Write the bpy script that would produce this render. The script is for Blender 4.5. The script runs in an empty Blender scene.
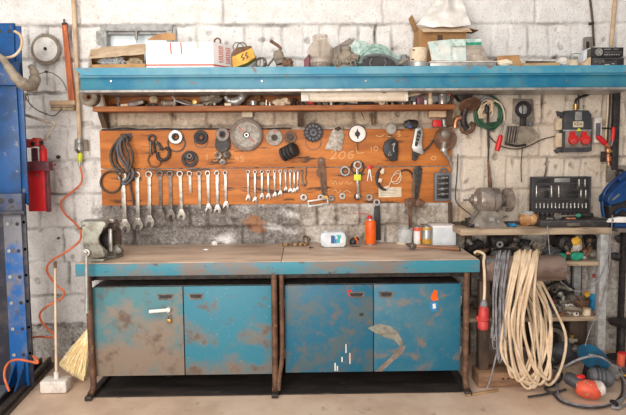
import bpy, bmesh, math, random
from mathutils import Vector, Matrix, noise
R = random.Random(7)
SC = bpy.context.scene
COL = SC.collection
PI = math.pi
def V(*a): return Vector(a)
# ------------------------------------------------------------------ camera
F = 525.0; CX = 313.0; CY = 207.5; AX = 186.5
CAM = V(0.0, -4.22, 1.685)
PITCH, YAW, ROLL = math.radians(4.2), math.radians(.85), math.radians(-.43)
CR = Matrix.Rotation(-YAW, 3, 'Z') @ Matrix.Rotation(PI/2 - PITCH, 3, 'X') @ Matrix.Rotation(ROLL, 3, 'Z')
cd = bpy.data.cameras.new('camera'); cam = bpy.data.objects.new('camera', cd); COL.objects.link(cam)
cd.sensor_width = 36; cd.lens = 36*F/626; cd.shift_y = (AX-CY)/626
cam.matrix_world = Matrix.Translation(CAM) @ CR.to_4x4(); SC.camera = cam
def P(px, py, Y):
    d = CR @ V((px-CX)/F, -(py-AX)/F, -1)
    return CAM + d*((Y-CAM.y)/d.y)
def proj(w):
    q = CR.transposed() @ (w-CAM); return CX - F*q.x/q.z, AX + F*q.y/q.z
def sc(Y): return (Y-CAM.y)/F
def PZ(px, Y, z):                                  # the point at height z on plane Y that shows in column px
    py = 200
    for _ in range(6):
        w = P(px, py, Y); py = proj(V(w.x, Y, z))[1]
    w = P(px, py, Y); return V(w.x, Y, z)
# ------------------------------------------------------------------ materials
def lin(c):
    o = []
    for v in c[:3]:
        v /= 255; o.append(v/12.92 if v <= .04045 else ((v+.055)/1.055)**2.4)
    return (*o, 1)
MATS = {}
def mat(name, c, c2=None, a2=.5, s2=9, c3=None, a3=.62, s3=30, rough=.5, metal=0, bump=.15, bs=90, st=(1,1,1), w2=.12, trans=0, alpha=1, ior=1.45, z2=None, w3=.05, c4=None):
    m = bpy.data.materials.new(name); m.use_nodes = True; N = m.node_tree.nodes; L = m.node_tree.links
    b = N['Principled BSDF']; b.inputs['Roughness'].default_value = rough; b.inputs['Metallic'].default_value = metal
    b.inputs['IOR'].default_value = ior; b.inputs['Transmission Weight'].default_value = trans; b.inputs['Alpha'].default_value = alpha
    tc = N.new('ShaderNodeTexCoord'); oi = N.new('ShaderNodeObjectInfo')
    mp = N.new('ShaderNodeMapping'); mp.inputs['Scale'].default_value = st
    ml = N.new('ShaderNodeVectorMath'); ml.operation = 'MULTIPLY'; ml.inputs[1].default_value = (17, 31, 23)
    L.new(oi.outputs['Random'], ml.inputs[0])
    L.new(tc.outputs['Object'], mp.inputs['Vector'])
    ad = N.new('ShaderNodeVectorMath'); L.new(mp.outputs[0], ad.inputs[0]); L.new(ml.outputs[0], ad.inputs[1])
    vec = ad.outputs[0]
    def nz(s, d=6):
        n = N.new('ShaderNodeTexNoise'); n.inputs['Scale'].default_value = s; n.inputs['Detail'].default_value = d
        n.inputs['Roughness'].default_value = .62; L.new(vec, n.inputs['Vector']); return n.outputs['Fac']
    def thr(f, a, w):
        r = N.new('ShaderNodeMapRange'); r.interpolation_type = 'SMOOTHSTEP'
        r.inputs['From Min'].default_value = a-w; r.inputs['From Max'].default_value = a+w; L.new(f, r.inputs['Value']); return r.outputs[0]
    def mix(f, a, c):
        x = N.new('ShaderNodeMix'); x.data_type = 'RGBA'; L.new(f, x.inputs[0])
        if isinstance(a, tuple): x.inputs[6].default_value = a
        else: L.new(a, x.inputs[6])
        x.inputs[7].default_value = c; return x.outputs[2]
    col = lin(c)
    if c2:
        f = nz(s2)
        if z2 is not None:                       # the second colour (rust, dirt) lies thicker towards the thing's foot
            sx = N.new('ShaderNodeSeparateXYZ'); L.new(tc.outputs['Object'], sx.inputs[0])
            mm = N.new('ShaderNodeMath'); mm.operation = 'MULTIPLY_ADD'; L.new(sx.outputs['Z'], mm.inputs[0]); mm.inputs[1].default_value = -z2[0]; mm.inputs[2].default_value = z2[1]
            mc = N.new('ShaderNodeMath'); mc.operation = 'ADD'; L.new(mm.outputs[0], mc.inputs[0]); L.new(f, mc.inputs[1]); f = mc.outputs[0]
        col = mix(thr(f, a2, w2), col, lin(c2))
    if c3: col = mix(thr(nz(s3), a3, w3), col, lin(c3))
    if c4: col = mix(thr(nz(70, 3), .71, .05), col, lin(c4))
    if isinstance(col, tuple): b.inputs['Base Color'].default_value = col
    else: L.new(col, b.inputs['Base Color'])
    if bump:
        bp = N.new('ShaderNodeBump'); bp.inputs['Strength'].default_value = bump; bp.inputs['Distance'].default_value = .006
        L.new(nz(bs, 4), bp.inputs['Height']); L.new(bp.outputs[0], b.inputs['Normal'])
    MATS[name] = m; return m
mat('teal', (30,110,144), (62,128,148), .5, 5, (112,92,84), .66, 12, rough=.42, bump=.1, bs=60)
mat('teal_light', (58,136,164), (104,156,172), .5, 3, (120,104,96), .64, 12, rough=.5, bump=.1)
mat('teal_rust', (74,124,132), (136,120,106), .52, 5, (100,82,70), .60, 8, rough=.55, bump=.25, w2=.13, z2=(.5,.19), w3=.10, c4=(166,156,142))
mat('teal_worn', (52,124,144), (126,112,100), .57, 5, (98,82,72), .61, 10, rough=.5, bump=.2, w2=.14, z2=(.36,.11), w3=.10, c4=(160,172,172))
mat('teal_door', (28,98,124), (78,96,102), .54, 6, (108,94,84), .62, 9, w3=.10, c4=(96,150,166), rough=.48, bump=.2, w2=.09)
mat('teal_edge', (58,132,150), (124,112,104), .54, 7, (90,70,60), .66, 30, rough=.5, bump=.2, st=(.5,1,1))
mat('lift_blue', (6,72,130), (10,54,98), .52, 5, (110,112,116), .64, 18, rough=.42, bump=.1)
mat('lift_worn', (14,88,156), (112,112,118), .52, 6, (84,76,74), .62, 16, rough=.5, bump=.15, z2=(-.28,-.20))
mat('lift_navy', (44,58,92), (86,88,98), .52, 8, (60,54,54), .6, 16, rough=.5)
mat('lift_dark', (38,42,56), (70,66,68), .55, 10, rough=.5)
mat('saw_blue', (10,48,92), (14,62,116), .5, 12, rough=.4, bump=.05)
mat('red_paint', (230,44,50), (206,36,44), .55, 10, (120,70,70), .68, 30, rough=.42, bump=.08)
mat('red_dark', (134,66,74), (96,60,66), .5, 14, rough=.5)
mat('red', (214,40,40), (190,30,34), .5, 20, rough=.4, bump=.03)
mat('red_plug', (206,70,66), (176,58,56), .5, 30, rough=.45)
mat('orange', (236,104,30), (222,88,24), .5, 12, rough=.4, bump=.03)
mat('orange_red', (226,92,62), (196,90,70), .55, 30, (196,188,180), .64, 34, rough=.45)
mat('hose_orange', (226,110,58), (190,96,60), .5, 20, rough=.45, bump=.05)
mat('ply', (202,124,58), (160,92,42), .50, 6, (84,54,36), .61, 8, rough=.6, bump=.12, st=(.35,1,2.2), bs=40, w2=.2)
mat('ply_back', (182,108,46), (140,76,30), .5, 8, rough=.6, st=(.4,1,2))
mat('shelf_wood', (172,106,58), (138,80,42), .5, 9, (110,70,46), .64, 20, rough=.6, st=(.3,1,2))
mat('bench_wood', (212,188,166), (172,148,128), .54, 5, (200,178,156), .62, 8, rough=.55, bump=.2, st=(.5,1.6,1), w2=.16)
mat('plank', (180,158,132), (134,114,94), .54, 8, (92,76,62), .66, 14, rough=.7, st=(.4,1,2))
mat('wood_dark', (92,72,58), (60,48,40), .5, 9, rough=.7, st=(1,1,.4))
mat('wood_tan', (190,158,116), (150,118,84), .5, 10, rough=.65, st=(.4,1,2))
mat('wood_handle', (176,122,88), (130,88,64), .5, 14, rough=.5, st=(.3,1,1))
mat('wood_orange', (206,112,66), (176,94,56), .5, 16, (230,150,90), .66, 30, rough=.55, st=(1,1,.3))
mat('wood_base', (152,114,86), (118,88,66), .5, 9, rough=.7, st=(.4,1,2))
mat('polished', (236,232,226), (208,202,196), .5, 14, rough=.3, metal=0, bump=.03)
mat('straw', (255,238,194), (244,216,158), .5, 40, rough=.75, bump=.05)
mat('card', (184,142,96), (162,120,78), .5, 8, rough=.8, bump=.06)
mat('card_pale', (214,190,160), (190,160,128), .5, 9, rough=.8, bump=.06)
mat('card_dark', (140,98,62), (112,76,48), .5, 9, rough=.8)
mat('carton', (246,242,240), (236,228,224), .5, 6, rough=.6, bump=.03)
mat('print_red', (214,106,88), (196,88,72), .5, 40, rough=.6, bump=0)
mat('steel', (174,166,156), (140,132,124), .52, 24, (104,88,76), .66, 40, rough=.42, metal=.55, bump=.06)
mat('chrome', (176,170,164), (136,130,124), .5, 30, rough=.3, metal=.65, bump=.02)
mat('iron', (122,112,104), (92,82,76), .52, 20, (130,92,66), .68, 30, rough=.5, metal=.45, bump=.15)
mat('iron_dark', (70,64,62), (48,44,44), .5, 22, (104,84,70), .66, 36, rough=.5, metal=.35, bump=.12)
mat('rust', (120,88,68), (92,66,52), .5, 14, (150,118,92), .64, 30, rough=.65, metal=.25, bump=.2)
mat('rust_pipe', (148,126,114), (112,92,84), .52, 9, (84,132,150), .72, 7, rough=.36, metal=.3, bump=.12, st=(.5,1,1))
mat('brass', (190,150,84), (160,122,66), .5, 30, rough=.35, metal=.7)
mat('copper', (204,142,108), (176,112,82), .5, 30, rough=.35, metal=.6)
mat('alu', (184,182,178), (156,152,148), .5, 18, rough=.4, metal=.5, bump=.06)
mat('grey_cast', (150,140,128), (120,110,100), .52, 14, (96,82,72), .66, 24, rough=.48, metal=.35, bump=.15)
mat('vise', (150,150,138), (110,104,92), .52, 14, (92,74,62), .66, 22, rough=.45, metal=.35, bump=.15)
mat('grinder', (164,154,144), (130,118,108), .52, 12, (190,182,172), .64, 26, rough=.36, metal=.5, bump=.1)
mat('white', (236,232,226), (220,214,206), .5, 10, rough=.5, bump=.04)
mat('white_dirty', (224,216,206), (184,172,160), .54, 14, (140,126,114), .68, 24, rough=.65, bump=.2)
mat('cream', (222,204,178), (200,178,150), .5, 16, rough=.5, bump=.04)
mat('cream_light', (234,222,204), (220,204,184), .5, 12, rough=.45, bump=.03)
mat('hose_grey', (184,172,158), (150,138,126), .5, 14, rough=.6)
mat('cord_cream', (228,204,174), (208,182,150), .5, 12, (170,142,112), .70, 30, rough=.55, bump=.06)
mat('cord_grey', (150,148,152), (116,112,114), .5, 22, (90,84,82), .66, 30, rough=.6)
mat('black', (36,34,36), (54,50,50), .55, 20, rough=.5, bump=.06)
mat('rubber', (46,44,46), (72,66,64), .55, 24, rough=.65, bump=.12)
mat('belt', (96,88,82), (72,64,60), .5, 30, rough=.7, bump=.15)
mat('plastic_grey', (104,104,108), (84,84,88), .55, 20, rough=.5, bump=.05)
mat('plastic_dark', (62,62,66), (84,80,80), .58, 16, rough=.5, bump=.06)
mat('case_black', (54,50,50), (78,72,70), .56, 14, rough=.55, bump=.08)
mat('khaki', (150,138,122), (122,110,96), .5, 14, (96,84,74), .64, 24, rough=.75, bump=.2)
mat('rag', (196,176,146), (160,136,108), .5, 20, rough=.85, bump=.3)
mat('mint', (206,220,212), (156,182,174), .5, 26, rough=.6, bump=.1)
mat('mint_hose', (170,196,184), (128,156,146), .5, 26, rough=.55)
mat('green_hose', (48,92,66), (34,70,52), .5, 24, rough=.5, bump=.06)
mat('green_tool', (40,160,124), (30,130,104), .5, 20, rough=.45)
mat('yellow', (222,172,62), (196,146,50), .5, 12, (120,104,84), .62, 18, rough=.5)
mat('yellow_green', (206,214,60), rough=.5, bump=.02)
mat('blue_bright', (40,140,190), (30,110,160), .5, 20, rough=.5)
mat('blue_dish', (24,92,124), (30,74,100), .5, 14, rough=.4)
mat('paper', (226,212,188), (206,190,164), .5, 12, rough=.8, bump=.03)
mat('chalk', (214,172,124), rough=.9, bump=0)
mat('label_blue', (42,126,178), rough=.5, bump=0)
mat('label_teal', (60,176,176), rough=.5, bump=0)
mat('label_navy', (60,84,140), rough=.5, bump=0)
mat('stone_disc', (172,166,156), (140,132,122), .52, 30, rough=.75, bump=.2)
mat('disc_rim', (112,100,92), (140,126,114), .5, 30, rough=.75, bump=.25)
mat('glass', (242,234,226), rough=.08, trans=.92, alpha=1, bump=0, ior=1.2)
mat('glass_amber', (206,160,112), (176,126,78), .5, 16, rough=.3, trans=.15, bump=.1)
mat('film', (222,224,222), (196,196,194), .5, 20, rough=.25, trans=.35, bump=.4, bs=30, ior=1.15)
mat('sheet_white', (238,233,226), (214,208,200), .5, 10, rough=.35, bump=.3, bs=22)
mat('jug', (232,236,240), (214,220,224), .5, 10, rough=.35, trans=.15, bump=.03)
mat('bag', (212,206,196), (176,160,142), .5, 40, rough=.25, trans=.25, bump=.5, bs=50)
mat('photo_print', (214,214,206), (188,208,204), .5, 14, (170,154,132), .62, 18, rough=.35, bump=.05)
mat('book_grey', (176,164,150), (150,138,126), .5, 22, (206,200,190), .63, 30, rough=.4)
mat('window_frame', (170,170,168), (142,140,136), .52, 20, rough=.5, bump=.1)
mat('pane', (226,234,236), (206,216,220), .5, 4, rough=.3, bump=.02)
mat('beam_steel', (58,54,54), (84,76,72), .55, 12, rough=.4, metal=.4, bump=.1)
mat('base_plate', (98,108,120), (132,128,124), .5, 8, (70,66,64), .62, 16, rough=.5, metal=.3, bump=.1)
mat('shade_black', (34,30,28), (52,44,40), .52, 5, (96,86,78), .68, 14, rough=.6, bump=.1, st=(.5,2,1))
# ------------------------------------------------------------------ mesh builder
class MB:
    def __init__(s): s.bm = bmesh.new()
    def _faces(s, rings, closed_u, closed_v, cap=False):
        n = len(rings); m = len(rings[0])
        for i in range(n if closed_u else n-1):
            a, b = rings[i], rings[(i+1) % n]
            for j in range(m if closed_v else m-1):
                k = (j+1) % m
                q = [a[j], a[k], b[k], b[j]]; u = []
                for v in q:
                    if v not in u: u.append(v)
                if len(u) > 2:
                    try: s.bm.faces.new(u)
                    except ValueError: pass
        if cap and not closed_u:
            for r in (rings[0], rings[-1]):
                u = list(dict.fromkeys(r))
                if len(u) > 2:
                    try: s.bm.faces.new(u)
                    except ValueError: pass
    def box(s, lo, hi, bev=0, M=None):
        r = bmesh.ops.create_cube(s.bm, size=1)['verts']
        for v in r:
            v.co = V(*[(lo[i]+hi[i])/2 + v.co[i]*(hi[i]-lo[i]) for i in range(3)])
        if bev:
            e = list({e for v in r for e in v.link_edges})
            r = list({v for f in bmesh.ops.bevel(s.bm, geom=e, offset=bev, segments=2, affect='EDGES', profile=.5)['faces'] for v in f.verts} | {v for v in r if v.is_valid})
        if M is not None:
            for v in r: v.co = M @ v.co
        return s
    def pbox(s, x0, y0, x1, y1, Y, d, bev=0, ang=0):       # front face shows as that pixel box at plane Y; d metres deep
        a = P(x0, (y0+y1)/2, Y).x; b = P(x1, (y0+y1)/2, Y).x; t = P((x0+x1)/2, y0, Y).z; u = P((x0+x1)/2, y1, Y).z
        M = None
        if ang:
            c = V((a+b)/2, Y+d/2, (t+u)/2); M = Matrix.Translation(c) @ Matrix.Rotation(math.radians(ang), 4, 'Y') @ Matrix.Translation(-c)
        return s.box((a, Y, u), (b, Y+d, t), bev, M)
    def prism(s, pts, Y, d, bev=0):                         # outline in pixels at plane Y, d metres deep
        a = [s.bm.verts.new(P(x, y, Y)) for x, y in pts]
        b = [s.bm.verts.new(v.co + V(0, d, 0)) for v in a]
        n = len(a); fs = [s.bm.faces.new(a), s.bm.faces.new(b[::-1])]
        for i in range(n): fs.append(s.bm.faces.new((a[i], b[i], b[(i+1) % n], a[(i+1) % n])))
        if bev:
            e = list(fs[0].edges); bmesh.ops.bevel(s.bm, geom=e, offset=bev, segments=2, affect='EDGES', profile=.5)
        return s
    def wprism(s, pts, d):                                  # world points of a planar outline, extruded by vector d
        a = [s.bm.verts.new(p) for p in pts]; b = [s.bm.verts.new(p+d) for p in pts]; n = len(a)
        s.bm.faces.new(a); s.bm.faces.new(b[::-1])
        for i in range(n): s.bm.faces.new((a[i], b[i], b[(i+1) % n], a[(i+1) % n]))
        return s
    def sheet(s, rows, th=.003):                            # grid of world points made a thin solid
        vs = [[s.bm.verts.new(p) for p in r] for r in rows]
        s.bm.normal_update(); fs = []
        for i in range(len(vs)-1):
            for j in range(len(vs[0])-1): fs.append(s.bm.faces.new((vs[i][j], vs[i][j+1], vs[i+1][j+1], vs[i+1][j])))
        bmesh.ops.recalc_face_normals(s.bm, faces=fs)
        bmesh.ops.solidify(s.bm, geom=fs, thickness=th); return s
    def lathe(s, o, ax, prof, n=20, closed=False, sx=1):    # prof: (along the axis, radius) in metres
        ax = ax.normalized(); u = ax.orthogonal().normalized()
        if abs(ax.y) > .9: u = V(1, 0, 0)
        if abs(ax.z) > .9: u = V(1, 0, 0)
        u = (u - ax*u.dot(ax)).normalized(); w = ax.cross(u)
        rings = []
        for h, r in prof:
            c = o + ax*h
            if r <= 1e-6: v = s.bm.verts.new(c); rings.append([v]*n)
            else: rings.append([s.bm.verts.new(c + (u*math.cos(2*PI*k/n)*sx + w*math.sin(2*PI*k/n))*r) for k in range(n)])
        s._faces(rings, closed, True, cap=not closed); return s
    def disc(s, px, py, Y, prof, n=24, closed=False, tilt=(0, 0)):   # axis towards the viewer's side; radii in pixels
        k = sc(Y); return s.lathe(P(px, py, Y), V(tilt[0], -1, tilt[1]), [(h, r*k) for h, r in prof], n, closed)
    def ring(s, px, py, Y, ro, ri, d, n=24, tilt=(0, 0)):
        b = min(d*.25, (ro-ri)*sc(Y)*.3); e = b/sc(Y)
        return s.disc(px, py, Y, [(0, ri+e), (b, ri), (d-b, ri), (d, ri+e), (d, ro-e), (d-b, ro), (b, ro), (0, ro-e)], n, True, tilt)
    def vlathe(s, px, Y, z, prof, n=24, sx=1):               # upright; prof (height px, radius px) above z
        k = sc(Y); return s.lathe(PZ(px, Y, z), V(0, 0, 1), [(h*k, r*k) for h, r in prof], n, sx=sx)
    def axl(s, a, b, prof, n=14):                            # between two world points; prof (0..1, metres)
        d = b-a; return s.lathe(a, d, [(t*d.length, r) for t, r in prof], n)
    def cyl(s, a, b, r, r2=None, n=14):
        r2 = r if r2 is None else r2; return s.axl(a, b, [(0, r*.85), (.02, r), (.98, r2), (1, r2*.85)], n)
    def tube(s, pts, r, n=8, closed=False, sub=6, flat=None, smooth=True):
        if smooth and len(pts) > 2:
            q = []; m = len(pts)
            for i in range(m if closed else m-1):
                g = lambda k: pts[k % m] if closed else pts[max(0, min(m-1, k))]
                p0, p1, p2, p3 = g(i-1), g(i), g(i+1), g(i+2)
                for k in range(sub):
                    t = k/sub; q.append(.5*((2*p1) + (p2-p0)*t + (2*p0-5*p1+4*p2-p3)*t*t + (3*p1-p0-3*p2+p3)*t**3))
            if not closed: q.append(pts[-1])
            pts = q
        m = len(pts); T = []
        for i in range(m):
            a = pts[(i-1) % m] if (closed or i) else pts[0]; b = pts[(i+1) % m] if (closed or i < m-1) else pts[-1]
            d = b-a; T.append(d.normalized() if d.length > 1e-9 else V(0, 0, 1))
        u = V(0, -1, 0); u = (u - T[0]*u.dot(T[0]))
        u = u.normalized() if u.length > .05 else T[0].orthogonal().normalized()
        rings = []
        for i in range(m):
            u = u - T[i]*u.dot(T[i]); u = u.normalized() if u.length > 1e-6 else T[i].orthogonal().normalized(); w = T[i].cross(u)
            ri = r[min(i*len(r)//m, len(r)-1)] if isinstance(r, (list, tuple)) else r
            fu = ri if flat is None else flat
            rings.append([s.bm.verts.new(pts[i] + u*math.cos(2*PI*k/n)*fu + w*math.sin(2*PI*k/n)*ri) for k in range(n)])
        s._faces(rings, closed, True, cap=not closed); return s
    def ptube(s, pts, r, Y=None, **k):                       # pixel points (x, y[, Y]); radius in pixels
        q = [P(p[0], p[1], p[2] if len(p) > 2 else Y) for p in pts]
        kk = sc(pts[0][2] if len(pts[0]) > 2 else Y)
        if 'flat' in k: k['flat'] *= kk
        return s.tube(q, [a*kk for a in r] if isinstance(r, (list, tuple)) else r*kk, **k)
    def blob(s, c, rad, seed=0, amp=.25, fr=1.6, sub=3, M=None):
        r = bmesh.ops.create_icosphere(s.bm, subdivisions=sub, radius=1)['verts']
        for v in r:
            d = 1 + amp*noise.noise(v.co*fr + V(seed*3.1, seed*1.7, seed))*1.6
            q = V(v.co.x*rad[0], v.co.y*rad[1], v.co.z*rad[2])*d
            v.co = c + (M @ q if M else q)
        return s
    def pblob(s, px, py, Y, rx, ry, d=None, seed=0, amp=.25, fr=1.6, sub=3):
        k = sc(Y); return s.blob(P(px, py, Y), (rx*k, (d if d else min(rx, ry)*k), ry*k), seed, amp, fr, sub)
def mesh_of(name, mb, m, org, sharp=35):
    bm = mb.bm; bmesh.ops.recalc_face_normals(bm, faces=bm.faces[:])
    for v in bm.verts: v.co -= org
    me = bpy.data.meshes.new(name); bm.to_mesh(me); bm.free()
    for p in me.polygons: p.use_smooth = True
    me.set_sharp_from_angle(angle=math.radians(sharp))
    me.materials.append(m if not isinstance(m, str) else MATS[m]); return me
def bounds(mbs):
    lo = V(9e9, 9e9, 9e9); hi = -lo
    for b in mbs:
        for v in b.bm.verts:
            for i in range(3): lo[i] = min(lo[i], v.co[i]); hi[i] = max(hi[i], v.co[i])
    return lo, hi
THINGS = []
class T:
    def __init__(s, name, label, cat, group=None, rest=None, kind=None):
        s.name, s.label, s.cat, s.group, s.rest, s.kind = name, label, cat, group, rest, kind
        s.parts = []; THINGS.append(s)
    def part(s, name, m, label=None, under=None, kind=None):
        b = MB(); s.parts.append((name, b, m, label, under, kind)); return b
    def text(s, txt, m, w, size, name='lettering', under=None, th=.0006, rz=0, label=None):    # raised letters facing the front
        cu = bpy.data.curves.new('t', 'FONT'); cu.body = txt; cu.size = size; cu.extrude = th; cu.align_x = 'CENTER'; cu.align_y = 'CENTER'
        o = bpy.data.objects.new('t', cu); COL.objects.link(o); dg = bpy.context.evaluated_depsgraph_get()
        me = bpy.data.meshes.new_from_object(o.evaluated_get(dg)); bpy.data.objects.remove(o); bpy.data.curves.remove(cu)
        b = s.part(name, m, label, under); M = Matrix.Translation(w) @ Matrix.Rotation(rz, 4, 'Z') @ Matrix.Rotation(PI/2, 4, 'X')
        me.transform(M); b.bm.from_mesh(me); bpy.data.meshes.remove(me); return b
    def done(s):
        mbs = [p[1] for p in s.parts]; lo, hi = bounds(mbs)
        if s.rest is not None:
            dz = s.rest - lo.z + .0008
            for b in mbs:
                for v in b.bm.verts: v.co.z += dz
            lo.z += dz; hi.z += dz
        org = V((lo.x+hi.x)/2, (lo.y+hi.y)/2, lo.z)
        if len(s.parts) == 1:
            me = mesh_of(s.name, mbs[0], s.parts[0][2], org); root = bpy.data.objects.new(s.name, me); root.location = org; COL.objects.link(root)
        else:
            root = bpy.data.objects.new(s.name, None); root.location = org; root.empty_display_size = .05; COL.objects.link(root); objs = {}
            for name, b, m, label, under, kind in s.parts:
                me = mesh_of(name, b, m, org); o = bpy.data.objects.new(name, me); COL.objects.link(o)
                o.parent = objs[id(under)] if under is not None else root
                objs[id(b)] = o
                if label: o['label'] = label
                if kind: o['kind'] = kind
        root['label'] = s.label; root['category'] = s.cat
        if s.group: root['group'] = s.group
        if s.kind: root['kind'] = s.kind
        return root
def structure(name, mb, m, label=None):
    lo, hi = bounds([mb]); org = V((lo.x+hi.x)/2, (lo.y+hi.y)/2, lo.z)
    o = bpy.data.objects.new(name, mesh_of(name, mb, m, org)); o.location = org; COL.objects.link(o); o['kind'] = 'structure'
    if label: o['label'] = label
    return o
ORD = ['first', 'second', 'third', 'fourth', 'fifth', 'sixth', 'seventh', 'eighth', 'ninth', 'tenth', 'eleventh', 'twelfth']
# ------------------------------------------------------------------ the setting
def sst(x, a, b): t = max(0, min(1, (x-a)/(b-a))); return t*t*(3-2*t)
def bump1(x, a, b, w): return sst(x, a-w, a+w)*(1-sst(x, b-w, b+w))
WIN = (103.5, 26.5, 172, 66)
COURSE = [P(313, y, 0).z for y in (25, 59, 92, 126, 159, 192, 226, 260, 293, 322)]
def wall_mesh():
    x0, x1, z0, z1, st = -3.0, 3.0, -.02, 2.98, .0085
    nx = int((x1-x0)/st); nz = int((z1-z0)/st)
    wa, wb = P(WIN[0], 40, 0), P(WIN[2], 40, 0); wt = P(130, WIN[1], 0).z; wl = P(130, WIN[3], 0).z
    vs = []; cols = []
    rib = [[R.uniform(.13, .19) for _ in range(60)] for _ in range(12)]
    ribx = []
    for k in range(12):
        x = x0; l = []
        for w in rib[k]: x += w; l.append((x, R.uniform(.15, 1)))
        ribx.append(l)
    for j in range(nz+1):
        z = z0 + (z1-z0)*j/nz
        for i in range(nx+1):
            x = x0 + (x1-x0)*i/nx; q = V(x, 0, z)
            n1 = noise.noise(q*3); n2 = noise.noise(q*9+V(3, 1, 7)); n3 = noise.noise(q*28+V(9, 4, 2))
            wz = z + .012*n2 + .006*n3; wx = x + .012*noise.noise(q*8+V(20, 0, 5))
            h = .006*n1 + .004*n2 + .003*n3
            top = z > COURSE[0]
            groove = 0
            dj = min((abs(wz-c), k) for k, c in enumerate(COURSE))
            deep = .55 + .45*noise.noise(V(x*2.3, dj[1]*3.7, 1))
            groove = max(groove, deep*(1-sst(dj[0], .005, .017)))
            if not top:
                k = sum(1 for c in COURSE if z < c)
                for rx, s in ribx[k % 12]:
                    d = abs(wx-rx)
                    if d < .02: groove = max(groove, .95*s*(1-sst(d, .004, .016))*(.5+.9*max(0, noise.noise(V(rx*9, z*4, 3))+.35)))
            else:
                for rx in (-1.75, -.63, .62, 1.83, 2.9):
                    d = abs(wx-rx); groove = max(groove, .5*(1-sst(d, .003, .012)))
                h += .012
            pit = sst(noise.noise(q*14+V(5, 5, 5)), .42, .62)
            h -= .028*groove + .014*pit*(0 if top else 1)
            px, py = proj(V(x, 0, z))
            if py > 322: h += .012*(noise.noise(q*5+V(1, 2, 3))+.3)
            n = .5*n1 + .35*n2 + .3*n3
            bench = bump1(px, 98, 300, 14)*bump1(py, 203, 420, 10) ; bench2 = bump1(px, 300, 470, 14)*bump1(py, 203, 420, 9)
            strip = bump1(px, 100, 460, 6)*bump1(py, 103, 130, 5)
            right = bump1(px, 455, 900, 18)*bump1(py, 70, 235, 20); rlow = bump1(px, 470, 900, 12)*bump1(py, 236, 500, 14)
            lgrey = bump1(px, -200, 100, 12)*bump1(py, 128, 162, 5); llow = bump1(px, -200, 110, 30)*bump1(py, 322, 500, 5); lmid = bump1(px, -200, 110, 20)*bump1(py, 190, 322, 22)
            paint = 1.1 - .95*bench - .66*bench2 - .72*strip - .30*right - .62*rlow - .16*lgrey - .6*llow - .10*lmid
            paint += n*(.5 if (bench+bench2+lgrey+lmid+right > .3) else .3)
            if 205 < px < 300 and 205 < py < 244: paint += .75*max(0, noise.noise(V(x*4+z*3, z*10, 8)))
            tan = .85*strip + .85*right + .4*bench2 + .25*rlow
            dirt = max(0, min(1, 1.0*groove*sst(noise.noise(q*4+V(8, 1, 0)), -.5, .3) + .5*pit*(0 if top else 1)))
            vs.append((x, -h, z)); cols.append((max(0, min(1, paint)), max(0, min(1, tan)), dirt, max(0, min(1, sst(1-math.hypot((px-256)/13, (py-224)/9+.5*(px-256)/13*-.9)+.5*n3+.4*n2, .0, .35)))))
    fs = []
    for j in range(nz):
        z = z0 + (z1-z0)*(j+.5)/nz
        for i in range(nx):
            x = x0 + (x1-x0)*(i+.5)/nx
            if wa.x < x < wb.x and wl < z < wt: continue
            a = j*(nx+1)+i; fs.append((a, a+1, a+nx+2, a+nx+1))
    me = bpy.data.meshes.new('wall_back'); me.from_pydata(vs, [], fs)
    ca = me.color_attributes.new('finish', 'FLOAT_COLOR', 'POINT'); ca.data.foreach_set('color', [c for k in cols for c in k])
    for p in me.polygons: p.use_smooth = True
    m = bpy.data.materials.new('painted_blockwork'); m.use_nodes = True; N = m.node_tree.nodes; L = m.node_tree.links; b = N['Principled BSDF']
    at = N.new('ShaderNodeAttribute'); at.attribute_name = 'finish'; sp = N.new('ShaderNodeSeparateColor'); L.new(at.outputs['Color'], sp.inputs[0])
    tc = N.new('ShaderNodeTexCoord')
    def nz(s, d=8, r=.65):
        n = N.new('ShaderNodeTexNoise'); n.inputs['Scale'].default_value = s; n.inputs['Detail'].default_value = d; n.inputs['Roughness'].default_value = r
        L.new(tc.outputs['Object'], n.inputs['Vector']); return n.outputs['Fac']
    def mixc(f, a, c):
        x = N.new('ShaderNodeMix'); x.data_type = 'RGBA'; L.new(f, x.inputs[0])
        for s, v in ((6, a), (7, c)):
            if isinstance(v, tuple): x.inputs[s].default_value = v
            else: L.new(v, x.inputs[s])
        return x.outputs[2]
    def mr(f, a, c, lo=0, hi=1):
        r = N.new('ShaderNodeMapRange'); r.interpolation_type = 'SMOOTHSTEP'; r.inputs['From Min'].default_value = a; r.inputs['From Max'].default_value = c
        r.inputs['To Min'].default_value = lo; r.inputs['To Max'].default_value = hi; L.new(f, r.inputs['Value']); return r.outputs[0]
    def mth(op, a, c):
        x = N.new('ShaderNodeMath'); x.operation = op
        for i, v in enumerate((a, c)):
            if isinstance(v, (int, float)): x.inputs[i].default_value = v
            else: L.new(v, x.inputs[i])
        return x.outputs[0]
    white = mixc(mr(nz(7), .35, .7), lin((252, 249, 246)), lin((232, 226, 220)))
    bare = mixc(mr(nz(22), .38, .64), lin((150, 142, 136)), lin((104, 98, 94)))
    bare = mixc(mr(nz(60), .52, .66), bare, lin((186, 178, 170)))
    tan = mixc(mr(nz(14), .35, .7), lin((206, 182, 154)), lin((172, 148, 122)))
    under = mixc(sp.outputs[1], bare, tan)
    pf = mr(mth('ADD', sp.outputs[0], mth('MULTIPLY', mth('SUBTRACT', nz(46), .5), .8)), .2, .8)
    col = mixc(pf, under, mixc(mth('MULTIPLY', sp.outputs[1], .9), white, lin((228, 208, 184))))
    col = mixc(mth('MULTIPLY', at.outputs['Alpha'], .8), col, lin((176, 118, 76)))
    speck = mth('MULTIPLY', mr(nz(70, 5), .56, .66), .55)
    col = mixc(speck, col, lin((150, 138, 128)))
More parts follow.
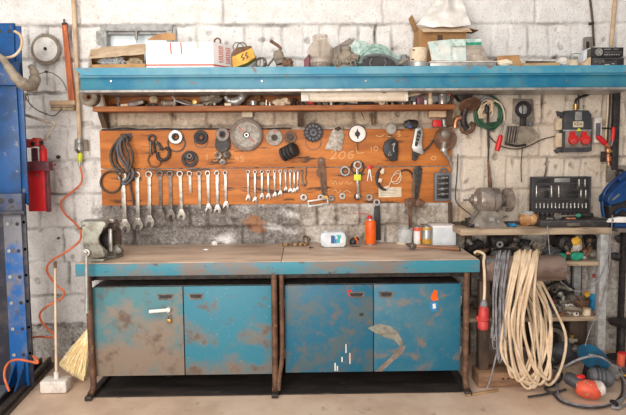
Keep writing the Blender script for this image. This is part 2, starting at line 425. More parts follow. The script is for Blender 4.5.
    col = mixc(mth('MULTIPLY', sp.outputs[2], mr(nz(20), .3, .6, .5, 1)), col, lin((82, 66, 56)))
    L.new(col, b.inputs['Base Color']); b.inputs['Roughness'].default_value = .9
    bp = N.new('ShaderNodeBump'); bp.inputs['Strength'].default_value = .8; bp.inputs['Distance'].default_value = .02
    L.new(nz(75, 6, .7), bp.inputs['Height']); L.new(bp.outputs[0], b.inputs['Normal'])
    me.materials.append(m); o = bpy.data.objects.new('wall_back', me); COL.objects.link(o); o['kind'] = 'structure'
    return wa, wb, wl, wt
wa, wb, wl, wt = wall_mesh()
# the barred window behind the cartons
b = MB()
fr = .035
b.box((wa.x-.012, -.03, wt-.04), (wb.x+.012, .06, wt+.01), .004)
b.box((wa.x-.012, -.03, wl-.01), (wb.x+.012, .06, wl+.04), .004)
b.box((wa.x-.012, -.03, wl+.04), (wa.x+.035, .06, wt-.04), .004); b.box((wb.x-.035, -.03, wl+.04), (wb.x+.012, .06, wt-.04), .004)
b.box((wa.x+.02, .0, wt-.06), (wb.x-.02, .04, wt-.04), .004)
wf = structure('window_1', b, 'window_frame', 'grey metal framed window behind the cartons on the shelf')
def wchild(name, b, m):
    org = wf.location.copy(); o = bpy.data.objects.new(name, mesh_of(name, b, m, org)); COL.objects.link(o); o.parent = wf; return o
b = MB(); b.box((wa.x, .055, wl), (wb.x, .062, wt)); wchild('pane', b, 'pane')
b = MB(); c = P(136.5, 30, -.02); b.tube([c, c+V(0, -.012, -.03), c+V(0, 0, -.075)], .011, n=10); b.cyl(c+V(0, 0, -.07), c+V(0, 0, -.1), .006); wchild('window_handle', b, 'alu')
b = MB(); b.pbox(96, 31, 103, 44, -.035, .02, .003); b.cyl(P(99.5, 34, -.038), P(99.5, 34, -.045), .008); b.pbox(97.5, 37, 101, 42, -.042, .01, .002); wchild('hinge', b, 'window_frame')
# floor
b = MB(); n = 60
for j in range(n+1):
    b.bm.verts.ensure_lookup_table()
vs = [[b.bm.verts.new((-3.0+6.0*i/n, -6.5+6.52*j/n, -.004+.003*noise.noise(V(i*.4, j*.4, 0)))) for i in range(n+1)] for j in range(n+1)]
for j in range(n):
    for i in range(n): b.bm.faces.new((vs[j][i], vs[j][i+1], vs[j+1][i+1], vs[j+1][i]))
fm = mat('floor_concrete', (224, 196, 172), (202, 172, 148), .5, 3.2, (164, 142, 124), .66, 7, rough=.5, bump=.15, bs=50, w2=.16)
structure('floor', b, 'floor_concrete')
# steel channel let into the floor on the lift's side, running from the wall to the front
ga, gb = P(52, 362, 0), None
def floor_pt(px, py):
    d = CR @ V((px-CX)/F, -(py-AX)/F, -1); return CAM + d*(-CAM.z/d.z)
p0, p1 = floor_pt(54, 366), floor_pt(6, 418)
d = (p1-p0).normalized(); w = V(d.y, -d.x, 0)
if w.x > 0: w = -w
p1 = p0 + d*1.9
b = MB(); M = Matrix.Identity(4)
for off, wd, h in ((0, .10, .035), (.016, .022, .075), (.085, .015, .075)):
    pts = [p0+w*off, p1+w*off, p1+w*(off+wd), p0+w*(off+wd)]
    b.wprism([V(p.x, p.y, -.003) for p in pts], V(0, 0, h))
t = T('floor_channel', 'black steel channel lying on the floor from the wall past the blue lift post', 'rail'); t.parts.append(('channel', b, 'beam_steel', None, None, None))
# ------------------------------------------------------------------ workbench
YB = -.72
ZT = P(313, 261.2, YB).z
xa = PZ(75, YB, ZT).x; xb = PZ(480, YB, ZT).x; xs = PZ(281, YB, ZT).x
t = T('workbench', 'long steel workbench with worn wooden top and chipped blue front edge', 'workbench')
for a, c in ((xa+.004, xs-.002), (xs+.002, xb-.004)):
    t.part('top_board', 'bench_wood').box((a, YB+.008, ZT-.03), (c, -.035, ZT), .003)
b = t.part('front_rail', 'teal_edge', 'chipped blue steel front edge of the bench')
b.box((xa, YB, ZT-.088), (xb, YB+.007, ZT-.004), .002); b.box((xa, YB+.007, ZT-.088), (xb, YB+.06, ZT-.081))
for x in (xa, xb-.007):
    t.part('side_rail', 'teal_edge').box((x, YB+.007, ZT-.088), (x+.007, -.035, ZT-.004))
t.part('under_beam', 'iron_dark').box((xa+.06, -.64, ZT-.135), (xb-.06, -.59, ZT-.09), .003)
t.part('under_beam', 'iron_dark').box((xa+.06, -.12, ZT-.135), (xb-.06, -.07, ZT-.09), .003)
legx = [PZ(91.5, -.67, .6).x, PZ(274.6, -.67, .6).x, PZ(465, -.67, .6).x]
for k, x in enumerate(legx):
    ft = t.part('foot', 'beam_steel'); ft.box((x-.022, -.79, .002), (x+.022, -.08, .028), .003)
    b = t.part('leg', 'rust'); b.tube([V(x, -.699, ZT-.09), V(x, -.699, .35), V(x+(.006 if k == 0 else 0), -.699, .12), V(x+(.008 if k == 0 else 0), -.71, .055), V(x+(.0), -.745, .028)], .021, n=12)
    b = t.part('leg', 'rust'); b.tube([V(x, -.11, ZT-.09), V(x, -.11, .027)], .021, n=12)
    b = t.part('cross_bar', 'iron_dark'); b.box((x-.018, -.66, ZT-.134), (x+.018, -.12, ZT-.092))
b = t.part('leg', 'rust'); b.tube([V(legx[1]+.05, -.699, ZT-.09), V(legx[1]+.05, -.699, .30), V(legx[1]+.03, -.70, .12), V(legx[1]+.022, -.73, .028)], .016, n=10)
# black sheets added to darken the shaded floor under the cabinets
for a, c, lb in ((legx[0]+.024, legx[1]-.024, 'black scuffed sheet added to darken the shade under the cabinet with the padlock'), (legx[1]+.024, legx[2]-.024, 'black scuffed sheet added to darken the shade under the cabinet with the sticker')):
    m_ = T('shade_sheet', lb, 'sheet', 'black shade sheets under the bench'); m_.part('sheet', 'shade_black').box((a, -.735, 0.0), (c, -.06, .006), .001)
# ------------------------------------------------------------------ cabinets
def cabinet(px0, pxm, px1, ytop, ybot, label, m0, m1, side):
    YD = -.668; zt = P((px0+px1)/2, ytop, YD).z; zb = P((px0+px1)/2, ybot, YD).z
    x0 = PZ(px0, YD, (zt+zb)/2).x; x1 = PZ(px1, YD, (zt+zb)/2).x; xm = PZ(pxm, YD, (zt+zb)/2).x
    t = T('tool_cabinet', label, 'cabinet')
    b = t.part('body', 'iron_dark'); b.box((x0+.006, YD+.022, zb), (x1-.006, -.15, zt+.004), .004)
    ds = []
    for a, c, m, s in ((x0, xm-.003, m0, 1), (xm+.003, x1, m1, -1)):
        d = t.part('door', m, {'teal_rust': 'blue door rusted brown over its lower half', 'teal_worn': 'blue door with a rust streak and scratches', 'teal_door': 'blue door with paint drips', 'teal_door2': 'blue door with a torn grey patch and a sticker'}[m])
        d.box((a, YD, zb+.002), (c, YD+.018, zt), .004); ds.append((d, a, c))
        hx = (c-.175, c-.055) if s == 1 else (a+.03, a+.14)
        f = t.part('recessed_grip', 'iron', under=d)
        z1 = zt-.05
        f.wprism([V(hx[0], YD-.002, z1), V(hx[1], YD-.002, z1), V(hx[1]-.012, YD-.002, z1-.042), V(hx[0]+.012, YD-.002, z1-.042)], V(0, .0018, 0))
        g = t.part('grip_slot', 'black', under=d); g.wprism([V(hx[0]+.014, YD-.0035, z1-.008), V(hx[1]-.014, YD-.0035, z1-.008), V(hx[1]-.022, YD-.0035, z1-.03), V(hx[0]+.022, YD-.0035, z1-.03)], V(0, .0014, 0))
        hxx = a-.008 if s == 1 else c+.002
        for zz in (zt-.12, zb+.14):
            h = t.part('hinge', 'iron', under=d); h.cyl(V(hxx+.003, YD+.004, zz-.035), V(hxx+.003, YD+.004, zz+.035), .0065)
    return t, ds, x0, xm, x1, zt, zb, YD
mat('teal_door2', (30,104,130), (66,112,128), .54, 6, (124,108,96), .62, 8, rough=.48, bump=.2, w2=.16, w3=.10, c4=(110,160,176))
t, ds, x0, xm, x1, zt, zb, YD = cabinet(93.5, 184, 274, 286.5, 375.5, 'steel tool cabinet under the bench with a white lever and padlock', 'teal_rust', 'teal_worn', 1)
d0 = ds[0][0]
b = t.part('lever_handle', 'white', 'white lever handle', under=d0)
h0, h1 = P(149.5, 311.5, YD-.03), P(168, 310, YD-.03)
b.tube([h0, (h0+h1)/2, h1], .0125, n=12, smooth=False); b.cyl(h1+V(0, .028, 0), h1+V(0, -.006, 0), .016)
b = t.part('padlock', 'brass', 'brass padlock', under=d0); q = P(169, 319, YD-.02); b.box((q.x-.014, q.y-.006, q.z-.03), (q.x+.014, q.y+.010, q.z), .004)
b = t.part('shackle', 'chrome', under=d0); b.tube([q+V(-.009, .002, -.003), q+V(-.009, .002, .018), q+V(0, .002, .028), q+V(.009, .002, .018), q+V(.009, .002, -.003)], .0035)
t, ds, x0, xm, x1, zt, zb, YD = cabinet(285, 373.5, 460.5, 284.5, 372, 'blue steel tool cabinet under the bench with a torn grey patch on its door', 'teal_door', 'teal_door2', 1)
d0, d1 = ds[0][0], ds[1][0]
b = t.part('worn_patch', 'vise', 'torn grey bare-metal patch', under=d1)
b.prism([(368, 328), (373, 326), (380, 324), (390, 326), (397, 331), (401, 338), (404, 344), (400, 346), (394, 340), (384, 337), (375, 333)], YD-.0015, .0012)
b = t.part('bare_scrape', 'disc_rim', under=d1); b.prism([(375, 371.5), (384, 363), (394, 354), (400, 346), (406, 346), (402, 354), (392, 362), (382, 371.5)], YD-.0015, .0012)
b = t.part('sticker', 'orange', 'peeling orange and blue sticker', under=d1); b.prism([(432, 294), (434.5, 289.5), (437.5, 291), (437, 296), (438.5, 300), (433, 301), (430.5, 298)], YD-.0015, .0012)
b = t.part('sticker', 'label_blue', under=d1); b.prism([(431, 302), (437, 301.5), (438, 306), (436, 311), (432, 311.5), (429.5, 307)], YD-.0018, .0012)
b = t.part('sticker', 'white', under=d1); b.prism([(432.5, 304), (435.5, 303.5), (436, 308), (433, 309)], YD-.0030, .0010)
for a in ((345.5, 344, 346.5, 353), (341.5, 357, 342.6, 362), (349.5, 353, 350.4, 364), (334.5, 363, 335.8, 371), (336.8, 366, 338, 371)): b = t.part('paint_drip', 'white', 'white paint drip', under=d0); b.pbox(*a, YD-.0014, .0012)
b = t.part('keyhole', 'black', under=d0); b.pbox(359.5, 313, 363.5, 316, YD-.0016, .0012)
b = t.part('red_smear', 'red', under=d0); b.prism([(347, 291), (351, 289.5), (353, 293), (350, 297), (347.5, 295)], YD-.0014, .0012)
# ------------------------------------------------------------------ long blue wall shelf
YS = -.42; ZS = P(340, 66.5, YS).z
sx0 = PZ(74, YS, ZS).x; sx1 = PZ(640, YS, ZS).x
k = sc(YS); hz = lambda py: P(340, py, YS).z
t = T('wall_shelf', 'long blue steel channel shelf high on the wall loaded with boxes and junk', 'shelf')
b = t.part('shelf_plate', 'teal_light', 'paler blue top lip'); b.wprism([V(sx0, YS, ZS), V(sx1, YS, ZS), V(sx1, YS, hz(74)), V(sx0+.05, YS, hz(74))], V(0, .39, 0))
b = t.part('channel', 'teal'); b.box((sx0+.03, YS+.026, hz(88)-.002), (sx1, YS+.034, hz(74)), .001); b.box((sx0+.03, YS+.026, hz(90)), (sx1, -.03, hz(87.7)-.002))
b.box((sx0+.03, YS+.006, hz(76.2)), (sx1, YS+.03, hz(74.2)))
b = t.part('bottom_flange', 'alu', 'bare grey bottom flange'); b.box((sx0+.03, YS+.002, hz(91)), (sx1, YS+.028, hz(88.6)), .001)
b.box((sx0+.03, YS+.028, hz(91)), (sx1, -.034, hz(90)-.0006))
for px in (111, 262, 366, 454, 566):
    c = P(px, 81, YS+.024); q = t.part('rivet', 'chrome'); q.cyl(c+V(0, .004, 0), c+V(0, -.004, 0), .008)
# ------------------------------------------------------------------ boards on the wall
YH = -.05
hzb = lambda py: P(280, py, YH).z
bx0 = P(100, 150, YH).x; bx1 = P(452, 150, YH).x
tb = T('tool_board', 'upper orange plywood board on the wall with pulleys and discs hung on it', 'board')
u = tb.part('plank', 'ply'); u.box((bx0, YH, hzb(167.2)), (bx1, YH+.02, hzb(129.5)), .002)
tl = T('tool_board', 'lower orange plywood board on the wall with rows of spanners hung on it', 'board')
l = tl.part('plank', 'ply'); l.box((bx0, YH, hzb(204)), (bx1-.004, YH+.018, hzb(168.2)), .002)
def nail(tt, px, py):
    b = tt.part('nail', 'iron_dark'); c = P(px, py, YH-.002); b.cyl(c+V(0, .002, 0), c+V(0, -.032, .003), .0024, n=8); b.cyl(c+V(0, -.031, .003), c+V(0, -.034, .003), .0035, n=8)
rs_ = random.Random(2)
b = tb.part('top_edge_cable', 'rubber', 'dark cable lying along the top edge'); b.ptube([(102+i*9, 129.2+rs_.uniform(-.9, .5)) for i in range(22)], .8, YH+.006, n=7)
b = tb.part('top_batten', 'wood_dark'); b.box((bx0+.01, YH+.001, hzb(129.4)), (bx0+1.3, YH+.018, hzb(128.4)), .001)
# chalk marks
def stroke(pts, r=.42):
    b = tb.part('chalk_mark', 'chalk')
    b.ptube([(x, y) for x, y in pts], r, YH-.0008, n=5, flat=.12)
stroke([(331, 152.5), (334, 150.5), (336, 152.5), (334, 156), (330.5, 159), (332.5, 158.6), (336.5, 158)])
stroke([(344, 151.5), (340.5, 153), (339, 157), (341.5, 159), (344.5, 156.5), (345, 153), (343.5, 151.5)])
stroke([(353.5, 151), (350, 152.5), (348.2, 156), (350, 158.4), (353, 157), (352.5, 154.6), (349.5, 155)])
for pts in ([(371, 146.5), (371.5, 151)], [(376, 146), (373.8, 148.5), (375.8, 151), (378, 148.5), (376, 146)], [(397, 131), (400, 131.5), (398, 134), (400.5, 135.5), (397.5, 136.8)],
            [(236, 156), (235.5, 159), (238.5, 158.6)], [(238, 156.5), (238, 161)], [(244, 156.5), (240.8, 156.5), (241, 158.6), (243.5, 159), (242.5, 161.3), (240.4, 161)], [(214, 153), (218, 152.6), (215, 157), (218, 157.5), (216, 161), (213.5, 160)],
            [(376, 135.5), (380, 136.5), (384, 135.2)], [(386, 136), (391, 136.6)], [(207, 154), (207, 160)], [(433, 156), (431, 158.5), (434, 160), (436, 157), (433, 156)]): stroke(pts, .33)
stroke([(357.5, 143), (357.3, 152.5), (364, 152.6)], .4)
for pts in ([(331, 180), (333, 184), (335, 181), (337, 184.5)], [(339, 182), (341, 184.5), (343, 181.5)], [(345, 184), (347, 181.5), (349, 184.3), (352, 182)], [(332, 192), (335, 190), (338, 193), (341, 190)], [(343, 192.5), (347, 190.5), (351, 193)], [(221, 184), (224, 187), (222, 190), (227, 189)], [(417, 171), (420, 170.5), (424, 171.5)]):
    b2 = tl.part('chalk_mark', 'chalk'); b2.ptube(pts, .3, YH-.0038, n=5, flat=.12)
# narrow shelf
YL = -.25; zl1 = P(280, 105.3, YL).z; zl0 = P(280, 110.3, YL).z
lx0 = PZ(92.5, YL, zl1).x; lx1 = PZ(455, YL, zl1).x
t = T('narrow_shelf', 'narrow brown wooden shelf cluttered with machine parts beneath the blue shelf', 'shelf')
t.part('shelf_board', 'shelf_wood').box((lx0, YL, zl0), (lx1, -.035, zl1), .003)
ybk = P(200, 90.5, -.055).z
t.part('back_panel', 'ply_back').box((P(104, 100, -.05).x, -.05, zl1+.0005), (P(302, 100, -.05).x, -.035, ybk), .002)
for px in (103, 300, 449):
    q = t.part('bracket', 'wood_dark'); c = PZ(px, -.1, zl0).x
    q.wprism([V(c-.02, -.037, zl0-.001), V(c-.02, -.16, zl0-.001), V(c-.02, -.15, zl0-.02), V(c-.02, -.075, zl0-.115), V(c-.02, -.037, zl0-.115)], V(.04, 0, 0))
ZL = zl1
# ------------------------------------------------------------------ rack beside the bench
YR = -.45; zr = P(540, 228.6, YR).z; zr0 = P(540, 234.8, YR).z
rx0 = PZ(460.5, YR, zr).x; rx1 = PZ(612, YR, zr).x
ZR = zr
t = T('storage_rack', 'open wooden plank rack beside the bench with grey posts and junk shelves', 'rack')
t.part('top_plank', 'plank').box((rx0, YR, zr0), (rx1, -.24, zr), .004)
t.part('top_plank', 'wood_dark').box((rx0+.05, -.237, zr0), (rx1, -.04, zr-.002), .004)
ZR2 = P(570, 262.5, YR).z; ZR3 = P(570, 317.5, YR).z
for z, h in ((ZR2, .028), (ZR3, .032)): t.part('shelf_board', 'plank').box((PZ(468, YR, z).x, YR+.01, z-h), (PZ(599.5, YR, z).x, -.05, z), .003)
xp0, xp1 = PZ(600.3, YR, .9).x, PZ(608, YR, .9).x
t.part('post', 'window_frame', 'pale grey painted post').box((xp0, YR-.005, .0), (xp1, YR+.05, zr0-.001), .003)
t.part('post', 'window_frame').box((xp0, -.09, .0), (xp1, -.045, zr0-.001), .003)
t.part('post', 'wood_dark').box((PZ(466.5, -.1, .8).x-.0, -.09, .0), (PZ(466.5, -.1, .8).x+.045, -.045, zr0-.001), .003)
t.part('side_panel', 'wood_dark').box((PZ(583, -.06, .9).x, -.062, .2), (xp0-.002, -.046, zr0-.002))
t.part('back_panel', 'wood_dark').box((PZ(487, -.06, .9).x, -.06, ZR3+.01), (PZ(512, -.06, .9).x, -.046, zr0-.002))
t.part('back_panel', 'wood_dark').box((PZ(548, -.06, .9).x, -.06, ZR2+.004), (PZ(582, -.06, .9).x, -.046, zr0-.002))  # this dark panel and the next are added to darken the dim wall
t.part('back_panel', 'wood_dark').box((PZ(515, -.06, .4).x, -.06, .05), (PZ(580, -.06, .4).x, -.046, ZR3-.04))
# ------------------------------------------------------------------ lift post
YP = -.64
t = T('lift_post', 'tall blue steel vehicle lift post with bolted flange at the wall end', 'lift')
X1 = P(22.5, 250, YP).x; X2 = P(29, 250, YP+.03).x; X0 = X1-.27
ztop = P(8, 23, YP).z; zsplit = P(10, 210, YP).z
b = t.part('column_face', 'lift_blue'); b.prism([(-30, 23), (13.8, 23), (14.6, 60), (19.3, 140), (22, 211), (-30, 211)], YP, .02, .002)
b = t.part('column_face', 'lift_worn', 'lower column face with worn grey paint'); b.box((P(4.5, 250, YP).x, YP, .042), (X1, YP+.02, zsplit-.002), .003)
b = t.part('side_flange', 'lift_dark', 'dark flange'); b.box((X1+.001, YP+.006, .042), (X2, YP+.022, P(24, 205, YP).z), .002)
b = t.part('side_flange', 'lift_blue'); b.prism([(14.4, 26), (20.4, 26), (21.2, 60), (25.6, 140), (28.5, 204), (22.8, 204), (19.9, 140), (15.2, 60)], YP+.012, .012, .001)
b = t.part('column_back', 'lift_dark'); b.box((X0+.02, YP+.03, .042), (X1-.10, YP+.16, ztop-.02), .003)
for py in (31.5,): 
    for px in (0, 9.5): b = t.part('bolt_hole', 'black'); c = P(px, py, YP); b.cyl(c+V(0, .004, 0), c+V(0, -.002, 0), .013)
for i, py in enumerate((224, 251, 277, 303, 329, 355)):
    for px, m, r, nm in ((9, 'alu', .012, 'bolt'), (18.5, 'black', .013, 'bolt_hole')):
        c = P(px, py, YP); c.x = P(px, 250, YP).x; b = t.part(nm, m); b.cyl(c+V(0, .004, 0), c+V(0, -.005 if nm == 'bolt' else -.001, 0), r)
    c = P(25.5, py-2, YP+.012); c.x = (X1+X2)/2; b = t.part('bolt', 'alu'); b.cyl(c+V(0, .004, 0), c+V(0, -.006, 0), .012)
b = t.part('carriage_bracket', 'lift_navy'); b.box((X0, YP-.05, P(5, 211, YP).z), (P(22, 205, YP-.05).x, YP-.002, P(5, 193, YP).z), .006)
b = t.part('bracket_lip', 'lift_dark'); b.box((X0, YP-.07, P(5, 212.5, YP).z-.01), (P(24, 205, YP-.07).x, YP-.052, P(5, 210, YP).z), .003)
for px in (1.5, 11): c = P(px, 201, YP-.05); b = t.part('bracket_hole', 'black'); b.cyl(c+V(0, .004, 0), c+V(0, -.002, 0), .018)
b = t.part('bracket_lip', 'lift_blue', 'blue ledge'); b.box((X0, YP-.03, P(5, 86, YP).z), (P(19, 72, YP-.03).x, YP-.002, P(5, 62, YP).z), .006)
b = t.part('gusset', 'lift_blue')
xg = P(9, 250, YP).x
b.wprism([V(xg, YP-.002, .22), V(xg, YP-.16, .042), V(xg, YP-.002, .042)], V(.012, 0, 0)); b.wprism([V(X1-.03, YP-.002, .22), V(X1-.03, YP-.16, .042), V(X1-.03, YP-.002, .042)], V(.012, 0, 0))
b = t.part('base_plate', 'base_plate'); pp = [floor_pt(*q) for q in ((-14, 404), (-14, 374), (35, 374), (3, 405))]
b.wprism([V(p.x, p.y, 0.0) for p in pp], V(0, 0, .04))
# ------------------------------------------------------------------ spanners on the lower board
YW = -.064
def spanner(x0, y0, x1, y1, w, label, m='steel', jaw=True, group='combination spanners hung in rows', ringend=True):
    t = T('combination_spanner', label, 'spanner', group)
    d = V(x1-x0, y1-y0, 0); L = d.length; d /= L; n = V(-d.y, d.x, 0); o = V(x0, y0, 0)
    q = lambda s, u: (o.x+d.x*s+n.x*u, o.y+d.y*s+n.y*u)
    ro = w*.86
    b = t.part('ring_end', m); b.ring(x0, y0, YW+.011, ro, ro*.52, .012, 20)
    jl = w*1.1 if jaw else 0
    b = t.part('shank', m); b.prism([q(ro*.8, -w*.42), q(ro*.8, w*.42), q(L-jl*1.75, w*.40), q(L-jl*1.75, -w*.40)], YW, .007, .0012)
    if jaw:
        c = L-jl*.62; r = jl*.98; sl = .24
        half = [(-1.5, .40), (-1.05, .50), (-.55, .84), (-.1, 1.0), (.4, .98), (.8, .80), (1.0, .58), (.92, .46), (.35, .43), (-.02, .38), (-.2, .2)]
        half = [(a_, -u_) for a_, u_ in half] + [(a_, u_) for a_, u_ in half[::-1]]
        def rot(a_, u_):
            k_ = sl*min(1, max(0, (a_+1.5)/1.2)); return q(c + r*(a_*math.cos(k_)-u_*math.sin(k_)), r*(a_*math.sin(k_)+u_*math.cos(k_)))
        pts = [rot(*h_) for h_ in half]
        b = t.part('open_end', m); b.prism(pts, YW-.002, .010, .0010)
    nail(tl, x0, y0-ro*.12)
    return t
big = [(122.5, 176, 125, 231, 5.2, 'steel', 'largest combination spanner, its ring half hidden by the hanging belts', True),
 (137, 175, 138, 228.5, 4.6, 'steel', 'large steel combination spanner next to the hanging belts', True),
 (149, 174.3, 149.5, 225.5, 4.4, 'steel', 'large bright spanner just before the two dark ones', True),
 (160, 173.8, 160.5, 218.5, 4.0, 'iron', 'dark brown spanner, nearer the belts of the two dark ones', True),
 (170, 173.8, 171, 218.5, 4.0, 'iron', 'dark brown spanner beside a bright one, the farther dark one from the belts', True),
 (180, 173.8, 181.5, 218.5, 4.0, 'steel', 'bright steel spanner just after the two dark ones', True),
 (189.7, 173.6, 190.4, 193, 3.4, 'steel', 'short broken spanner shank with a ring and no jaw', False),
 (199.2, 173.6, 199.8, 209, 3.4, 'steel', 'thin double ring spanner with a small lower end beside the short one', False),
 (207.8, 173.2, 208.6, 211.5, 3.4, 'chrome', 'medium bright spanner, first of three with jaws after the jawless ones', True),
 (217, 173, 217.4, 212.5, 3.4, 'chrome', 'medium bright spanner, middle of three with jaws after the jawless ones', True),
 (225.3, 172.6, 226, 208, 3.0, 'chrome', 'medium bright spanner, last of the long row before the gap', True)]
for x0, y0, x1, y1, w, m, lab, j in big: spanner(x0, y0, x1, y1, w, lab, m, j)
sm = [(248, 171.8, 248.4, 200.5, 2.5), (255, 171.8, 255, 202.5, 2.5), (262, 171.6, 262, 199, 2.5), (268.2, 171.6, 268.5, 198.5, 2.4), (274.6, 171.4, 275, 197.5, 2.3), (280.4, 171.2, 280.4, 195.5, 2.2),
      (285.5, 171.2, 286, 190.8, 1.8), (290.2, 171, 290.4, 192.5, 2.0), (294.4, 171, 294.4, 192.8, 2.0), (298, 170.8, 297.6, 190.5, 1.7), (302, 170.8, 302.4, 185.5, 1.6)]
lab = ['small spanner starting the graded row after the gap', 'longest small spanner, second of the graded row', 'third small spanner of the graded row', 'fourth small spanner of the graded row', 'fifth small spanner of the graded row', 'sixth small spanner of the graded row',
       'seventh small spanner of the graded row, thinner than its neighbours', 'eighth small spanner of the graded row', 'ninth small spanner of the graded row', 'tenth small spanner of the graded row, last but one', 'tiniest dull spanner ending the graded row beside the rusty saw blade']
for s, l_ in zip(sm, lab): spanner(*s, l_, 'chrome' if s[0] < 300 else 'iron', True, 'small graded spanners')
# ring spanner on the yellow-banded hook
t = T('ring_spanner', 'chrome ring spanner with a yellow green band hanging over a black rubber ring', 'spanner')
b = t.part('ring_end', 'chrome'); b.ring(357.5, 165, YW-.008, 4.6, 2.3, .012, 22)
b = t.part('shank', 'chrome'); b.prism([(356, 169), (359, 169), (359.6, 194), (357.2, 194)], YW-.018, .008, .001)
b = t.part('tip', 'chrome'); b.prism([(356.4, 194), (360.2, 194), (360.6, 199), (359, 199.6), (358.4, 197), (357.4, 199.4), (355.8, 198)], YW-.019, .009, .001)
b = t.part('band', 'yellow_green', 'yellow green tape band'); b.pbox(354, 174.5, 361, 180.5, YW-.021, .014, .002)
def ring_thing(name, label, cat, px, py, ro, ri, m, d=.012, Y=None, board=tl, group=None, extra=None, hang=True):
    t = T(name, label, cat, group); Y = YH-.004 if Y is None else Y
    b = t.part('ring', m); b.ring(px, py, Y, ro, ri, d, 26)
    if extra:
        for nm, mm, a, c, dd in extra:
            b = t.part(nm, mm); b.ring(px, py, Y-.001-dd[0], a, c, dd[1], 24)
    if hang and board is not None: nail(board, px, py-ri*.5)
    return t
ring_thing('rubber_ring', 'black rubber ring behind the chrome ring spanner', 'ring', 357.5, 167.5, 7.2, 5.6, 'rubber', .01, hang=False)
ring_thing('bearing', 'pale ball bearing on the lower board beside the chrome ring spanner', 'bearing', 345, 171, 5.2, 2.0, 'alu', .014, extra=[('inner_race', 'iron_dark', 3.6, 2.3, (.013, .003)), ('outer_race', 'chrome', 5.0, 4.2, (.013, .004))])
small = [(303.5, 197.3, 3.8, 1.4, 'chrome', 'shiny socket under the tiniest spanner'), (320.6, 197.2, 3.2, 1.1, 'alu', 'small bearing hung behind the rusty saw blade'), (331.3, 198.2, 3.5, 1.3, 'iron', 'dull small bearing next to the rusty saw blade'),
         (342.3, 196, 3.4, 1.2, 'alu', 'small bearing under the chalk words'), (369.2, 197.3, 3.5, 1.4, 'alu', 'small pale bearing beneath the red and white dividers'), (357.4, 196.5, 3.6, 2.6, 'iron_dark', 'dark ring around the tip of the chrome ring spanner')]
for px, py, ro, ri, m, lb in small:
    ring_thing('small_bearing', lb, 'bearing', px, py, ro, ri, m, .012, extra=[('inner_race', 'chrome', ri+.9, ri+.05, (.011, .003))] if ri < 2 else None, group='small bearings along the foot of the board')
# rusty flat blade and its bracket
t = T('saw_blade', 'long rusty flat blade with a slot hung upright on the lower board', 'blade')
b = t.part('blade', 'rust'); b.prism([(317.6, 158.5), (320.5, 156.8), (324.3, 158), (325.5, 166), (327.6, 199), (323.6, 201.5), (322.4, 199), (319.6, 177), (316.7, 176), (316.3, 170), (318.2, 168.5)], YH-.012, .006, .001)
b = t.part('rivet', 'iron'); c = P(321, 160.5, YH-.012); b.cyl(c, c+V(0, -.006, 0), .01)
b = t.part('slot', 'black'); b.prism([(320.6, 172), (321.4, 172), (324, 196), (323.2, 196)], YH-.0131, .001)
t = T('bracket_frame', 'small grey slotted metal frame hung tilted below the rusty blade', 'bracket')
b = t.part('frame', 'alu'); f = lambda u, v: (307.3+u*20.5+v*1.0, 200.8-u*3.2+v*6.6)
b.prism([f(0, 0), f(1, 0), f(1, .25), f(0, .25)], YH-.024, .016, .001); b.prism([f(0, .75), f(1, .75), f(1, 1), f(0, 1)], YH-.024, .016, .001)
b.prism([f(0, .25), f(.06, .25), f(.06, .75), f(0, .75)], YH-.024, .016); b.prism([f(.94, .25), f(1, .25), f(1, .75), f(.94, .75)], YH-.024, .016)
b = t.part('slider', 'brass'); b.prism([f(.78, -.45), f(.98, -.3), f(1.02, .2), f(.82, .1)], YH-.028, .003)
# white and red dividers
t = T('dividers', 'small red and white dividers hanging open on the lower board', 'dividers')
for dx in (-2.2, 2.2): b = t.part('leg', 'white'); b.prism([(368.8, 168), (370.2, 168), (369.5+dx+.5, 181), (369.5+dx-.4, 181)], YH-.012, .005, .0005)
b = t.part('hinge', 'red'); b.pbox(367.3, 165.5, 371.8, 169, YH-.014, .009, .002)
t = T('hook', 'small grey wire hook hanging by the last small spanner', 'hook')
b = t.part('wire', 'iron'); b.ptube([(306, 168), (306.4, 173), (305.3, 178), (306.6, 183), (304.8, 186), (303.9, 183.5)], .55, YH-.008, n=6)
# black curved cable with lamp holder bits, white wiring, notice
t = T('wire_harness', 'black curved harness with cream connectors on the lower board', 'wiring')
b = t.part('sleeve', 'rubber'); b.ptube([(381.5, 168), (378, 172.5), (377, 178.5), (378.5, 184.5), (382.5, 188.8), (386, 189.6)], [1.4, 1.7, 1.6, 1.2], YH-.018, n=8)
b = t.part('connector', 'cream'); b.prism([(381, 167.5), (384.5, 169), (384, 173.5), (381.4, 174.5), (379.8, 171.5)], YH-.026, .016, .002)
b = t.part('connector', 'cream'); b.pbox(378.5, 178.5, 382, 182.5, YH-.03, .012, .002, 15)
b = t.part('connector', 'cream'); b.prism([(384, 187), (389, 185.2), (389.6, 187.2), (385, 189.4)], YH-.02, .01, .001)
t = T('wire_loop', 'looped pale wire hung above the paper notice', 'wire')
b = t.part('wire', 'cream'); b.ptube([(389, 187), (391, 182), (396, 181.5), (399.5, 177), (400.5, 171.5), (397, 171), (392.6, 176.5), (391.5, 181), (395.4, 184), (399.8, 181.5), (401, 176), (398, 173.2), (394, 175.5)], .5, YH-.010, n=6)
t = T('paper_notice', 'beige printed paper notice pinned to the foot of the lower board', 'notice')
b = t.part('sheet', 'paper'); b.pbox(378.6, 187.4, 401.4, 197.2, YH-.0042, .0009, 0, -1)
for i in range(5):
    b = t.part('print_line', 'plastic_grey'); b.pbox(380.5, 189.0+i*1.5, R.uniform(394, 399.5), 189.35+i*1.5, YH-.0047, .0004, 0, -1)
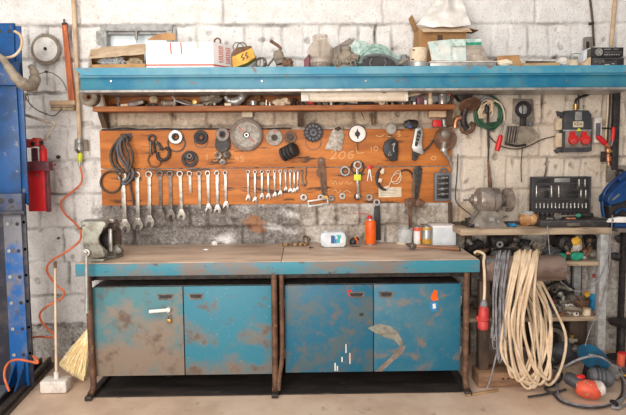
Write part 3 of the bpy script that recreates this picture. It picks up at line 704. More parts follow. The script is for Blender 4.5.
# hook tool, chain wrench, rusty bars
t = T('angled_hook', 'thin dark angled hook rod at the top of the lower board', 'hook'); b = t.part('rod', 'iron_dark'); b.ptube([(400.5, 171.5), (404, 170), (408.5, 170.3), (411.5, 173), (413, 177.5)], .9, YH-.010, n=8)
t = T('chain_wrench', 'dark chain wrench with square brown head hung beside the grey bit holder', 'wrench')
b = t.part('handle', 'iron_dark'); b.prism([(415.4, 166.5), (420, 165.8), (422.4, 169), (421.5, 178), (418.2, 199), (414.6, 198.5), (415.6, 184), (414.2, 171)], YH-.022, .014, .003)
for i in range(9):
    u = i/8; b = t.part('chain_link', 'iron'); c = P(414.2+.3*math.sin(i)+u*-1.2, 169+u*27, YH-.014); b.lathe(c, V(0, -1, 0), [(-.004, .012), (.006, .012), (.006, .004), (-.004, .004)], 10, True)
b = t.part('head', 'rust'); b.pbox(415.5, 199.5, 424, 207, YH-.034, .026, .003, 33)
t = T('rusty_clamp_bar', 'rusty upright clamp bar reaching below the boards towards the tins', 'bar')
b = t.part('bar', 'rust'); b.prism([(409.3, 198), (411.8, 198), (412.6, 205), (411.6, 235), (409, 235), (408.6, 207)], YH-.03, .012, .001)
b = t.part('jaw', 'rust'); b.prism([(405, 199.5), (414.5, 198.5), (416, 201), (415.4, 207), (412, 208), (405.4, 206.5)], YH-.038, .02, .003)
b = t.part('pin', 'iron'); c = P(410, 203, YH-.038); b.cyl(c, c+V(0, -.012, 0), .012)
t = T('file', 'black flat file with a tapered tang hung below the board behind the orange can', 'file')
b = t.part('blade', 'black'); b.prism([(374, 207.5), (380, 207), (381, 240), (374.8, 240.4)], YH-.016, .012, .001)
b = t.part('eyelet', 'alu', 'pale ring eyelet'); b.ring(376.6, 202.3, YH-.012, 3.6, 1.7, .01, 20); b = t.part('tang', 'iron_dark'); b.prism([(375.2, 205.8), (379.4, 205.4), (379.6, 208), (374.6, 208.5)], YH-.0135, .008)
# grey bit holder
t = T('bit_holder', 'grey plastic holder with four chrome bits hung at the end of the lower board', 'tool holder')
b = t.part('tray', 'plastic_grey'); b.pbox(434.5, 172.5, 451.5, 201.2, YH-.036, .030, .006)
b = t.part('hang_loop', 'plastic_grey'); b.ptube([(440, 173), (440.6, 169.6), (443.4, 168.6), (446.4, 169.6), (447, 173)], 1, YH-.02, n=8)
b = t.part('recess', 'black'); b.pbox(437, 175.5, 449, 198.6, YH-.0375, .002, .0008)
for i, y in enumerate((178, 183.5, 188.8, 194.2)):
    b = t.part('chrome_bit', 'chrome'); k = sc(YH); a, c = P(438, y+.4, YH-.043), P(448, y-.4, YH-.043)
    b.axl(a, c, [(0, .006), (.25, .006), (.27, .013), (.62, .013), (.64, .007), (1, .007)])
t = T('strap', 'black flat strap hanging below the grey bit holder', 'strap'); b = t.part('band', 'wood_dark'); b.prism([(448, 202.5), (452.3, 202.5), (452.6, 224), (448.4, 224)], YH-.02, .008, .001)
# ------------------------------------------------------------------ belts and rings on the upper board
def belt(label, pts, w, m='belt', Y=-.075, closed=True):
    t = T('drive_belt', label, 'belt', 'worn drive belts hung at the end of the board'); b = t.part('band', m)
    b.ptube(pts, w, Y, n=8, closed=closed, flat=w*1.5, sub=7)
belt('outermost drive belt hanging in a long loop at the end of the upper board', [(122.5, 136), (116.5, 142), (111.8, 150), (110.8, 158), (113.5, 166), (119.5, 171.5), (123.6, 172), (118.5, 166.5), (115.2, 159), (115.4, 150), (119.4, 142)], 1.3, 'belt', -.068)
belt('widest drive belt hanging in a loop over the first spanners', [(124, 135), (120.4, 143), (121.5, 153), (127, 163), (133, 171), (132.3, 177.5), (126.5, 183.5), (122.6, 183), (128, 178), (129.3, 171.5), (123.5, 164), (118.2, 154), (118.4, 143)], 1.3, 'plastic_grey', -.094)
belt('drive belt loop nearest the bundle of shackles on the upper board', [(126, 136), (128.5, 145), (131.6, 152), (133, 160), (130, 168), (127.4, 172), (128.4, 163), (128.2, 155), (125.4, 147), (123.6, 139)], 1.2, 'belt', -.112)
belt('round drive belt ring hung over the ends of the lower board', [(111+10.4*math.cos(a), 182+10.6*math.sin(a)) for a in [2*PI*i/14 for i in range(14)]], 1.0, 'belt', -.07)
t = T('drive_belt', 'torn drive belt end dangling straight down between the first two spanners', 'belt', 'worn drive belts hung at the end of the board'); t.part('band', 'belt').ptube([(126, 172), (129.5, 182), (132, 195), (133.8, 206)], .9, -.078, n=8, flat=1.6)
t = T('hook_plate', 'dark iron hook plate from which the drive belts hang', 'hook')
b = t.part('plate', 'iron_dark'); b.prism([(120, 134), (131, 133), (132.5, 137), (130, 141), (126.5, 142.5), (122, 139)], YH-.008, .006, .001); b = t.part('peg', 'iron_dark'); c = P(125.5, 137.2, YH-.008); b.cyl(c, c+V(0, -.075, .004), .006)
nail(tl, 111, 172.5)
t = T('shackle_bundle', 'dark bundle of shackles and pins strapped together on the upper board', 'shackles')
b = t.part('top_ring', 'iron_dark'); b.ring(152.3, 138.5, YH-.004, 4.2, 2.2, .016, 18)
for i, (a, c) in enumerate((((150.5, 142), (150.8, 155)), ((153.5, 142), (155, 153)), ((156, 141.5), (160, 150)), ((158, 143), (163, 150)))):
    b = t.part('pin', ['iron', 'iron_dark'][i % 2]); b.axl(P(*a, YH-.014-.008*(i % 2)), P(*c, YH-.014-.008*(i % 2)), [(0, .012), (.15, .012), (.17, .009), (.85, .009), (.87, .013), (1, .010)])
b = t.part('shackle', 'iron_dark'); b.ptube([(157, 152), (158.5, 158.5), (163.5, 160), (168.3, 157), (169, 150.5), (165, 147.5)], 1.6, YH-.024, n=9)
b = t.part('shackle', 'rust'); b.ptube([(150, 154), (148, 160), (150.5, 165.5), (156, 167), (160.5, 163.5), (160.2, 157)], .7, YH-.012, n=8)
def hungdisc(name, label, cat, rings, group=None, px=0, py=0, nl=True):
    t = T(name, label, cat, group); Y = YH-.003
    for nm, m, x, y, ro, ri, y0, d in rings: b = t.part(nm, m); b.ring(x, y, Y-y0, ro, ri, d, 30)
    if nl: r_ = min(rings, key=lambda q: q[5]); nail(tb, r_[2], r_[3]-r_[5]*.25)
    return t
hungdisc('large_bearing', 'pale wide bearing with a dark hole over a thin ring on the upper board', 'bearing', [('outer_race', 'alu', 176, 137, 7.2, 3.4, .006, .022), ('inner_race', 'black', 176, 137, 3.3, 1.9, .006, .018)])
hungdisc('thin_ring', 'thin dark ring hanging behind the pale wide bearing', 'ring', [('ring', 'iron_dark', 176.5, 143, 9.2, 7.8, 0, .006)], nl=False)
hungdisc('seal_ring', 'dark oil seal with a thin ring below it on the upper board', 'seal', [('outer_seal', 'rubber', 201, 137.3, 7.0, 3.6, 0, .016), ('inner_seal', 'iron_dark', 201, 137, 3.5, 1.8, 0, .02), ('wire_ring', 'iron', 201, 141, 7.0, 6.3, .001, .005)])
hungdisc('pulley', 'dark grooved pulley hung low beside the pale wide bearing', 'pulley', [('rim', 'rubber', 190, 159, 8.2, 4.8, 0, .016), ('hub', 'iron_dark', 190, 157, 4.7, 2.2, .003, .02), ('sleeve', 'iron', 189.5, 156, 2.8, 1.3, .024, .01)])
hungdisc('brake_hub', 'dark two-step hub with red marks hanging beside the big grinding wheel', 'hub', [('flange', 'iron', 222.6, 134.5, 6.8, 3.0, .02, .012), ('core', 'black', 222.6, 134.5, 3.0, 1.4, .02, .014)])
t = THINGS[-1]
b = t.part('lower_barrel', 'iron_dark'); b.disc(223, 145, YH-.003, [(0, 7.6), (.016, 7.6), (.018, 6.4), (.024, 6.4)], 26)
b = t.part('barrel_neck', 'rubber'); b.disc(223, 141, YH-.003, [(0, 7.4), (.019, 7.2)], 26)
for dx in (-4.6, 4.4): b = t.part('paint_mark', 'red', 'red paint mark'); b.pbox(222.6+dx-1.3, 134.2, 222.6+dx+1.3, 135, YH-.0362, .001)
t = T('grinding_wheel', 'big grey grinding wheel with a red line across it on the upper board', 'grinding wheel')
b = t.part('wheel', 'disc_rim'); b.ring(246.5, 134.8, YH-.004, 16.2, 2.6, .03, 48)
b = t.part('paper_label', 'stone_disc'); b.ring(247, 134.6, YH-.0345, 12.6, 2.7, .0012, 40)
b = t.part('bush', 'black'); b.ring(246.5, 135, YH-.033, 3.4, 1.7, .006, 24); b = t.part('bush_liner', 'chrome'); b.ring(246.5, 135, YH-.036, 2.4, 1.3, .004, 20)
for q in (((238.5, 126.5), (244.3, 133)), ((249.5, 137.8), (254.5, 142.6))): b = t.part('red_line', 'red'); b.ptube([q[0], q[1]], .5, YH-.0362, n=5, flat=.1, smooth=False)
nail(tb, 246.5, 134.9)
t = T('sticky_note', 'pale yellow square of tape stuck on the stone above the big grinding wheel', 'note'); t.part('sheet', 'paper').pbox(242, 112, 252.6, 117, -.048, .002, 0, 2)
t = T('polishing_disc', 'pale grinding disc with a dark hub beside the big grinding wheel', 'disc')
b = t.part('disc', 'stone_disc'); b.ring(274.4, 137.4, YH-.003, 8.2, 2.4, .016, 32); b = t.part('hub', 'black'); b.ring(274.4, 137.6, YH-.019, 3.2, 1.3, .006, 20); nail(tb, 274.4, 136.8)
for q in ((273.9, 129.8, 274.7, 133.5), (274.6, 141.6, 275.3, 144.6)): b = t.part('red_line', 'red'); b.pbox(*q, YH-.0196, .0006)
t = T('gear_wheel', 'small dark toothed gear above the stack of dark rollers', 'gear')
b = t.part('gear', 'rust')
pts = []
for i in range(48):
    a = 2*PI*i/48; r = 6.6 if (i//2) % 2 else 5.7; pts.append((290.3+r*math.cos(a), 137.2+r*math.sin(a)))
b.prism(pts, YH-.02, .016); b = t.part('hub', 'iron_dark'); b.ring(290.3, 137, YH-.02, 3.2, 1.5, .008, 18); nail(tb, 290.3, 131.8)
t = T('roller_stack', 'tilted stack of dark rubber rollers hung on the upper board', 'rollers')
for i in range(4):
    b = t.part('roller', 'rubber'); b.lathe(P(284.2+i*3.2, 154.2-i*1.6, YH-.062-.006*i), V(.82, -.45, .35), [(-.011, .048), (-.009, .056), (.009, .056), (.011, .048)], 26)
b = t.part('roller_face', 'iron_dark'); b.lathe(P(294.6, 149.6, YH-.086), V(.82, -.45, .35), [(-.008, .05), (.012, .05), (.014, .03)], 26)
t = T('nut_cluster', 'cluster of three steel nuts wired together under the dark hub', 'nuts')
for i, (x, y, r, tt_) in enumerate(((219.5, 156, 4.0, (-.3, .3)), (226.5, 155.4, 4.0, (.35, .35)), (222.8, 161, 3.6, (.1, -.5)))):
    b = t.part('nut', ['grey_cast', 'iron', 'alu'][i]); b.disc(x, y, YH-.006, [(0, r*.75), (.004, r), (.022, r), (.026, r*.75), (.026, r*.42), (.010, r*.4)], 6, tilt=tt_)
t = T('abrasive_brush', 'black scalloped abrasive disc over a thin ring on the upper board', 'disc')
pts = [(313.3+(9.6+.6*math.sin(i*PI/2))*math.cos(2*PI*i/64), 132.3+(9.6+.6*math.sin(i*PI/2))*math.sin(2*PI*i/64)) for i in range(64)]
b = t.part('disc', 'rubber'); b.prism(pts, YH-.02, .012, .002); b = t.part('hub', 'plastic_grey'); b.ring(313.3, 132.5, YH-.019, 3.6, 1.4, .006, 22); nail(tb, 313.3, 124.6)
for i in range(12):
    a = 2*PI*i/12; c = P(313.3+6.8*math.cos(a), 132.3+6.8*math.sin(a), YH-.02); b = t.part('bristle_tuft', 'plastic_grey'); b.lathe(c, V(0, -1, 0), [(0, .012), (.005, .010), (.007, 0)], 8)
hungdisc('wire_ring', 'thin wire ring hanging beneath the black abrasive disc', 'ring', [('ring', 'iron', 313.3, 142, 8.0, 7.3, 0, .005)], nl=False)
t = T('parts_bag', 'crumpled clear plastic bag of small parts pinned to the upper board', 'bag')
rows = []
for j in range(9):
    v = j/8; r_ = []
    for i in range(8):
        u = i/7; x = 333+u*12-v*8+v*u*4+1.2*noise.noise(V(u*4, v*4, 1)); y = 128+v*21+u*5-u*v*3
        if j == 0: x = 337+u*5; y = 127.5+u*2
        r_.append(P(x, y, YH-.012-.022*math.sin(PI*u)*math.sin(PI*min(1, v*.95+.05))-.006*noise.noise(V(u*6, v*7, 3))))
    rows.append(r_)
b = t.part('bag', 'bag'); b.sheet(rows, .002)
b = t.part('contents', 'stone_disc'); b.prism([(338.5, 134), (342, 133), (343.5, 136.5), (340.5, 138.5)], YH-.009, .004); b = t.part('knot', 'wood_dark'); b.pblob(338, 129, YH-.014, 3, 2.2, .01, 4)
t = T('faced_disc', 'white disc with a dark key through its hub on the upper board', 'disc')
b = t.part('disc', 'white'); b.ring(357.4, 133.8, YH-.003, 8.2, 2.2, .014, 34); b = t.part('rim', 'iron_dark'); b.ring(357.4, 133.8, YH-.003, 8.8, 8.2, .012, 34)
b = t.part('hub', 'iron_dark'); b.ring(357.4, 134, YH-.017, 2.6, 1.1, .006, 18); b = t.part('key', 'black'); b.prism([(357.2, 128.2), (359.2, 134), (357.8, 139.4), (356, 134)], YH-.0245, .003); b = t.part('pin', 'iron_dark'); b.pbox(357, 139, 357.9, 150, YH-.012, .004)
t = T('hand_tool', 'dark moulded tool with pale markings hung beside the grey pistol-shaped tool', 'tool')
b = t.part('body', 'black'); b.prism([(389.5, 138.5), (394.5, 138), (398.2, 142.5), (398.4, 152), (397.5, 160.5), (392, 161.5), (386, 157), (382.8, 149.5), (385, 142)], YH-.034, .028, .006)
b = t.part('marking', 'alu', 'pale twin-loop mark'); b.ptube([(392, 145.2), (395, 143.4), (393.5, 148), (394, 152)], .7, YH-.036, n=6); b.ptube([(388.5, 155.5), (389.8, 151.5), (391.5, 155.2), (388.5, 155.5)], .5, YH-.036, n=6, smooth=False)
t = T('heat_gun', 'grey pistol-shaped hand tool with dark grip hung nose down on the upper board', 'tool')
b = t.part('body', 'alu'); b.prism([(415.5, 128.5), (420, 127.2), (422.8, 130), (423, 136), (421, 146), (424, 151), (423.6, 155), (413.5, 151.5), (412, 147)], YH-.044, .034, .006)
b = t.part('grip_panel', 'black'); b.prism([(417.4, 131), (420.4, 130), (421.2, 133), (417.2, 146.5), (414.6, 146)], YH-.0465, .003)
b = t.part('nozzle', 'iron_dark'); b.prism([(412.5, 151.3), (419.8, 153.6), (416, 161), (412.4, 160)], YH-.038, .022, .004)
for i in range(3): b = t.part('grip_rib', 'alu'); b.ptube([(417.2-i*.8, 134+i*3.4), (420.2-i*.8, 135+i*3.4)], .45, YH-.0468, n=6, smooth=False)
b = t.part('power_lead', 'rubber'); b.ptube([(423.5, 151), (428, 147.5), (433, 141), (437, 136)], .9, YH-.024, n=8)
# big brown funnel with bent pipe at the board's end
t = T('pipe_flange', 'brown metal dish with a bent grey pipe at the end of the upper board', 'flange')
b = t.part('dish', 'rust'); b.disc(445, 139, YH-.018, [(0, 11.4), (.012, 11.6), (.018, 11.0), (.012, 8), (.020, 4.5), (.026, 2)], 32, tilt=(.06, .05))
b = t.part('hub', 'grey_cast'); b.disc(445.5, 134.5, YH-.034, [(0, 5), (.012, 4.6), (.02, 3)], 22)
b = t.part('pipe', 'grey_cast'); b.ptube([(444.5, 142, YH-.04), (443.6, 148, YH-.045), (445, 153, YH-.045), (449, 158, YH-.04), (451.5, 165.5, YH-.034)], [2.6, 2.8, 2.6, 2.4, 1.8], n=12)
b = t.part('pipe_collar', 'alu'); k = sc(YH); c = P(443.7, 150, YH-.046); b.lathe(c, V(.1, 0, 1), [(-.012, 3.4*k), (.012, 3.4*k)], 16)
# on and over the stone strip between narrow shelf and board
t = T('motor_coil', 'black motor winding sitting on the edge of the upper board', 'motor')
b = t.part('winding', 'black'); b.pblob(411, 124, -.085, 7.5, 4.6, .028, 3, .22, 2.2); b = t.part('shaft', 'iron'); b.cyl(P(396, 124.6, -.085), P(405, 124, -.085), .006); b = t.part('label', 'label_navy'); b.pbox(408.5, 125.5, 411.5, 128, -.116, .004)
t = T('pale_cap', 'pale round cap standing on the upper board by the black motor winding', 'cap'); b = t.part('cap', 'stone_disc'); b.disc(391, 129, -.058, [(0, 4.6), (.012, 4.6), (.016, 3)], 22); b = t.part('rim', 'alu'); b.ring(391, 129, -.058, 5.2, 4.6, .01, 22)
t = T('red_box', 'small bright red box wedged above the brown dish', 'box'); b = t.part('box', 'red'); b.prism([(433.5, 120), (440, 119.4), (442, 122.5), (441.8, 126.6), (434, 127.2), (433, 124)], -.075, .035, .004); b = t.part('clip', 'alu'); b.prism([(442.6, 119.5), (446, 119), (447.6, 122.5), (446.5, 127), (443.4, 127)], -.07, .02, .003)
t = T('wood_block', 'cream wooden block fixed under the end of the narrow shelf', 'block'); b = t.part('block', 'card_pale'); b.pbox(429, 111, 454.5, 117.2, -.09, .06, .003)
t = T('copper_elbow', 'orange copper pipe elbow beside the end of the narrow shelf', 'pipe'); b = t.part('pipe', 'copper'); b.ptube([(455, 128), (455.5, 122), (457.5, 118.5), (461.5, 117)], 2.4, -.075, n=12); b = t.part('spout', 'cream'); b.ptube([(452.5, 116), (450.6, 119), (447.6, 121)], 1.2, -.07, n=8)
t = T('twig_bundle', 'two thin brown sticks hung on the stone strip', 'sticks')
for q in (((371.6, 112.5), (372.2, 125)), ((372.8, 113.5), (375.4, 124))): b = t.part('stick', 'rust'); b.ptube([q[0], q[1]], .8, -.046, n=7, smooth=False)
b = t.part('stick', 'rust'); b.ptube([(361, 112), (364.5, 120)], .45, -.046, n=6, smooth=False)
# ------------------------------------------------------------------ wall to the end of the boards
YV = -.055
t = T('belt_pulley', 'brown rusty pulley wheel seen at an angle hanging above the green hose coil', 'pulley')
b = t.part('wheel', 'rust'); b.lathe(P(469.5, 104.8, -.14), V(.05, -.62, -.78), [(-.008, .078), (.004, .084), (.010, .076), (.006, .055), (.010, .02), (.018, .016)], 30)
b = t.part('arm', 'iron_dark'); b.ptube([(466, 108, -.10), (463.5, 116, -.08), (464, 124, -.07), (467, 129, -.065)], 3.2, n=10)
b = t.part('hook', 'rust'); b.ptube([(461.5, 127, -.07), (463, 131.5, -.07), (468, 132.4, -.07), (472.5, 129.5, -.07), (473.5, 125, -.07), (470.5, 123, -.07)], 2.0, n=9)
b = t.part('wall_bracket', 'iron_dark'); b.prism([(455, 93), (474, 93), (471, 99), (461, 101)], -.12, .09, .003); b = t.part('pin', 'iron'); b.ptube([(466.5, 130), (467.3, 135.5)], .8, -.066, n=7, smooth=False)
t = T('garden_hose', 'coil of green hose hung on the wall beneath the blue shelf', 'hose')
b = t.part('hose', 'green_hose')
pts = []
for i in range(76):
    a = 2*PI*i/19+1; r = 15.2 - (i//19)*1.5 + .7*math.sin(i*1.7); pts.append((489+r*.98*math.cos(a), 113+r*1.05*math.sin(a), -.05-.012*((i//19) % 2)-.006*math.sin(i)))
b.ptube(pts, 1.15, n=7, sub=3)
t = T('rope_coil', 'small bundle of tan cord tied inside the green hose coil', 'rope')
b = t.part('cord', 'cord_cream'); pts = []
for i in range(60):
    a = 2*PI*i/12; r = 7.5+1.6*math.sin(i*.9); pts.append((486+r*.85*math.cos(a+.02*i), 109+r*math.sin(a), -.078-.012*math.sin(i*1.3)))
b.ptube(pts, .75, n=6, sub=3); b = t.part('tie', 'black'); b.pblob(487, 109.5, -.10, 2.2, 4.5, .012, 2); b = t.part('loose_end', 'cord_grey'); b.ptube([(480, 101, -.09), (486, 97, -.1), (492, 99, -.09)], 1.5, n=8)
t = T('black_cable', 'thin black cable drooping from the green hose to the power panel', 'cable')
t.part('cable', 'rubber').ptube([(487.6, 114, -.1), (487.8, 128, -.06), (489, 135, -.05), (495, 142, -.048), (505, 147.5, -.048), (518, 149, -.048), (530, 145.5, -.048), (542, 139.5, -.048), (556, 136, -.05)], .6, n=7)
t = T('hanging_strap', 'black strap hanging straight down below the green hose coil', 'strap'); b = t.part('strap', 'rubber'); b.ptube([(488, 112, -.094), (488.2, 126, -.066), (488.6, 146, -.045), (488.2, 166, -.045), (488.6, 184, -.045)], [1.4, 1.2, .9, .7], n=7)
t = T('screwdriver', 'red-handled screwdriver hanging blade upward beside the green hose', 'screwdriver')
b = t.part('handle', 'red'); b.axl(P(501, 135, -.10), P(496.8, 151, -.10), [(0, .010), (.08, .017), (.2, .019), (.85, .021), (.97, .019), (1, .012)]); b = t.part('blade', 'chrome'); b.axl(P(504.2, 121, -.10), P(501, 135.2, -.10), [(0, .005), (.06, .007), (1, .007)]); b = t.part('lanyard', 'cream'); b.ptube([(504.2, 121, -.10), (504, 112, -.10), (500.5, 104, -.10), (494, 100, -.10)], .8, n=7)
t = T('light_switch_box', 'black round switch fitting on a grey back plate with loose lead', 'switch')
b = t.part('back_plate', 'grey_cast'); b.prism([(513.5, 98.5), (533, 99), (535, 121), (530, 126), (513, 123)], -.032, .014, .002)
b = t.part('ring', 'black'); b.ring(522.5, 109.5, -.034, 8.2, 4.8, .03, 28); b = t.part('contact', 'alu'); b.pbox(518.6, 106, 526.8, 114.6, -.05, .014, .003); b = t.part('contact_gap', 'black'); b.pbox(522.2, 105.8, 523.2, 114.8, -.0525, .003)
b = t.part('neck', 'black'); b.pbox(520.5, 117, 526.5, 126, -.052, .018, .003); b = t.part('knob', 'plastic_grey'); b.disc(530.5, 124, -.034, [(0, 2.4), (.016, 2.4), (.02, 1.4)], 18)
t = T('scraper_wedge', 'tan metal wedge and dark plate fixed beneath the round switch', 'wedge')
b = t.part('wedge', 'khaki'); b.wprism([P(520, 126, -.05), P(531, 126.5, -.05), P(539.5, 135.5, -.11), P(524, 143, -.13), P(516.5, 142.5, -.10)], V(0, .018, 0))
b = t.part('plate', 'grey_cast'); b.prism([(508, 125.5), (520, 126.3), (516, 143.5), (505.4, 142.6)], -.06, .02, .002)
for i in range(4): b = t.part('fin', 'iron_dark'); b.prism([(508.8+i*2.6, 126), (509.8+i*2.6, 126), (507+i*2.6, 143), (506+i*2.6, 143)], -.068, .007)
b = t.part('base_bar', 'iron_dark'); b.ptube([(505, 143.6), (517, 146), (526, 144.6)], 1.2, -.06, n=8)
# power panel
t = T('power_distributor', 'grey power distribution panel with two red round sockets on the wall', 'power panel')
b = t.part('housing', 'plastic_dark'); b.prism([(564.5, 116), (567.5, 110.5), (588.6, 110.2), (591.8, 114.5), (592, 150.5), (589, 152), (563.5, 152.4)], -.10, .075, .004)
b = t.part('side_box', 'cream'); b.pbox(556.5, 118.4, 562.4, 130, -.07, .045, .006); b = t.part('side_box', 'cream'); b.pbox(556.2, 133, 562.2, 147.2, -.07, .045, .006)
b = t.part('socket_plate', 'grey_cast'); b.pbox(565.5, 130.2, 590.5, 147.6, -.106, .006, .002)
b = t.part('bus_bar', 'alu'); b.pbox(563.5, 129.6, 591.5, 131.2, -.112, .012, .002)
for i, px in enumerate((572.8, 584.6)):
    b = t.part('power_socket', 'red', 'red round socket'); b.disc(px, 139.8, -.106, [(0, 5.0), (.02, 4.8), (.022, 3.6), (.03, 3.2)], 24)
    c = t.part('socket_cover', 'red', under=b); c.prism([(px-2, 131.6), (px+2.2, 131.4), (px+2.8, 136), (px-2.8, 136)], -.125, .02, .003)
    c = t.part('plug_end', 'red_plug', 'pale pink plug', under=b); c.disc(px+.4, 141.6, -.134, [(0, 3.1), (.016, 3.1), (.020, 2.4)], 20)
b = t.part('meter', 'alu', 'grey hinged latch'); b.pbox(575.4, 111.5, 582, 120.5, -.106, .008, .002); b = t.part('label_plate', 'paper', 'rating plate'); b.pbox(573.2, 121.4, 583.4, 127.2, -.104, .005, .001)
t.text('КВА', 'black', P(578.3, 124.2, -.1045), .034, 'plate_lettering', th=.0006)
b = t.part('warning_tag', 'yellow_green'); b.prism([(576, 131), (579, 127.8), (581.6, 131)], -.1135, .003); b = t.part('lug', 'plastic_dark'); b.prism([(557.5, 111), (565, 113), (564.6, 117.5), (559, 116)], -.06, .03, .003); b = t.part('lug', 'plastic_dark'); b.prism([(555, 150), (560, 148), (563, 150), (557.5, 153.4)], -.06, .03, .003)
t = T('panel_cable', 'black cable running from the power panel up behind the blue shelf', 'cable')
t.part('gland', 'brass').ptube([(575.6, 110, -.07), (575.6, 104, -.07)], 2.2, n=12, smooth=False); t.part('cable', 'black').ptube([(575.6, 104, -.07), (576.5, 99.5, -.065), (582, 96.5, -.06), (588, 94.5, -.05), (590.4, 91, -.045), (590.6, 84, -.04)], 1.3, n=9)
t = T('conduit', 'thin black conduit straight up the wall above the power panel', 'conduit'); t.part('pipe', 'iron_dark').ptube([(578.6, 109, -.05), (578.6, 84, -.05)], .8, n=8, smooth=False)
t = T('switch_box', 'narrow white steel box with a grey slot beside the power panel', 'switch box')
b = t.part('box', 'white_dirty'); b.pbox(594.6, 117.5, 602, 142.6, -.075, .05, .003); b = t.part('slot', 'plastic_grey'); b.pbox(595.8, 123, 600.6, 137.5, -.078, .004, .001); b = t.part('lever', 'black'); b.ptube([(601.8, 128.2, -.06), (612, 128.4, -.06)], .9, n=8, smooth=False)
# ------------------------------------------------------------------ on top of the blue shelf
def crumple(px0, py0, px1, py1, Y, nx, ny, f, am, seed): 
    return [[P(px0+(px1-px0)*i/nx + f(i/nx, j/ny)[0], py0+(py1-py0)*j/ny + f(i/nx, j/ny)[1], Y + am*noise.noise(V(i/nx*5, j/ny*5, seed))) for i in range(nx+1)] for j in range(ny+1)]
YT = -.30
# open flat cardboard with silver bag
t = T('cardboard_tray', 'torn pale cardboard tray with open flaps beside the window frame', 'box', rest=ZS)
b = t.part('back_side', 'card'); b.prism([(90, 50), (144, 46.5), (144, 66), (91, 66)], -.16, .006)
b = t.part('side', 'card'); b.wprism([P(90.5, 52, -.36), P(90.5, 52, -.16), P(90.5, 66, -.16), P(91, 66, -.36)], V(.006, 0, 0))
b = t.part('front_side', 'card'); b.prism([(92, 62), (145.5, 61), (145.5, 66), (92, 66)], -.365, .006)
b = t.part('flap', 'card_pale'); rows = [[P(88+56*i/8+3*j/4, 55.5-i*.55-(10 if i > 1 else 9)*j/4-1.1*noise.noise(V(i*.7, j*.5, 2)), -.385+.16*j/4) for i in range(9)] for j in range(5)]; b.sheet(rows, .005)
t = T('silver_bag', 'crumpled silver plastic bag poking from the torn cardboard tray', 'bag', rest=ZS+.02)
b = t.part('bag', 'film'); b.pblob(108, 60, -.29, 9, 4.0, .03, 5, .4, 2.6); b.pblob(118.5, 59.4, -.29, 5, 4.6, .025, 8, .5, 2.4)
t = T('pink_rag', 'crumpled pinkish rag at the end of the torn cardboard tray', 'rag', rest=ZS+.012); b = t.part('rag', 'rag'); b.pblob(134, 61.4, -.29, 8, 4.2, .03, 12, .4, 2.6)
# white carton
t = T('carton', 'long white cardboard carton with red stripes and red print on its end', 'carton', rest=ZS)
c0 = PZ(146.5, -.37, ZS).x; c1 = PZ(213.5, -.37, ZS).x; zt = P(180, 40.2, -.37).z - (P(180, 66.5, -.37).z-ZS)
d0 = V(math.sin(.0), 1, 0)
b = t.part('carton_body', 'carton'); pts = [V(c0, -.37, ZS), V(c1, -.37, ZS), V(c1+.125, -.20, ZS), V(c0+.125, -.16, ZS)]
b.wprism(pts, V(0, 0, zt-ZS))
b = t.part('red_stripe', 'print_red'); z = ZS+.018
b.box((c0, -.3712, z), (c1, -.3702, z+.011)); 
e0, e1 = V(c1, -.37, 0), V(c1+.125, -.20, 0); en = V((e1-e0).y, -(e1-e0).x, 0).normalized()
def endpt(u, z, o=.0008): p = e0.lerp(e1, u)+en*o; return V(p.x, p.y, z)
b = t.part('red_stripe', 'print_red'); b.wprism([endpt(0, z), endpt(1, z), endpt(1, z+.011), endpt(0, z+.011)], en*.0008)
for px in (171, 181.5):
    b = t.part('red_bar', 'print_red'); x = PZ(px, -.37, ZS).x; b.wprism([V(x, -.3712, ZS+.10), V(x+.01, -.3712, ZS+.10), V(x+.004, -.3712, zt-.002), V(x-.006, -.3712, zt-.002)], V(0, .001, 0))
for i in range(3):
    for j in range(2):
        b = t.part('printed_figure', 'print_red'); u0 = .24+.34*j; z0 = ZS+.052+i*.04
        kx = [(0, 0), (.22, .004), (.22, .018), (.02, .016), (.02, .03), (.22, .03)]
        b.tube([endpt(u0+u, z0+v, .001) for u, v in kx], .0028, n=5, smooth=False)
b = t.part('top_flap', 'card', 'raised brown flap'); b.prism([(147, 40), (153, 36), (161, 33.6), (172, 32.6), (175.5, 36), (175.5, 40)], -.27, .005)
b = t.part('tape', 'film'); b.box((c0+.36, -.3714, zt-.05), (c0+.38, -.3704, zt))
t = T('shackle', 'small rusty shackle lying on the end of the striped carton', 'shackle', rest=zt+.001)
b = t.part('bow', 'rust'); b.ptube([(215, 39.5), (214.4, 35.5), (217, 33), (220, 34.6), (220, 39)], .8, -.24, n=8); b = t.part('pin', 'rust'); b.ptube([(213.5, 39), (222, 39)], .9, -.24, n=8, smooth=False)
# yellow motor box
t = T('battery_charger', 'yellow rusty metal box tipped on its edge beside the striped carton', 'box', rest=ZS)
b = t.part('body', 'yellow'); b.prism([(232.5, 66), (231.8, 54), (251.5, 44.5), (256, 54.5), (247, 60)], -.33, .12, .006)
b = t.part('end_plate', 'rust'); b.prism([(231.6, 66), (230.8, 51), (236, 44.5), (251, 42.8), (251.5, 44.8), (232.2, 54), (232.7, 66)], -.30, .09, .004)
b = t.part('handle', 'iron'); b.ptube([(237, 45), (238, 41.5), (241, 39.8), (245, 41), (247, 44)], .6, -.26, n=7); b = t.part('loose_wire', 'iron_dark'); b.ptube([(234, 47), (233, 43), (237, 39.5), (242, 42), (243.5, 45)], .4, -.24, n=6)
for q in (((243, 51), (241.5, 54.5), (244.2, 55), (242.6, 57.6)), ((247, 49.4), (245.6, 52.5), (248, 53.5), (246.6, 55.6))): b = t.part('stencil_mark', 'rust'); b.ptube(q, .6, -.3312, n=5, flat=.1)
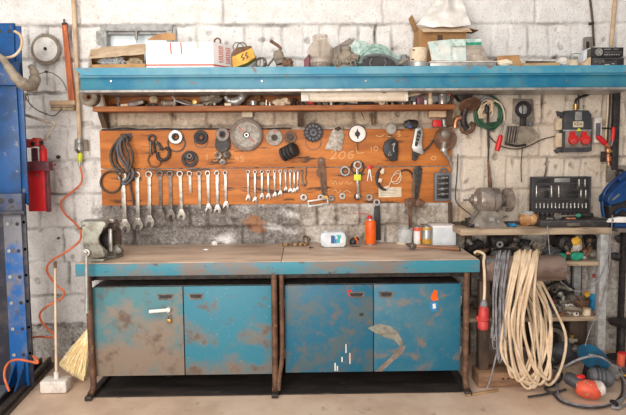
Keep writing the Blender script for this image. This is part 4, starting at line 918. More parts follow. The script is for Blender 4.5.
def wireball(label, px, py, Y, r, m, n, seed, rest, name='wire_tangle', cat='wire', th=.45, ry=None):
    t = T(name, label, cat, rest=rest); b = t.part('wire', m); rr = random.Random(seed); k = sc(Y); c = P(px, py, Y); pts = []
    a = 0; 
    for i in range(n): 
        a += rr.uniform(.7, 1.5); q = noise.noise(V(i*.31, seed, 0))*2.4; rad = r*k*rr.uniform(.72, 1)
        pts.append(c+V(math.cos(a)*math.cos(q)*rad, math.sin(q)*rad*.7, math.sin(a)*rad*((ry or r)/r)))
    b.tube(pts, th*k, n=5, sub=4); return t
wireball('grey ball of tangled wire between the yellow box and the rusty pump', 261, 61.5, -.3, 6, 'iron', 46, 4, ZS)
t = T('hand_pump', 'small rusty cylinder with a bent pipe sticking up on the shelf', 'pump', rest=ZS)
b = t.part('cylinder', 'khaki'); k = sc(-.3); b.axl(P(280.5, 62.5, -.3), P(277.3, 49.5, -.3), [(0, 4.6*k), (.3, 5.2*k), (.34, 5.8*k), (.42, 5.8*k), (.46, 5.0*k), (.82, 5.0*k), (.85, 4.2*k), (1, 3.8*k)], 22)
b = t.part('bent_pipe', 'rust'); b.ptube([(279.6, 50), (280.6, 47), (278, 44.4), (270.2, 39.4)], 1.6, -.3, n=10, smooth=False); b = t.part('stay', 'iron'); b.ptube([(267.5, 65), (275, 55.5)], 1, -.28, n=7, smooth=False)
b = t.part('foot', 'rust'); b.pblob(287, 62, -.3, 6, 4.4, .03, 9, .35, 2.2); b = t.part('foot_plate', 'iron'); b.pbox(276, 63.5, 291, 66.5, -.32, .06, .004)
t = T('maroon_card', 'dark maroon folded card leaning by the glass jar', 'card', rest=ZS); b = t.part('card', 'red_dark'); b.wprism([P(303.8, 57.5, -.34), P(309, 52, -.34), P(309, 66, -.34), P(303.8, 66, -.34)], V(.012, .05, 0))
t = T('glass_jar', 'big clear dusty glass jar standing on the blue shelf', 'jar', rest=ZS)
b = t.part('jar', 'glass'); k = sc(-.27)
prof = [(0, 0), (0, 11.5), (1, 12.8), (4, 13), (17, 13), (21, 12), (25, 9.6), (27, 7.4), (28, 6.6), (28.4, 7.6), (30, 8.0), (32, 7.8), (33, 7.0), (33, 6.2), (28, 5.8), (25, 8.6), (20.5, 11), (16, 12), (4, 12), (1.6, 11), (1.4, 0)]
b.vlathe(320.6, -.27, ZS, prof, 36); b = t.part('dust_layer', 'khaki', 'brown dust in the jar'); b.vlathe(320.6, -.27, ZS, [(1.6, 0), (1.6, 10.4), (3.4, 11.5), (5.5, 11.6), (6.5, 7), (6, 0)], 30)
t = T('hardboard_sheet', 'tilted grey brown board leaning on the wall behind the pump body', 'board', rest=ZS); b = t.part('sheet', 'grey_cast'); b.wprism([P(332, 42, -.06), P(350, 31, -.05), P(357, 38, -.05), P(352, 66, -.1), P(332, 66, -.1)], V(.0, .012, 0))
b = t.part('block', 'plastic_grey'); b.pbox(340.5, 37.5, 346, 48, -.13, .04, .003)
t = T('water_pump', 'dusty beige cast pump body with round ports beside the glass jar', 'pump', rest=ZS)
b = t.part('casting', 'khaki'); k = sc(-.31); b.pblob(346.5, 57.5, -.3, 9.5, 7.5, .05, 14, .28, 1.7); b.axl(P(345.5, 57, -.3), P(346, 45.5, -.3), [(0, 4.2*k), (.7, 4.2*k), (.74, 5*k), (1, 4.8*k)], 20); b.axl(P(339, 59, -.32), P(335.4, 60, -.35), [(0, 4*k), (1, 3.6*k)], 16); b.pbox(337, 62, 357, 66.5, -.33, .07, .005)
for x, y, r in ((346.8, 58.6, 2.3), (338, 60.5, 2), (353, 61.5, 1.9)):
    b = t.part('port', 'khaki'); b.ring(x, y, -.345, r+1.1, r, .016, 18); b = t.part('port_hole', 'black'); b.disc(x, y, -.345, [(0, r), (.005, r), (.005, 0)], 16)
b = t.part('branch', 'khaki'); b.axl(P(350, 54, -.32), P(359, 56.5, -.34), [(0, 3*k), (.8, 2.6*k), (1, 3.2*k)], 16)
# mint bundle of wrinkled hose/fabric
t = T('hose_bundle', 'pale mint green bundle of wrinkled plastic hose heaped on the shelf', 'hose', rest=ZS)
b = t.part('sheet', 'mint', 'pale draped plastic'); b.pblob(368, 57, -.16, 20, 11, .06, 6, .22, 1.8); b.pblob(359, 48, -.16, 10, 8, .045, 9, .35, 2.2); b.pblob(389, 58, -.16, 13, 7, .05, 2, .3, 2)
b = t.part('hose', 'mint_hose'); rr = random.Random(3)
for s in range(11):
    x0 = 352+s*2.0; pts = []
    for i in range(9):
        u = i/8; x = 354+s*1.2 + (44-s*2.6)*u; h = (22-s*1.55)*math.sin(PI*(u*.93+.04))**.8
        pts.append((x, 64.5-h+rr.uniform(-.7, .7)-s*.15, -.26-.009*s+.01*math.sin(s*2+i)))
    b.ptube(pts, rr.uniform(.9, 1.4), n=7, sub=4)
t = T('plastic_bowl', 'upturned dark rimmed bowl in front of the mint green bundle', 'bowl', rest=ZS)
b = t.part('rim', 'plastic_grey'); b.ptube([(361.5, 63), (363, 57.5), (369, 55), (378, 54.3), (388, 55.8), (395, 60), (398, 64.5)], 1.3, -.385, n=9)
b = t.part('shell', 'black'); b.prism([(362, 66), (363.2, 59), (369, 56.2), (378, 55.6), (387.4, 57), (394, 61), (397, 66)], -.38, .006)
for q in (((372, 58), (370, 62), (371, 66)), ((384, 58), (386, 62), (384.5, 66))): b = t.part('rib', 'plastic_grey'); b.ptube(q, .8, -.386, n=6)
t = T('grey_cloth', 'grey crumpled cloth behind the white tin on the shelf', 'cloth', rest=ZS); b = t.part('cloth', 'cord_grey'); b.pblob(405, 58, -.12, 7, 8, .04, 21, .4, 2.2)
t = T('floodlight_bracket', 'tan bent bracket lying on the shelf before the white tin', 'bracket', rest=ZS); b = t.part('arm', 'khaki'); b.ptube([(394, 65), (401, 62), (408, 58.6)], 1.8, -.36, n=8)
t = T('white_tin', 'short white perforated tin on a grey round base by the brown box', 'tin', rest=ZS)
b = t.part('base', 'alu'); b.vlathe(418, -.34, ZS, [(0, 10), (.3, 10.4), (4.4, 10.6), (5, 10), (5, 0)], 32); b = t.part('cup', 'cream'); b.vlathe(418.2, -.34, ZS, [(5, 8.2), (17.4, 8.7), (18.6, 8.2), (18.8, 7.6), (18.4, 0)], 32)
k = sc(-.34)
for dx, dy in ((-4.6, 16), (4.2, 16), (-5.6, 7), (5.8, 7)): b = t.part('slot_hole', 'black'); w_ = PZ(418.2+dx, -.34-math.sqrt(8.55**2-dx*dx)*k-.0006, ZS); b.pblob(0, 0, 0, .1, .1, .1); b.bm.clear(); b.blob(w_+V(0, 0, dy*k), (1.4*k, .002, .6*k), 1, 0)
# brown box
t = T('cardboard_box', 'tall open brown cardboard box with spread flaps on the blue shelf', 'box', rest=ZS)
x0 = PZ(418.5, -.24, ZS).x; x1 = PZ(466, -.24, ZS).x; zt = P(440, 23.5, -.24).z-(P(440, 65.5, -.24).z-ZS)
b = t.part('panel', 'card', 'plain brown side'); b.box((x0, -.235, ZS), (x0+.005, -.05, zt)); b = t.part('panel', 'card'); b.box((x1-.005, -.235, ZS), (x1, -.05, zt)); b = t.part('panel', 'card'); b.box((x0, -.055, ZS), (x1, -.05, zt)); b = t.part('panel', 'card'); b.box((x0, -.24, ZS), (x1, -.235, zt-.002)); b = t.part('bottom', 'card'); b.box((x0, -.24, ZS), (x1, -.05, ZS+.004))
b = t.part('front_flap', 'card_pale'); b.wprism([V(x0+.0, -.24, zt), V(x1+.01, -.24, zt), V(x1+.015, -.325, zt-.05), V(x0+.015, -.325, zt-.05)], V(0, .003, .004))
b = t.part('side_flap', 'card'); b.wprism([V(x0, -.23, zt), V(x0, -.07, zt), V(x0-.045, -.09, zt+.10), V(x0-.045, -.22, zt+.10)], V(-.004, 0, 0))
b = t.part('side_flap', 'card_dark'); b.wprism([V(x1, -.24, zt), V(x1, -.07, zt), V(x1+.09, -.09, zt-.01), V(x1+.09, -.24, zt-.018)], V(0, 0, -.004))
b = t.part('tape_strip', 'wood_dark'); b.box((x0+.14, -.2415, zt-.16), (x0+.18, -.2403, zt-.055))
t = T('plastic_sheet', 'crumpled white translucent plastic sheet bulging out of the brown cardboard box', 'plastic sheet', rest=None)
zb_ = zt
rows = []
for j in range(15):
    v = j/14; r_ = []
    for i in range(17):
        u = i/16; xl = 417+v*2-20*0; x = 416+24*v + (55-34*v)*u; y = 25-v*28+2*math.sin(u*PI)*(1-v) ; 
        r_.append(P(x+1.4*noise.noise(V(u*4, v*4, 3)), y+1.2*noise.noise(V(u*5, v*4, 9)), -.26+.12*v+.05*noise.noise(V(u*3.5, v*3.5, 5))-.05*math.sin(PI*u)))
    rows.append(r_)
b = t.part('sheet', 'sheet_white'); b.sheet(rows, .002)
b = t.part('inner_roll', 'white', 'white padding'); b.pblob(445, 20, -.15, 17, 13, .06, 31, .25, 1.8)
# bagged books on a tray
t = T('metal_tray', 'flat pale grey tray carrying bagged papers on the blue shelf', 'tray', rest=ZS)
x0 = PZ(430, -.39, ZS).x; x1 = PZ(496, -.39, ZS).x
b = t.part('tray', 'alu'); b.box((x0, -.40, ZS), (x1, -.25, ZS+.028), .004); b = t.part('rim', 'white_dirty'); b.box((x0-.004, -.404, ZS+.0285), (x1+.006, -.248, ZS+.036), .002)
zt_ = ZS+.038
t = T('bagged_book', 'pale magazine in a wrinkled clear bag leaning on the brown box', 'book', 'bagged papers on the tray', rest=zt_)
rows = [[P(428+22.5*u+1.5*v*(1-u)+2.6*v, 40.3-3*u+.6*u*u+(58.8-40.3+3*u*1.0)*v, -.315-.06*v-.012*noise.noise(V(u*4, v*4, 1))) for u in [i/9 for i in range(10)]] for v in [j/8 for j in range(9)]]
b = t.part('cover', 'photo_print'); b.sheet(rows, .012)
t = T('bagged_book', 'mint topped magazine in the middle of the bagged papers', 'book', 'bagged papers on the tray', rest=zt_)
rows = [[P(450+15.8*u+.6*v, 37.4+.2*u+(21.2)*v, -.313-.06*v-.012*noise.noise(V(u*4, v*4, 11))) for u in [i/7 for i in range(8)]] for v in [j/8 for j in range(9)]]
b = t.part('cover', 'photo_print'); b.sheet(rows, .012); b = t.part('mint_band', 'mint'); b.wprism([P(451, 37.2, -.328), P(465.5, 37.2, -.328), P(466, 44, -.350), P(451, 44, -.350)], V(0, -.001, 0))
t = T('bagged_book', 'grey brown bagged book with a green edge at the end of the tray', 'book', 'bagged papers on the tray', rest=zt_)
rows = [[P(466+16.5*u+5.2*v*u+.6*v, 43+(15.5)*v, -.313-.055*v-.008*noise.noise(V(u*4, v*4, 21))) for u in [i/7 for i in range(8)]] for v in [j/8 for j in range(9)]]
b = t.part('cover', 'book_grey'); b.sheet(rows, .012)
b = t.part('green_strip', 'green_tool'); b.wprism([P(466, 40.6, -.31), P(481.5, 40, -.31), P(481.5, 43.5, -.31), P(466, 44, -.31)], V(0, .008, 0)); b = t.part('pale_strip', 'mint'); b.wprism([P(466, 37, -.30), P(481.5, 36.6, -.30), P(481.5, 40, -.30), P(466, 40.4, -.30)], V(0, .008, 0))
# small card box with white scrap, sticks, roll, radios
t = T('small_carton', 'small open brown carton holding white paper on the blue shelf', 'box', rest=ZS)
x0 = PZ(497, -.36, ZS).x; x1 = PZ(521, -.36, ZS).x; k = sc(-.36)
b = t.part('front', 'card'); b.prism([(497, 57), (519, 55.5), (522, 66.5), (497, 66.5)], -.36, .004); b = t.part('back', 'card'); b.prism([(498, 56), (519, 55), (520, 66.5), (498, 66.5)], -.20, .004); b = t.part('side', 'card_dark'); b.box((x0, -.356, ZS), (x0+.004, -.2, ZS+.06))
b = t.part('paper', 'paper'); b.pblob(505, 62.6, -.375, 8, 3.2, .012, 17, .3, 2)
b = t.part('flap', 'card_pale'); b.wprism([P(519.2, 56, -.355), P(519.2, 55, -.2), P(525, 60, -.22), P(526, 61.5, -.34)], V(0, 0, -.004))
t = T('flat_stick', 'flat brown wooden slat lying along the shelf beyond the small carton', 'slat', 'slats on the blue shelf', rest=ZS+.006); b = t.part('slat', 'wood_tan'); b.wprism([P(521, 61, -.34), P(560, 60, -.33), P(560, 63, -.33), P(521, 64, -.34)], V(0, .035, 0))
t = T('flat_stick', 'dark upper slat lying under the wall beyond the small carton', 'slat', 'slats on the blue shelf', rest=ZS); b = t.part('slat', 'wood_dark'); b.wprism([P(527, 57.5, -.2), P(556, 58, -.22), P(556, 66, -.22), P(527, 66, -.2)], V(0, .03, 0))
t = T('brown_scrap', 'rusty offcut standing on the shelf behind the small carton', 'offcut', rest=ZS); b = t.part('offcut', 'rust'); b.prism([(498, 53.5), (505, 54.5), (506, 66), (498, 66)], -.12, .03, .003)
t = T('tape_roll', 'small pale tape roll with a wire loop beside the car radios', 'tape', rest=ZS)
b = t.part('roll', 'cream'); b.vlathe(573.5, -.33, ZS, [(0, 4.2), (.3, 4.6), (6, 4.6), (6.4, 4.2), (6.4, 2.2), (0, 2.2)], 24); b = t.part('wire', 'green_hose'); b.ptube([(570, 60), (571, 55), (576, 53.6), (581, 54.2)], .35, -.33, n=6)
t = T('cloth_scrap', 'pale crumpled scrap between the slats and the tape roll', 'scrap', rest=ZS); b = t.part('scrap', 'white_dirty'); b.pblob(563, 62, -.3, 4.5, 4.2, .03, 41, .4, 2)
def radio(label, x0, y0, x1, y1, m, top):
    t = T('car_radio', label, 'radio', 'car radios on the blue shelf', rest=top)
    X0 = PZ(x0, -.37, top).x; X1 = PZ(x1, -.37, top).x; h = (y1-y0)*sc(-.37)
    b = t.part('case', 'iron'); b.box((X0+.004, -.355, top), (X1-.004, -.20, top+h-.003), .003)
    b = t.part('front_panel', m); b.box((X0, -.37, top), (X1, -.3555, top+h), .004)
    return t, X0, X1, top, h
t, X0, X1, z0, h = radio('lower car radio with small buttons carrying the other radio', 592.5, 57.8, 624, 66.2, 'plastic_dark', ZS)
for i in range(3): b = t.part('knob', 'iron'); b.cyl(V(X0+.02+.028*i, -.37, z0+.032-.008*(i % 2)), V(X0+.02+.028*i, -.378, z0+.032-.008*(i % 2)), .011)
b = t.part('display', 'black'); b.box((X0+.085, -.3712, z0+.036), (X0+.165, -.3702, z0+.05))
b = t.part('slot', 'cream'); b.box((X0+.09, -.3712, z0+.008), (X0+.125, -.3702, z0+.013)); b = t.part('key_block', 'iron_dark'); b.box((X0+.18, -.373, z0+.01), (X0+.222, -.3702, z0+.048), .002)
b = t.part('slot', 'cream'); b.box((X0+.14, -.3712, z0+.014), (X0+.16, -.3702, z0+.018))
t, X0, X1, z0, h = radio('upper car radio with a big round dial lying on the other radio', 591.5, 47.4, 623.5, 56.8, 'black', ZS+.0655)
b = t.part('dial', 'alu'); b.cyl(V(X0+.05, -.37, z0+.034), V(X0+.05, -.379, z0+.034), .027, n=28)
for a in (0, 1.57, 3.14, 4.71): b = t.part('dial_key', 'black'); c = V(X0+.05+.017*math.cos(a), -.379, z0+.034+.017*math.sin(a)); b.cyl(c, c+V(0, -.002, 0), .004)
b = t.part('display', 'plastic_dark'); b.box((X0+.09, -.3714, z0+.026), (X1-.015, -.3702, z0+.042))
for i in range(7): b = t.part('preset_key', 'alu'); b.box((X0+.092+.017*i, -.3722, z0+.012), (X0+.103+.017*i, -.3702, z0+.02), .001)
for i in range(2): b = t.part('top_mark', 'alu'); b.box((X0+.09+.07*i, -.3714, z0+.053), (X0+.14+.055*i, -.3702, z0+.058))
t = T('paper_box', 'small grey box with a pale blue side beside the car radios', 'box', rest=ZS)
b = t.part('box', 'card_pale'); b.wprism([P(583.5, 64, -.36), P(590.8, 57, -.36), P(590.8, 66.2, -.36), P(583.5, 66.4, -.36)], V(0, .15, 0)); b = t.part('label', 'jug'); b.wprism([P(583.6, 52, -.3), P(590.6, 47.5, -.3), P(590.6, 56.6, -.3), P(583.6, 63.4, -.3)], V(0, .08, 0))
t = T('steel_angle', 'short grey steel angle standing upright behind the car radios', 'post', rest=ZS); b = t.part('web', 'grey_cast'); b.prism([(585.2, 32), (592.5, 31.6), (592.5, 66.5), (585.2, 66.5)], -.10, .03, .002); b = t.part('recess', 'iron_dark'); b.prism([(586.4, 36.5), (589.4, 36.5), (589.4, 49), (586.4, 49)], -.1015, .001)
t = T('wall_pipe', 'dark thin pipe down the wall behind the car radios', 'pipe'); t.part('pipe', 'wood_dark').ptube([(589.8, -4), (592.5, 20), (594, 46)], 1.1, -.045, n=9); t.part('clip', 'iron_dark').pbox(590.3, 22, 594.4, 24.5, -.06, .03, .002)
t = T('wall_pipe', 'pale thick pipe down the wall above the upper car radio', 'pipe'); t.part('pipe', 'card_pale').ptube([(615.5, -4), (613.4, 20), (611, 46)], 1.9, -.05, n=12, smooth=False)
# ------------------------------------------------------------------ on the narrow shelf
YN = -.17
RL = ZL
t = T('abrasive_roll', 'round brown roll seen end on at the end of the narrow shelf', 'roll', rest=RL)
b = t.part('roll', 'khaki'); b.ring(92.6, 97.6, -.20, 8.6, 3.2, .1, 36); b = t.part('core', 'rust'); b.ring(92.6, 97.6, -.215, 4.6, 1.6, .08, 24); b = t.part('backing', 'card_dark'); b.wprism([P(98, 90.5, -.30), P(99.8, 90.5, -.30), P(104, 105, -.30), P(102.2, 105, -.30)], V(0, .1, 0))
for v in THINGS[-1].parts[2][1].bm.verts: v.co.y += .04
t = T('orange_ball', 'small orange ball float at the end of the narrow shelf', 'float', rest=RL); b = t.part('ball', 'orange_red'); b.pblob(106.8, 101, YN, 3.2, 3.2, None, 1, 0); b = t.part('neck', 'orange_red'); b.ptube([(106.8, 98, YN), (107, 96.6, YN)], 1, n=8, smooth=False)
def stepped(name, label, cat, a, c, prof, m, Y=YN, Y2=None, n=16, rest=RL, group=None, part='body'):
    t = T(name, label, cat, group, rest=rest); k = sc(Y); b = t.part(part, m); b.axl(P(*a, Y), P(*c, Y if Y2 is None else Y2), [(u, r*k) for u, r in prof], n); return t
t = T('hook_clamp', 'grey hooked clamp with a pale tube beside the orange ball', 'clamp', rest=RL); b = t.part('hook', 'plastic_grey'); b.ptube([(116, 97.5), (118.3, 96.8), (119, 99.5), (117.6, 102), (119.4, 105.3)], 1, YN, n=8); b = t.part('tube', 'cream'); b.ptube([(121, 104.4), (128, 104)], 1.4, YN-.02, n=10, smooth=False)
t = T('wedge_plate', 'dull brown wedge-shaped plate lying on the narrow shelf', 'plate', rest=RL); b = t.part('plate', 'iron'); b.prism([(125, 103.6), (133, 100.6), (143, 99.4), (143.5, 102.5), (136, 105), (127, 106)], YN-.02, .07, .003); b = t.part('rib', 'rust'); b.prism([(128, 100.8), (142, 98.2), (142, 99.6), (129, 102.6)], YN+.01, .03)
t = T('valve_knob', 'pale domed knob on a dark stem standing on the narrow shelf', 'valve', rest=RL); b = t.part('knob', 'rag'); b.pblob(153.8, 99.4, YN, 4.4, 3.8, None, 3, .08); b = t.part('stem', 'iron_dark'); b.ptube([(153.6, 101, YN), (153.4, 106.4, YN)], 2, n=12, smooth=False); b = t.part('side_nut', 'iron_dark'); b.ptube([(150.6, 105, YN), (157, 105, YN)], 1.5, n=8, smooth=False)
t = T('brake_lever', 'brown bent lever leaning over the olive cylinder on the narrow shelf', 'lever', rest=RL); b = t.part('arm', 'rust'); b.prism([(159, 101.5), (165, 98.2), (172, 98.8), (173, 100.6), (166, 102.5), (161, 105.5), (158.8, 105)], YN+.01, .022, .002); b = t.part('boss', 'iron'); b.ring(163.5, 101.4, YN, 2.2, 1, .01, 16)
stepped('oil_filter', 'short olive cylinder lying under the brown lever on the narrow shelf', 'cylinder', (163, 105), (176.5, 104.4), [(0, 1.4), (.06, 2.4), (.2, 2.5), (.22, 2.2), (.8, 2.2), (.82, 2.6), (.96, 2.5), (1, 1.8)], 'khaki', YN-.04)
t = T('pipe_tee', 'shiny grey branching pipe tee leaning on a dark bar', 'pipe', rest=RL); b = t.part('run', 'alu'); b.ptube([(172.4, 96.5, YN-.05), (174.6, 99.6, YN-.05), (174, 106, YN-.05)], .9, n=9); b = t.part('branch', 'alu'); b.ptube([(174.8, 100.5, YN-.05), (183, 103.4, YN-.05), (190, 105.5, YN-.05)], .8, n=9)
t = T('dark_bar', 'flat dark brown bar sloping down to a brass nut on the narrow shelf', 'bar', rest=RL); b = t.part('bar', 'rust'); b.prism([(176, 97.4), (180, 97), (193.5, 101), (193, 105), (188, 105.4), (177, 100.6)], YN, .03, .002)
t = T('brass_nut', 'round brass nut on a grey rail lying on the narrow shelf', 'nut', rest=RL); b = t.part('nut', 'brass'); b.disc(195, 103, YN-.05, [(0, 2.4), (.012, 2.4), (.014, 1.2), (.008, 1.1)], 8); b = t.part('rail', 'iron'); b.pbox(189.5, 105, 204, 107.2, YN-.04, .03, .002)
t = T('rag_heap', 'tan crumpled leather rag heaped on the narrow shelf', 'rag', rest=RL); b = t.part('rag', 'khaki'); b.pblob(211, 100.5, YN, 9, 6, .05, 51, .45, 2.4); b.pblob(206.5, 96, YN+.02, 4, 4, .03, 53, .4, 2); b = t.part('knob', 'alu'); b.pblob(214.6, 105.5, YN-.06, 1.7, 1.7, None, 1, 0)
t = T('duct_elbow', 'thick grey curved duct elbow lying on the narrow shelf', 'elbow', rest=RL); b = t.part('elbow', 'alu'); b.ptube([(225.4, 97.5), (229, 101.6), (235, 102.6), (240.6, 100), (243.6, 94.5)], [2.4, 3.4, 4.4, 4.6, 4.2, 3.6], YN, n=16); b = t.part('collar', 'grey_cast'); b.ptube([(242.6, 96.5), (244.4, 93.2)], 4.8, YN, n=18, smooth=False)
stepped('chrome_cup', 'small chrome cup standing on the narrow shelf over the big grinding wheel', 'cup', (253.6, 107), (253.6, 102.2), [(0, 3.6), (.1, 4.1), (.82, 4.3), (.86, 4.8), (1, 4.7), (1, 3.8), (.4, 3.4), (.4, 0)], 'chrome', YN-.04, n=24)
t = T('leather_scrap', 'reddish brown crumpled scrap behind the chrome cup', 'scrap', rest=RL); b = t.part('scrap', 'card_dark'); b.pblob(255.5, 98.4, YN+.05, 6.4, 4.4, .04, 61, .45, 2.2); b = t.part('end', 'rag'); b.pblob(262, 102, YN+.05, 3, 2.2, .02, 62, .4, 2.2)
t = T('pale_scrap', 'small pale yellow wood chip near the duct elbow', 'chip', rest=RL); b = t.part('chip', 'paper'); b.pbox(224.5, 106.2, 231, 108.6, YN-.07, .02, .002)
for px, lb in ((266.3, 'taller of two upright bolts by the chrome cup'), (269.8, 'shorter of two upright bolts by the chrome cup')): stepped('bolt', lb, 'bolt', (px, 107), (px, 101.2 if px < 268 else 103.6), [(0, 1.5), (.3, 1.5), (.32, .9), (1, .8)], 'chrome', YN-.05, n=10, group='bolts on the narrow shelf')
t = T('white_rag', 'white crumpled rag on the narrow shelf near the lamp', 'rag', rest=RL); b = t.part('rag', 'cream'); b.pblob(281, 103, YN-.02, 9, 3.6, .04, 71, .35, 2.2)
t = T('red_knob', 'red round knob with a pale tip under the lamp', 'knob', rest=RL); b = t.part('knob', 'red_plug'); b.pblob(310.5, 104.6, YN-.05, 4.2, 2.8, .025, 81, .15, 2); b = t.part('tip', 'white'); b.ptube([(310.5, 102.5, YN-.05), (310.5, 101.4, YN-.05)], .8, n=8, smooth=False)
stepped('valve_cap', 'tan round valve cap lying beneath the lamp', 'cap', (325.5, 103.4), (325.5, 103.6), [(0, 1.2), (.1, 3.2), (.9, 3.2), (1, 2)], 'khaki', YN+.01, YN-.04)
stepped('white_knob', 'small white knob standing beneath the lamp', 'knob', (331.2, 107), (331.2, 102.4), [(0, 1.2), (.3, 1), (.5, 1.7), (.9, 1.6), (1, .8)], 'white', YN-.05)
t = T('putty_knife', 'pale long-bladed knife lying beneath the lamp', 'knife', rest=RL+.012); b = t.part('blade', 'alu'); b.prism([(339, 101.6), (350, 102.8), (350, 104.4), (339.5, 103.2)], YN-.05, .005); b = t.part('handle', 'cream'); b.prism([(350, 102.6), (357.6, 103.4), (357.6, 105), (350, 104.6)], YN-.055, .014, .002)
t = T('starter_motor', 'long dark motor body lying beneath the lamp', 'motor', rest=RL); b = t.part('body', 'rubber'); k = sc(YN); b.axl(P(354, 104.6, YN), P(374, 104.6, YN), [(0, 1.6*k), (.08, 2.7*k), (.5, 2.8*k), (.52, 2.4*k), (.8, 2.4*k), (.84, 1.8*k), (1, 1.6*k)], 18); b = t.part('solenoid', 'label_navy'); b.ptube([(350.6, 104.8, YN-.03), (356, 104.4, YN-.03)], 1.7, n=12, smooth=False)
t = T('pressure_gauge', 'white round dial gauge on a stub under the end of the lamp', 'gauge', rest=RL); b = t.part('dial', 'cream'); b.disc(381.6, 103.4, YN-.04, [(0, 4), (.012, 4), (.014, 3.4)], 26); b = t.part('stub', 'cream'); b.ptube([(379, 103.6, YN-.025), (374.4, 103.8, YN-.025), (371.8, 103, YN-.025)], [1.7, 1.4, .6], n=10, smooth=False); b = t.part('needle', 'rust'); b.pbox(379.6, 103.1, 383.8, 103.6, YN-.0555, .001, 0, 50)
t = T('steel_strip', 'upright grey steel strip standing by the round dial gauge', 'strip', rest=RL); t.part('strip', 'grey_cast').pbox(386, 100.5, 388, 107, YN-.03, .02, .001)
t = T('half_ring', 'grey half ring arching on the narrow shelf beyond the dial gauge', 'ring', rest=RL); b = t.part('arc', 'grey_cast'); b.ptube([(392, 107.4), (392.6, 104), (395.4, 101.8), (399, 101.8), (402, 104), (402.8, 107.4)], 1.1, YN-.04, n=10)
t = T('pale_tube', 'pale tapering tube lying at the end of the lamp', 'tube', rest=RL+.055); b = t.part('tube', 'cream'); b.ptube([(407, 99.2), (415, 97.4), (423.6, 95.4)], [1.6, 1.7, 1.3], YN-.02, n=12)
t = T('tube_rest', 'maroon block under the pale tapering tube', 'block', rest=RL); t.part('block', 'red_dark').pbox(417, 99.4, 424, 106.8, YN-.04, .05, .003)
for px, h, lb in ((414.4, 2.6, 'lower of two white caps on the narrow shelf'), (425.6, 4.4, 'taller of two white caps on the narrow shelf, by the cream bottle')): stepped('white_cap', lb, 'cap', (px, 107), (px, 107-h), [(0, 1.4), (.9, 1.5), (1, 1)], 'white', YN-.06, group='white caps on the narrow shelf')
t = T('glue_bottle', 'cream bottle with a narrow cap standing on the narrow shelf', 'bottle', rest=RL); b = t.part('bottle', 'cream'); k = sc(YN-.04); b.vlathe(430.2, YN-.04, RL, [(0, 2.1), (.4, 2.5), (5.6, 2.6), (6.8, 1.6), (7.2, 1.5)], 18); b = t.part('cap', 'card_pale'); b.vlathe(430.2, YN-.04, RL, [(7.2, 2), (11, 1.9), (11.4, 1.4)], 14)
t = T('chrome_jar', 'shiny square-shouldered metal jar at the end of the narrow shelf', 'jar', rest=RL); b = t.part('body', 'chrome'); b.vlathe(442.3, YN-.04, RL, [(0, 3.8), (.5, 4.3), (7.4, 4.3), (8.4, 3.8), (10.2, 4.2), (10.8, 3.8), (10.4, 0)], 22); b = t.part('lid_tab', 'chrome'); b.pbox(445, 93.6, 447, 97, YN-.04, .012, .002)
t = T('bent_rod', 'orange brown bent rod over the bottle and metal jar', 'rod', rest=None); b = t.part('rod', 'wood_orange'); b.ptube([(424.5, 96.8, YN), (429, 92.8, YN), (437, 91.6, YN), (446, 92.6, YN), (450.5, 95.5, YN)], .8, n=9)
fit = [(113, 2.2, 5), (133.5, 2.0, 4), (147.5, 2.4, 5), (169, 3, 7), (181.5, 2.4, 6), (185.5, 2.6, 5), (199.5, 3.2, 8), (220, 2.6, 6), (232, 2.6, 4), (246.5, 3.4, 7), (274, 2.6, 6), (293.5, 3, 6), (297.5, 2.3, 5), (303, 2.8, 5), (316.5, 2.6, 5), (321, 2.4, 6), (335.5, 2.8, 5), (345.5, 2.4, 5), (363.5, 2.2, 6), (389.5, 2.4, 6), (397.2, 2.4, 4), (406, 2.8, 5), (411, 2.6, 6), (420.8, 2.6, 5), (435.5, 2.4, 6), (449.5, 2.6, 7)]
fit_at = ['by the orange ball', 'behind the brown wedge plate', 'before the pale domed knob', 'behind the olive cylinder', 'behind the shiny pipe tee', 'behind the dark sloping bar', 'behind the grey rail past the brass nut', 'under the crumpled leather rag', 'under the thick duct elbow', 'past the duct elbow towards the chrome cup', 'under the white rag by the upright bolts', 'past the white rag towards the lamp', 'second past the white rag', 'at the lamp end before the red knob', 'just past the red knob', 'before the tan valve cap', 'just past the small white knob', 'behind the pale knife blade', 'behind the long dark motor', 'beside the upright steel strip', 'inside the grey half ring', 'just past the grey half ring', 'between the half ring and the maroon block', 'behind the maroon block', 'between the cream bottle and the metal jar', 'at the far end past the metal jar']
for i, (px, r, h) in enumerate(fit):
    t = T('pipe_fitting', 'dark steel fitting '+fit_at[i]+' on the narrow shelf', 'fitting', 'dark fittings at the back of the narrow shelf', rest=RL)
    b = t.part('body', ['iron_dark', 'rust', 'iron', 'rubber'][i % 4]); a = R.uniform(-.6, .6) if i % 3 else 1.45
    k = sc(-.095); c = PZ(px, -.095, RL+.06); d = V(math.sin(a), 0, math.cos(a)); L_ = h*k*1.4
    b.axl(c, c+d*L_, [(0, r*.6*k), (.04, r*.8*k), (.3, r*.8*k), (.32, r*.55*k), (.66, r*.55*k), (.68, r*.8*k), (.95, r*.8*k), (1, r*.5*k), (.8, r*.3*k)], 12)
